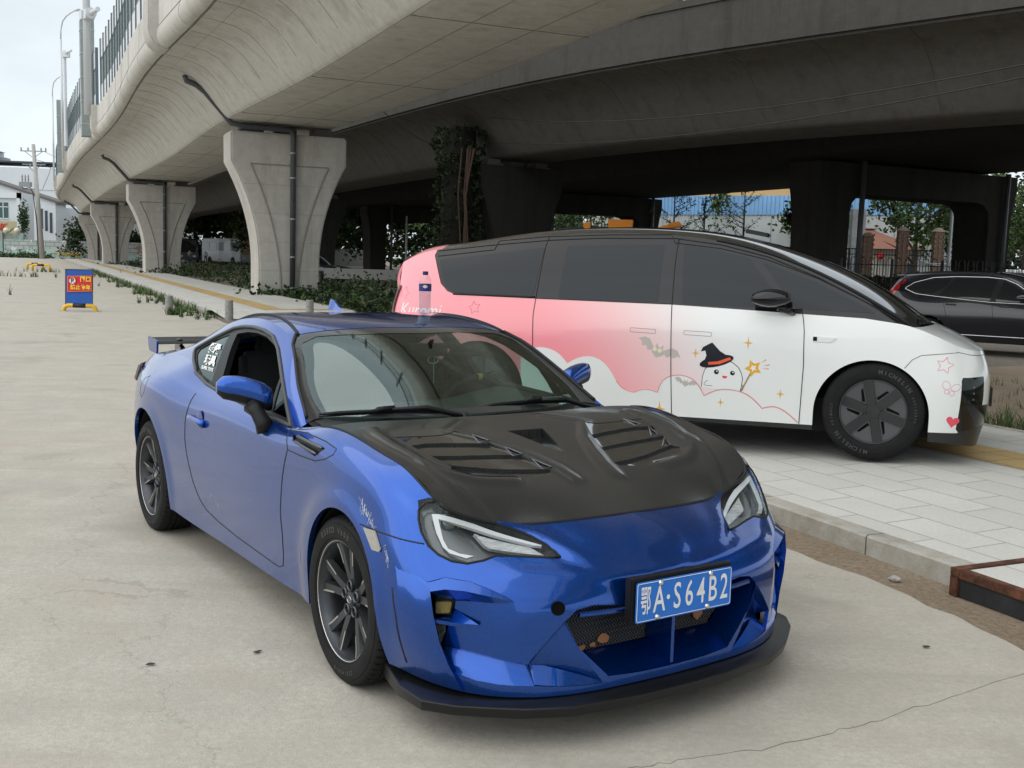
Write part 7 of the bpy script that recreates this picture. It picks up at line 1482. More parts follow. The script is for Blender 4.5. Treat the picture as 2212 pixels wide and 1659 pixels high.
def m_brk(t,b):
    v=vec(t,rot=(math.pi/2,0,0)); br=N(t,'TexBrick'); br.inputs['Scale'].default_value=1; br.inputs['Brick Width'].default_value=.24; br.inputs['Row Height'].default_value=.075; br.inputs['Mortar Size'].default_value=.008; br.inputs[1].default_value=(.36,.21,.14,1); br.inputs[2].default_value=(.27,.15,.10,1); br.inputs[3].default_value=(.42,.36,.30,1); t.links.new(v,br.inputs[0]); t.links.new(br.outputs[0],b.inputs['Base Color'])
BRICK=node_mat('brickwork',m_brk)
for i,(dx,lab) in enumerate(((1858,'leftmost brick gate pillar beyond the railing, beside the white post'),(1932,'middle brick gate pillar beyond the railing'),(2008,'right brick gate pillar beyond the railing, beside the portal leg'))):
    x=(dx-1106)/2300*60; t=thing('brick_pillar',lab,'pillar',(x,60,gz(60)),0,'brick gate pillars'); h=3.85 if i else 3.5; b=MB(); b.box((0,0,h/2),(.50,.5,h)); b.build('shaft',BRICK,t); b=MB()
    for k in range(12):
        for sx in (-.26,.26,.0): b.box((sx,-.26,.6+k*.27),(.07,.06,.13))
    b.add([(-.3,-.3,h),(.3,-.3,h),(.3,.3,h),(-.3,.3,h),(-.1,-.1,h+.22),(.1,-.1,h+.22),(.1,.1,h+.22),(-.1,.1,h+.22)],[(0,1,5,4),(1,2,6,5),(2,3,7,6),(3,0,4,7),(4,5,6,7)]); b.build('quoin',mat('quoin_stone',(.42,.33,.25),.85),t)
b=MB()
for x in np.arange(18.5,30,.16): b.box((x,60.1,1.6),(.025,.025,2.7))
for z in (.5,2.6,2.9): b.box((24.5,60.1,z),(12.5,.04,.05))
tag(b.build('tall_railing',IRON),'tall dark vertical-bar railing between the brick pillars','fence')
b=MB(); b.box((0,0,2.6),(.85,.5,5.4)); o=b.build('white_post',mat('post_white_stained',(.55,.56,.56),.8,noise=(1.5,.25,5)),bevel=.02); o.location=(20.9,66,gz(66)); tag(o,'tall stained white post left of the brick pillars','post')
t=thing('lamp_mast','white T-shaped lamp mast rising right of the brick pillars','lamp post',(23.4,58,0)); b=MB(); b.cyl((0,0,0),(0,0,5.4),.09,10); b.cyl((0,0,5.2),(1.6,0,5.2),.06,8); b.cyl((0,0,1.9),(-1.6,0,2.3),.05,8); b.cyl((0,0,2.15),(-1.6,0,2.15),.05,8); b.build('mast',PW,t); b=MB(); b.box((.9,0,5.75),(.7,.3,.06),ry=.35); b.box((1.6,0,5.75),(.7,.3,.06),ry=-.35); b.build('lamp_panel',PW,t)
t=thing('gatehouse','low white gatehouse with a red tiled roof and red lantern beyond the railing','building',(32,86,gz(86))); b=MB(); b.box((0,0,1.6),(9,4,3.2)); b.build('wall',mat('house_white',(.55,.54,.5),.8),t); b=MB(); b.prism([(-5,-2.6,3.2),(5,-2.6,3.2),(5,0,4.8),(-5,0,4.8)],(0,.2,.1)); b.prism([(-5,2.6,3.2),(5,2.6,3.2),(5,0,4.8),(-5,0,4.8)],(0,-.2,.1)); b.build('roof',mat('tile_red',(.28,.13,.09),.8),t); b=MB(); b.box((-1.5,-2.03,1.4),(1.4,.06,1.6)); b.box((2,-2.03,1.6),(1.6,.06,1.2)); b.build('window',mat('dim_window',(.04,.06,.08),.2),t)
b=MB(); b.lathe([(0,-.3),(.25,-.15),(.32,0),(.25,.15),(0,.3)],14); o=b.build('red_lantern',mat('lantern_red',(.6,.02,.02),.5),t,True); o.location=(-3.6,-2.4,2.7)
# parked pale van beyond the railing at the far right
t=thing('white_van','white van parked beyond the railing at the far right edge','van',(31.5,66,gz(66)),.1); b=MB(); b.prism([(-2.2,-.85,.35),(2.2,-.85,.35),(2.2,-.85,1.0),(1.5,-.85,1.2),(1.0,-.85,1.85),(-2.1,-.85,1.9),(-2.25,-.85,1.0)],(0,1.7,0)); b.build('body',WHP,t,bevel=.06); b=MB(); b.prism([(-1.9,-.87,1.2),(1.2,-.87,1.2),(.9,-.87,1.7),(-1.9,-.87,1.72)],(0,.03,0)); b.build('side_window',SGL,t); 
for x in (-1.4,1.4):
    b=MB(); b.cyl((x,-.88,.33),(x,-.6,.33),.33,18); b.build('wheel',RUB,t)
# ================= wall, blue fence and blocks behind
b=MB(); cw_=mat('grey_render',(.46,.50,.50),.85,noise=(.5,.08,5)); t=thing('retaining_wall','tall pale grey wall topped by the blue corrugated fence','wall'); b.add([(9,100,0),(34,82,0),(34,82,6.4),(9,100,6.7),(9.3,100.4,0),(34.3,82.4,0),(34.3,82.4,6.4),(9.3,100.4,6.7)],[(0,1,2,3),(4,7,6,5),(3,2,6,7),(0,3,7,4),(1,5,6,2)]); b.build('wall_face',cw_,t)
b=MB()
for k in range(12): x=9+25*k/12; y=100-18*k/12; b.box((x,y-.03,3.2),(.05,.05,6.3))
b.build('wall_joint',mat('grey_joint',(.36,.40,.40),.85),t)
BLF=mat('blue_corrugated',(.22,.42,.68),.5,noise=(.6,.12,3)); b=MB(); n=330; V=[];F=[]
for i in range(n+1): u=i/n; o_=.05*(1 if i%4<2 else -1); x=9+25*u; y=100-18*u; V+=[(x,y-.12+o_,6.3-.2*u),(x,y-.12+o_,7.95-.25*u)]
for i in range(n): F.append((2*i,2*i+2,2*i+3,2*i+1))
tag(obj('corrugated_fence',V,F,BLF,None),'light blue corrugated metal fence on top of the pale wall','fence')
def block(name,lab,x,y,w,d,h,col,rz=0,rows=(),cat='building',roofc=None,wcol=(.05,.07,.09),z0=0):
    t=thing(name,lab,cat,(x,y,gz(y)),rz); b=MB(); b.box((0,0,h/2),(w,d,h)); b.build('wall',mat('render_'+name+'_%d'%int(x+500),col,.85,noise=(.25,.06,4)),t); b=MB(); b.box((0,0,h+.15),(w+.5,d+.5,.3)); b.build('roof',mat('roof_edge',roofc or (.42,.42,.42),.8),t)
    for (x0,x1,z,hh,n_,side) in rows:
        for k in range(n_):
            xx=x0+(x1-x0)*(k+.5)/n_; ww=(x1-x0)/n_*.55; b=MB(); b.box((xx,-d/2-.02,z) if side=='f' else (w/2+.02,xx,z),(ww,.08,hh) if side=='f' else (.08,ww,hh)); wo=b.build('window',mat('pane_dark',wcol,.15,coat=.5),t)
    return t
block('yellow_block','ochre yellow building rising behind the blue fence',31,128,30,14,16,(.62,.42,.20),.0,[(-14,14,12.6,.9,3,'f')])
block('grey_flats','pale grey flats with dark windows left of the ochre building',15.5,132,13,10,14.2,(.52,.53,.52),0,[(-6,6,11.2,1.5,3,'f'),(-6,6,7.6,1.5,3,'f')])
rsw=np.random.RandomState(77); P=[]
for _ in range(1500):
    u=rsw.rand(); x=-48+123*u; y=168-.18*abs(x)+rsw.randn()*3 - (30 if x>35 else 0); h_=8.5+2.2*math.sin(x*.21)+1.5*math.sin(x*.57+1); P.append(np.array([x,y,gz(y)+h_*rsw.rand()**.8])+rsw.randn(8,3)*[.8,.6,.6])
lowleaves('woodland',np.vstack(P),42000,.50,rsw,(.4,.45,.15,0))
# ---- left background
WHB=mat('white_render',(.66,.69,.72),.8,noise=(.3,.04,4))
t=thing('white_factory','large four-storey white building behind the gabled workshop','building',(-97,222,gz(222)),.12); b=MB(); b.box((-2,0,8.4),(36,20,16.8)); b.build('wall',WHB,t); b=MB()
for z in (4.2,8.4,12.6): b.box((-2,-10.03,z),(36.1,.1,.10))
b.build('floor_line',mat('line_grey',(.38,.42,.46),.8),t); b=MB(); b.box((-10,-10.1,14.2),(1.5,.2,1.9)); b.build('window',mat('pane_dark',(.05,.07,.09),.15),t); b=MB(); b.box((-6,-5,17.9),(24,10,.3)); b.build('roof_canopy',mat('canopy_dark',(.08,.085,.09),.7),t); b=MB()
for x in (-17,-9,0,6): b.box((x,-9.5,17.3),(.2,.2,1.1))
b.box((-10.5,0,19.2),(3.2,5,2.4)); b.box((-13.5,0,19.0),(2.2,4,2.0)); b.build('roof_tank_house',mat('rooftop_grey',(.40,.45,.48),.6,.2),t); b=MB(); b.box((-7.9,0,18.7),(1.2,3,1.2)); b.box((-10.5,-1,20.5),(4,6,.12)); b.build('roof_plant',mat('plant_grey',(.30,.34,.36),.6),t)
t=thing('side_wing','white side wing with windows and air conditioners left of the far pier','building',(-84,232,gz(232)),0); b=MB(); b.box((6.5,0,7.6),(13,16,15.2)); b.build('wall',WHB,t)
for i in range(3):
    for z in (4.2,8.0,11.8):
        b=MB(); b.box((2.0+4.0*i,-8.05,z),(1.3,.1,2.1)); w_=b.build('window',mat('pane_dark',(.05,.07,.09),.15),t); b=MB(); b.box((3.3+4.0*i,-8.4,z-1.1),(.9,.6,.7)); b.build('air_conditioner',mat('ac_white',(.5,.5,.5),.6),t)
t=thing('gabled_workshop','white gabled workshop with a dark tiled roof edge on the left','building',(-84.5,172,gz(172)),0)
b=MB(); b.prism([(-12,0,0),(10.8,0,0),(10.8,0,8.6),(-3,0,12.8),(-12,0,10.1)],(0,4,0)); b.prism([(6,4,0),(10.8,4,0),(14.5,36,0),(10,36,0)],(0,0,8.0)); b.build('wall',WHB,t); b=MB(); b.prism([(-3.4,-.5,12.85),(11.4,-.5,8.45),(11.4,-.5,8.8),(-3.4,-.5,13.25)],(0,5,0)); b.prism([(-3.4,-.5,12.85),(-12.5,-.5,9.9),(-12.5,-.5,10.3),(-3.4,-.5,13.25)],(0,5,0)); b.build('roof_edge',mat('tile_dark',(.13,.12,.115),.85),t)
for k in range(3): b=MB(); b.box((8.55+.75*k,-.03,6.0-.3*k),(.42,.1,3.2)); b.build('window',MATS['pane_dark'],t)
t=thing('porch_building','low white porch front with a green window and a red-lettered corrugated panel','building',(-76,160,gz(160)),0); b=MB(); b.box((-1.1,2,4.7),(7,4,9.4)); b.box((2.15,-.25,4.7),(.5,.5,9.4)); b.box((-1.1,-.25,9.0),(7,.5,.8)); b.build('wall',WHB,t); b=MB(); b.box((-1.3,-.04,6.8),(3.4,.1,2.3)); w_=b.build('window',mat('pane_green',(.02,.08,.08),.15,coat=.6),t); b=MB(); b.box((-1.3,-.12,7.3),(3.5,.06,.10)); b.box((-.3,-.12,6.8),(.10,.06,2.4)); b.box((-1.3,-.12,5.6),(3.6,.06,.12)); b.build('window_bar',WHT,w_)
b=MB(); V=[];F=[]
for i in range(60): x=-4.4+6.3*i/59; V+=[(x,-.35+.05*(i%2),3.3),(x,-.35+.05*(i%2),5.2)]
for i in range(59): F.append((2*i,2*i+2,2*i+3,2*i+1))
pn=obj('corrugated_panel',V,F,mat('panel_beige',(.50,.45,.28),.6),t); b=MB(); text_add(b,'创新',1.25,Matrix.Translation((-.75,-.42,4.2))@Matrix.Rotation(math.pi/2,4,'X'),.03); b.build('panel_lettering',mat('letter_red',(.62,.03,.02),.5),pn)
for i,x in enumerate((6.8,8.3)):
    b=MB(); b.lathe([(0,-.4),(.3,-.26),(.40,0),(.3,.26),(0,.4)],16); o=b.build('globe_lamp',mat('globe_cream',(.72,.68,.52),.5),None,True); o.location=(-79.5+x+.6,151.8,gz(152)+3.75); tag(o,['left cream globe lamp standing on the turquoise wall','right cream globe lamp standing on the turquoise wall'][i],'globe lamp','globe lamps on the wall')
t=thing('creeper_column','tall narrow evergreen climber against the white porch corner','plant',(-72.7,158.5,gz(159))); leaf_obj('foliage',rs.randn(400,3)*[.36,.3,1.2]+[0,0,5.4],2200,.15,rs,t,(.4,.45,.15,0))
def m_tq(t,b):
    v=vec(t); n=noise(t,v,.35,6,.7,.4); s=noise(t,vec(t,(1,1,.15)),1.2,5,.7); c=mixc(t,rng(t,n,.42,.60),(.33,.50,.47),(.30,.28,.24)); c=mixc(t,rng(t,s,.48,.66,0,.8),c,(.20,.19,.17)); t.links.new(c,b.inputs['Base Color'])
TQ=node_mat('peeling_turquoise',m_tq)
t=thing('turquoise_wall','peeling turquoise painted wall with piers at the far left','wall',(0,0,gz(152))); b=MB(); b.box((-81,152.5,1.7),(22,.4,3.3)); 
for x in np.arange(-91,-69,3.0): b.box((x,152.1,1.7),(.6,.5,3.5))
b.build('wall_face',TQ,t); b=MB()
for k in range(3):
    P=[]
    for i in range(150): a=i*.55; P.append((-92+22*i/149,152.4+.2*math.cos(a),3.65+.28*math.sin(a)+.1*k))
    b.tube(P,.035,3,cap=False)
b.build('razor_wire',mat('rust_wire',(.14,.10,.08),.7),t)
def m_blockwall(t,b):
    v=vec(t,rot=(math.pi/2,0,0)); br=N(t,'TexBrick'); br.offset=.5; br.inputs['Scale'].default_value=1; br.inputs['Brick Width'].default_value=1.25; br.inputs['Row Height'].default_value=.56; br.inputs['Mortar Size'].default_value=.05; br.inputs['Mortar Smooth'].default_value=.2; br.inputs[1].default_value=(.36,.45,.44,1); br.inputs[2].default_value=(.48,.50,.48,1); br.inputs[3].default_value=(.26,.23,.20,1); t.links.new(v,br.inputs[0]); n=noise(t,vec(t,loc=(3,0,5)),.22,5,.6,.3); s=N(t,'SeparateXYZ'); t.links.new(vec(t),s.inputs[0])
    low=mth(t,'LESS_THAN',mth(t,'ADD',s.outputs[2],mth(t,'MULTIPLY',n,-3.0)),-.55); c=mixc(t,low,br.outputs[0],(.40,.56,.52)); m=noise(t,vec(t,loc=(9,0,1)),.6,4); c=mixc(t,mth(t,'MULTIPLY',mth(t,'GREATER_THAN',m,.62),.8),c,(.30,.17,.12)); w_=noise(t,vec(t,loc=(1,0,7)),.9,3); c=mixc(t,mth(t,'GREATER_THAN',w_,.66),c,(.68,.68,.65)); t.links.new(c,b.inputs['Base Color'])
b=MB(); b.box((0,0,1.25),(28,.35,2.5)); o=b.build('block_wall',node_mat('patched_blockwork',m_blockwall)); o.location=(-58,151,gz(151)); tag(o,'patched concrete block wall with turquoise remnants at the end of the yard','wall')
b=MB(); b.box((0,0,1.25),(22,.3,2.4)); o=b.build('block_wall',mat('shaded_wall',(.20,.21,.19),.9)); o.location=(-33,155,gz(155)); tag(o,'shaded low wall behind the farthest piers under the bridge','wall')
for i,(x,w_,h,lab) in enumerate(((-62.5,5,5.2,'big rounded dark green bush above the block wall beside the power pole'),(-56,5.5,4.6,'wide dark green bush above the middle of the block wall'))):
    t=thing('bush',lab,'bush',(x,155.5,gz(155)),0,'bushes behind the block wall'); leaf_obj('foliage',clumps(rs,(0,0,h*.5),(w_*.6,1.6,h*.5),60,.75,.15),11000,.20,rs,t,(.45,.42,.13,0))
P=[]
for _ in range(240): x=rs.uniform(-86,-64); P.append(np.array([x,147+rs.randn()*1.2,gz(147)])+np.abs(rs.randn(12,3))*[.1,.1,.35]+rs.randn(12,3)*[.5,.4,0])
lowleaves('rubble_weeds',np.vstack(P),7000,.16,rs,(.35,.45,.15,.05))
t=thing('small_conifer','small dark conifer in front of the block wall','tree',(-61.2,148.5,gz(148))); leaf_obj('crown',np.vstack([rs.randn(60,3)*[1.3*(1-k/10),.6,.15]+[0,0,.6+k*.25] for k in range(9)]),900,.2,rs,t,(.7,.3,0,0)); b=MB(); b.cyl((0,0,0),(0,0,1.2),.1,6); b.build('trunk',BARK,t)
# power poles and wires
PCN=mat('pole_concrete',(.40,.39,.37),.85,noise=(1,.12,3))
t=thing('power_pole','tall concrete power pole with two crossarms and a transformer switch','power pole',(-62.9,141,gz(141)),0); b=MB(); b.tube([(.6,0,0),(-.25,0,14.8)],[.36,.22],14); b.build('pole',PCN,t,True); b=MB()
for z,w_ in ((13.9,3.4),(12.2,3.0)): b.box((-.2,-.1,z),(w_,.12,.12)); b.tube([(-.2,-.1,z-.9),(-.2+w_*.35,-.1,z)],.04,5); b.tube([(-.2,-.1,z-.9),(-.2-w_*.35,-.1,z)],.04,5)
b.box((-1.3,-.2,9.6),(1.5,.5,.6)); b.box((-1.0,-.1,9.0),(1.8,.12,.12)); b.build('crossarm',mat('galvanised',(.24,.26,.27),.5,.5),t); b=MB()
for x in (-1.8,-.9,1.4,.8): b.lathe([(0,0),(.12,.05),(.07,.12),(.13,.2),(.07,.28),(.11,.36),(0,.45)],8,Matrix.Translation((x,-.1,13.95)))
for x in (-1.7,-1.3,-.9): b.lathe([(0,0),(.13,.05),(.08,.2),(.14,.35),(.08,.5),(.13,.7),(0,1.1)],8,Matrix.Translation((x,-.2,9.9)))
b.build('insulator',mat('insulator_grey',(.30,.29,.30),.4),t); b=MB(); b.tube([(.25,-.3,0),(.1,-.3,5),(-.3,-.35,8.6),(-.6,-.4,9.2),(-1.6,-.3,9.0),(-1.9,-.3,9.8)],.06,5); b.tube([(.9,-.2,9.0),(1.8,-.2,11),(2.2,-.2,12.3),(.2,-.2,12.8)],.03,4); b.build('cable',mat('cable_black',(.02,.02,.02),.6),t)
t=thing('power_pole','short plain concrete pole behind the block wall','power pole',(-56.5,156,gz(156)),0); b=MB(); b.tube([(0,0,0),(0,0,8.6)],[.28,.2],10); b.build('pole',PCN,t,True)
def wire(name,lab,a,b_,sag,r=.02,n=14):
    a,b_=Vector(a),Vector(b_); m=MB(); m.tube([a.lerp(b_,u)-Vector((0,0,sag*4*u*(1-u))) for u in np.linspace(0,1,n)],r,4); return tag(m.build(name,mat('cable_black',(.02,.02,.02),.6)),lab,'cable')
wire('overhead_wire','thin wire from the top crossarm of the power pole running right',(-61.6,141,14.2),(-48,150,9.5),.6,.025); wire('overhead_wire','thin wire from the lower crossarm of the power pole running right',(-61.7,141,12.5),(-48,150,8.2),.6,.025)
wire('hanging_cable','upper black cable sagging across the dark ramp deck',(-1.3,48.6,8.0),(10.4,20.6,5.75),.60,.014); wire('hanging_cable','lower black cable sagging across the dark ramp deck',(-1.2,48.6,6.9),(10.7,20.6,5.6),.55,.014); wire('hanging_cable','loose pale cable drooping from the flyover edge beside the nearest pier',(-7.2,47.5,9.3),(-3.4,49.5,6.7),.5,.02)
# ================= street furniture
YEL=mat('hazard_yellow',(.72,.42,.015),.45,noise=(6,.2,3)); HBK=mat('hazard_black',(.015,.015,.015),.5)
t=thing('no_parking_sign','blue board with a red no-parking panel on a yellow and black tube stand','sign',(-11.33,27.75,0),.02); b=MB()
b.prism([(-.345,0,.165),(.345,0,.165),(.345,.05,1.08),(-.345,.05,1.08)],(0,.02,0)); bd=b.build('board',mat('board_blue',(.008,.09,.40),.5,noise=(5,.1,3)),t,bevel=.003); b=MB()
for a_,c_ in (((-.35,0,.15),(-.35,.05,1.09)),((.35,0,.15),(.35,.05,1.09)),((-.35,.05,1.09),(.35,.05,1.09))): b.tube([a_,c_],.012,6)
b.build('board_frame',mat('frame_bronze',(.10,.09,.07),.4,.6),t)
b=MB(); b.prism([(-.30,-.010,.50),(.345,-.010,.53),(.345,.012,.945),(-.30,.012,.925)],(0,.006,0)); pn=b.build('red_panel',mat('panel_red',(.62,.012,.03),.45),bd); SMx=Matrix.Translation((0,-.018,0))@Matrix.Rotation(math.pi/2-.05,4,'X')
b=MB(); b.tube([(-.285,-.012,.515),(.332,-.012,.545),(.332,.008,.93),(-.285,.008,.91)],.004,4,closed=True); b.tube([(-.285,-.012,.515),(-.285,.008,.91)],.004,4)
text_add(b,'门口',.145,Matrix.Translation((.185,-.018,.835))@Matrix.Rotation(math.pi/2,4,'X'),.006); text_add(b,'禁止停车',.132,Matrix.Translation((.055,-.026,.625))@Matrix.Rotation(math.pi/2,4,'X'),.005); b.build('panel_lettering',mat('letter_yellow',(.85,.62,.05),.5),pn)
b=MB(); b.cyl((-.155,-.016,.80),(-.155,-.012,.80),.098,28); rd_=b.build('prohibition_disc',WHT,pn); b=MB(); b.tube([(-.155+.088*math.cos(t_),-.018,.80+.088*math.sin(t_)) for t_ in np.linspace(0,2*math.pi,33)[:-1]],.008,6,closed=True); b.tube([(-.215,-.020,.862),(-.095,-.020,.738)],.006,5); b.build('red_ring',mat('ring_red',(.60,.02,.03),.5),pn); b=MB(); text_add(b,'P',.15,Matrix.Translation((-.155,-.0195,.80))@Matrix.Rotation(math.pi/2,4,'X'),.006); b.build('disc_letter',HBK,pn)
def ubar(parent,x0,x1,h,r=.055,y=0):
    P=[(x0,y,0),(x0,y,h-.12),(x0+.03,y,h-.05),(x0+.10,y,h),(x1-.10,y,h),(x1-.03,y,h-.05),(x1,y,h-.12),(x1,y,0)]; b=MB(); b.tube(P,r,12); b.build('tube',YEL,parent,True); b=MB(); m=(x0+x1)/2; w_=(x1-x0)*.20; b.tube([(m-w_,y,h),(m+w_,y,h)],r+.002,12); b.build('black_band',HBK,parent,True); b=MB(); b.box((x0,y,.008),(.22,.2,.016)); b.box((x1,y,.008),(.22,.2,.016)); b.build('base_foot',mat('foot_concrete',(.40,.38,.33),.9),parent)
ubar(t,-.40,.44,.155)
t=thing('parking_barrier','low yellow and black tube barrier, the nearer bar of the far pair','barrier',(-31.6,71.3,gz(71)),-.1,'low tube barriers'); ubar(t,-.6,.6,.42,.075); t=thing('parking_barrier','low yellow and black tube barrier, the farther bar of the far pair','barrier',(-33.9,75.5,gz(75)),-.1,'low tube barriers'); ubar(t,-.55,.6,.42,.075); t=thing('parking_barrier','low yellow tube barrier cut by the left edge of the picture','barrier',(-13.35,26.6,0),0,'low tube barriers'); ubar(t,-.8,.33,.24,.06)
def m_bol(t,b):
    v=vec(t); n=noise(t,v,12,5,.7); f=noise(t,v,90,3,.8); c=mixc(t,rng(t,n,.3,.7),(.42,.41,.38),(.26,.255,.24)); c=mixc(t,rng(t,f,.3,.7,0,.5),c,(.16,.16,.15)); t.links.new(c,b.inputs['Base Color'])
BOL=node_mat('granite',m_bol)
for i,(x,y,lab) in enumerate(((-8.97,27.7,'left granite bollard with a weed beside its foot'),(-6.95,26.0,'middle granite bollard in front of the paved walk'),(-5.25,27.4,'right granite bollard half hidden by the blue car roof'))):
    b=MB(); b.lathe([(0,.485),(.088,.485),(.097,.475),(.098,.42),(.092,.415),(.092,.40),(.098,.395),(.099,.33),(.093,.325),(.093,.31),(.099,.305),(.101,-.02)],28); o=b.build('bollard',BOL,None,40); o.location=(x,y,0); tag(o,lab,'bollard','granite bollards at the driveway')
rs2=np.random.RandomState(5); P=np.array([[-8.6+rs2.randn()*.14,27.3+rs2.randn()*.12,0] for _ in range(30)]); weeds('bollard_weeds',P,420,.22,rs2,(.1,.6,.3,0),wd=.009)
for i in range(9): q=kp(21.6+rs2.rand()*2.6,-.15-rs2.rand()*.5,0); lump('rubble_stone',q[0],q[1],.05+.05*rs2.rand(),STONE,['first','second','third','fourth','fifth','sixth','seventh','eighth','ninth'][i]+' broken concrete lump beside the left bollard, counted along the kerb','stone',seed=20+i,group='rubble lumps beside the left bollard')
# shared bicycles
def bike(mat_f):
    t=thing('bicycle','yellow shared bicycle','bicycle')
    for x in (-.52,.52): b=MB(); b.tube([(x+.31*math.cos(a),0,.33+.31*math.sin(a)) for a in np.linspace(0,2*math.pi,25)[:-1]],.022,6,closed=True); b.tube([(x,-.05,.33),(x,.05,.33)],.03,6); [b.tube([(x,0,.33),(x+.3*math.cos(a),0,.33+.3*math.sin(a))],.004,3) for a in np.linspace(0,2*math.pi,9)[:-1]]; b.build('wheel',HBK,t,True)
    b=MB(); b.tube([(.52,0,.33),(.38,0,.78),(.33,0,1.0)],.025,6); b.tube([(.40,0,.72),(-.02,0,.32),(-.18,0,.82)],.03,6); b.tube([(-.02,0,.32),(-.52,0,.33),(-.12,0,.62)],.02,6); b.tube([(-.8,0,.55),(-.65,0,.67),(-.45,0,.69),(-.25,0,.6)],.03,5); b.build('frame',mat_f,t,True)
    b=MB(); b.box((-.20,0,.87),(.25,.15,.06)); b.build('saddle',HBK,t,bevel=.02); b=MB(); b.tube([(.25,-.28,1.05),(.34,-.15,1.02),(.34,.15,1.02),(.25,.28,1.05)],.014,5); b.build('handlebar',HBK,t,True); b=MB(); b.box((.55,0,.85),(.22,.28,.22),taper=1.15); b.build('basket',mat('basket_grey',(.12,.12,.11),.6),t); return t
bk=bike(mat('bike_yellow',(.75,.45,.02),.4)); bl_=['leftmost yellow shared bicycle parked by the far wall','second yellow shared bicycle from the left by the far wall','third yellow shared bicycle from the left by the far wall','rightmost yellow shared bicycle parked by the far wall']
for i in range(4):
    o=bk if i==0 else copy_tree(bk); o.location=(-59.6+.72*i,139.5+.5*(i%2),gz(140)+.1); o.scale=(1.1,1.1,1.1); o.rotation_euler=(0,0,.25*((-1)**i)+math.pi*(i%2)); o['label']=bl_[i]; o['category']='bicycle'; o['group']='shared bicycles by the far wall'
# people far under the bridge
def person(lab,loc,rz,J,R_,clothes,h=1.7,pants=(.03,.035,.05)):
    """one continuous skinned body; J joints, edges given by index"""
    E=[(0,1),(1,2),(2,3),(3,4),(2,5),(5,6),(6,7),(2,8),(8,9),(9,10),(0,11),(11,12),(12,13),(13,14),(0,15),(15,16),(16,17),(17,18)]
    me=bpy.data.meshes.new('person'); me.from_pydata(J,E,[]); o=bpy.data.objects.new('person',me); COL.objects.link(o); m=o.modifiers.new('s','SKIN'); 
    for v,r in zip(me.skin_vertices[0].data,R_): v.radius=(r,r)
    me.skin_vertices[0].data[0].use_root=True; s=o.modifiers.new('d','SUBSURF'); s.levels=1; s.render_levels=1; bpy.context.view_layer.update(); ev=bpy.data.meshes.new_from_object(o.evaluated_get(bpy.context.evaluated_depsgraph_get())); o.modifiers.clear(); o.data=ev
    mats=[mat('skin_tone',(.38,.22,.15),.6),clothes,mat('trousers_dark',pants,.8),mat('hair_black',(.01,.01,.01),.7)]; [ev.materials.append(q) for q in mats]
    for p in ev.polygons:
        z=p.center.z; x=abs(p.center.x); p.material_index=3 if z>J[4][2]-.02 else 0 if (z>J[3][2]-.02 or (min((p.center-Vector(J[7])).length,(p.center-Vector(J[10])).length)<.13)) else 2 if z<J[0][2]+.06 else 1
        p.use_smooth=True
    o.location=loc; o.rotation_euler=(0,0,rz); return tag(o,lab,'person')
Rr=[.135,.15,.12,.055,.10,.05,.042,.035,.05,.042,.035,.085,.06,.045,.05,.085,.06,.045,.05]
J1=[(0,0,.93),(0,0,1.15),(0,0,1.40),(0,0,1.50),(0,.01,1.63),(.19,0,1.38),(.24,-.02,1.10),(.22,-.10,.86),(-.19,0,1.38),(-.24,-.02,1.10),(-.22,-.08,.86),(.10,0,.88),(.11,-.01,.48),(.12,0,.08),(.12,-.14,.04),(-.10,0,.88),(-.12,.01,.48),(-.13,.02,.08),(-.13,-.12,.04)]
person('person in a pale shirt and dark trousers standing by the coach under the bridge',(-38.9,134.5,gz(134)),.3,J1,Rr,mat('shirt_pale',(.35,.38,.42),.8))
J2=[(0,.15,.98),(0,.08,1.18),(0,-.02,1.42),(0,-.05,1.52),(0,-.07,1.66),(.18,-.04,1.40),(.24,-.22,1.20),(.22,-.42,1.08),(-.18,-.04,1.40),(-.24,-.22,1.20),(-.22,-.42,1.08),(.10,.10,.93),(.11,-.22,.72),(.11,-.05,.33),(.11,-.17,.30),(-.10,.10,.93),(-.11,-.15,.60),(-.11,.02,.20),(-.11,-.10,.16)]
person('person in light clothes riding a dark bicycle left of the coach',(-40.9,134.5,gz(134)),.5,J2,Rr,mat('shirt_light',(.42,.40,.38),.8)); b2=copy_tree(bk); b2.location=(-40.9,134.5,gz(134)); b2.rotation_euler=(0,0,.5-math.pi/2); b2['label']='dark bicycle under the rider left of the coach'; b2['category']='bicycle'
if 'group' in b2: del b2['group']
for ch in b2.children:
    if ch.name.startswith('frame'): ch.data=ch.data.copy(); ch.data.materials[0]=HBK
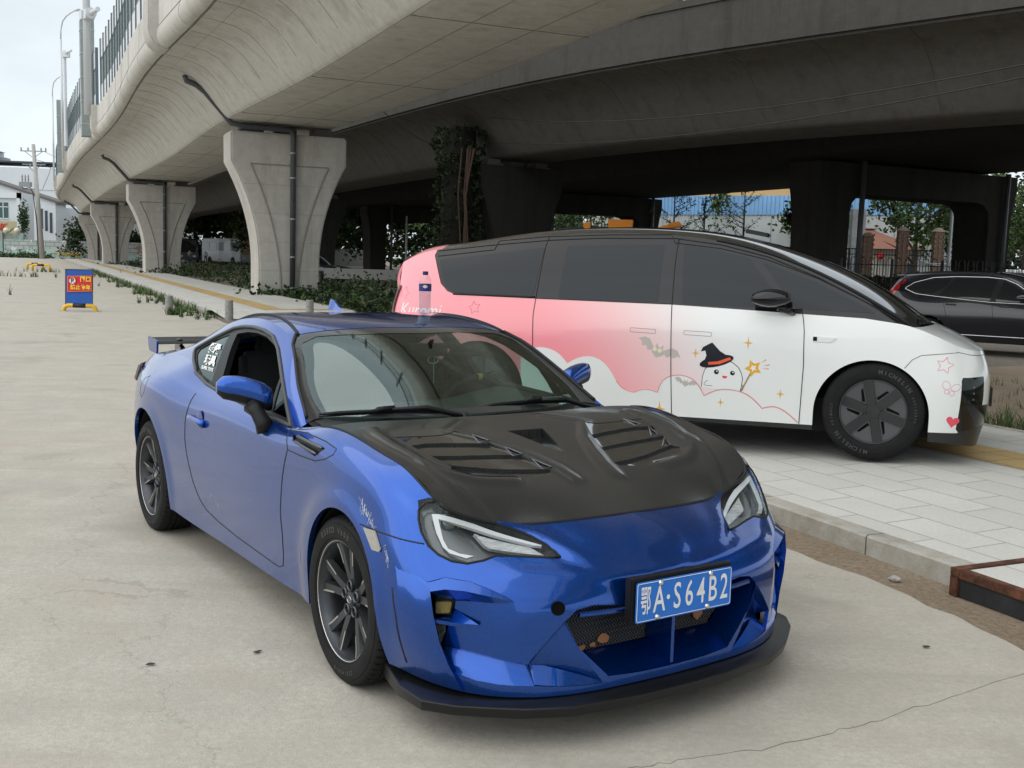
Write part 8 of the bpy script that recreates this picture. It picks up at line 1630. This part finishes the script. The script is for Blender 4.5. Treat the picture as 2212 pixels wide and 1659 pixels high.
def coach(lab,loc,rz,body):
    t=thing('coach',lab,'coach',loc,rz); b=MB(); b.prism([(4.5,-1.25,.35),(-4.5,-1.25,.35),(-4.5,-1.25,3.0),(-4.2,-1.25,3.25),(4.1,-1.25,3.25),(4.45,-1.25,2.9),(4.6,-1.25,1.6)],(0,2.5,0)); b.build('body',body,t,bevel=.08); b=MB(); b.prism([(4.63,-1.1,1.35),(4.63,1.1,1.35),(4.48,1.05,2.95),(4.48,-1.05,2.95)],(.04,0,0)); b.build('windscreen',SGL,t)
    for sg in (1,-1):
        b=MB()
        for k in range(5): b.box((3.2-1.65*k,1.26*sg,2.25),(1.5,.04,1.05))
        b.build('side_window',mat('coach_glass',(.10,.13,.14),.08,coat=.8),t)
        b=MB(); b.tube([(4.5,1.2*sg,2.9),(4.95,1.35*sg,2.75),(5.0,1.38*sg,2.2)],.07,6); b.build('mirror',HBK,t)
        for x in (2.8,-2.6): b=MB(); b.cyl((x,1.28*sg,.48),(x,1.0*sg,.48),.48,20); b.build('wheel',RUB,t)
    b=MB(); b.box((4.66,.85,.85),(.06,.4,.25)); b.box((4.66,-.85,.85),(.06,.4,.25)); b.build('headlight',mat('head_clear',(.5,.52,.55),.2),t); return t
coach('white coach with a dark windscreen parked under the bridge between the piers',(-36.6,137,gz(137)),-.75,mat('coach_white',(.30,.32,.34),.35,coat=.5)); coach('dark coach seen end-on behind the cyclist under the bridge',(-45.5,150,gz(150)),-1.35,mat('coach_dark',(.05,.05,.06),.4,coat=.5))
# orange crane truck whose top shows over the people carrier
ORN=mat('machine_orange',(.72,.25,.02),.45); t=thing('crane_truck','dark truck with orange crane gear showing just above the people carrier roof','truck',(3.5,46,gz(46)),-.15); b=MB(); b.box((0,0,1.5),(5,2.2,1.8)); b.prism([(-2.4,-1,2.4),(2.0,-1,2.4),(1.6,-1,2.95),(.6,-1,3.15),(-1.2,-1,3.1),(-2.1,-1,2.85)],(0,2,0)); b.build('truck_body',mat('truck_dark',(.03,.032,.035),.5),t,bevel=.05); b=MB(); b.box((1.0,-1.0,3.15),(.95,.5,.55),taper=1.1); b.cyl((-.4,-1.1,3.15),(-.4,-.8,3.15),.16,14); b.tube([(2.4,-1,3.0),(3.0,-1,3.2),(3.5,-1,3.25)],.10,8); b.box((3.2,-1,3.30),(.5,.2,.15),ry=-.2); b.build('crane_gear',ORN,t,bevel=.02)
for x in (-1.8,1.8):
    b=MB(); b.cyl((x,-1.15,.5),(x,-.8,.5),.5,20); b.build('wheel',RUB,t)
t=thing('lamp_mast','thin white lamp post left of the ivy-covered pier','lamp post',(-9.7,95,gz(95))); b=MB(); b.tube([(0,0,0),(0,0,5.2)],[.10,.08],8); b.build('mast',mat('mast_bright',(.75,.76,.76),.5),t,True)
b=MB(); b.box((-7.6,57.2,.75),(5.2,.25,.55)); tag(b.build('road_barrier',mat('barrier_dull',(.30,.30,.29),.8)),'low pale road barrier in the dark behind the nearest pier','barrier')
# chain-link panel beside the nearer portal leg
b=MB()
for x in np.arange(11.6,14.6,.14):
    b.tube([(x,48.3,.0),(x+1.3,48.3,2.6)],.006,3); b.tube([(x+1.3,48.3,.0),(x,48.3,2.6)],.006,3)
b.box((13.3,48.3,2.62),(3.4,.05,.05)); [b.box((x,48.3,1.3),(.06,.06,2.6)) for x in (11.6,15.0)]
tag(b.build('chain_link_fence',mat('wire_grey',(.10,.10,.10),.6)),'dark chain-link fence panel in front of the left portal leg','fence')
b=MB(); b.cyl((0,0,0),(0,-.04,0),.30,24); o=b.build('pier_plaque',mat('plaque_grey',(.22,.22,.21),.7)); o.location=(13.75,48.95,3.9); tag(o,'small round grey plaque on the left portal leg','plaque'); b=MB(); text_add(b,'E05',.2,Matrix.Rotation(math.pi/2,4,'X')@Matrix.Translation((0,0,.045)),.004); pl_=b.build('plaque_number',HBK,o)

rc=np.random.RandomState(4); K=[(.10,3.10),(.434,3.206),(.88,3.359),(1.33,3.603),(2.074,4.095),(2.35,4.30)]; P=[]
for a,c in zip(K[:-1],K[1:]):
    for u in np.linspace(0,1,14)[:-1]: P.append((a[0]+(c[0]-a[0])*u+rc.randn()*.006,a[1]+(c[1]-a[1])*u+rc.randn()*.006,.0065))
b=MB(); b.tube(P,[.0008+.0013*rc.rand() for _ in P],4); tag(b.build('yard_crack',mat('crack_dark',(.20,.175,.14),.95)),kind='structure')
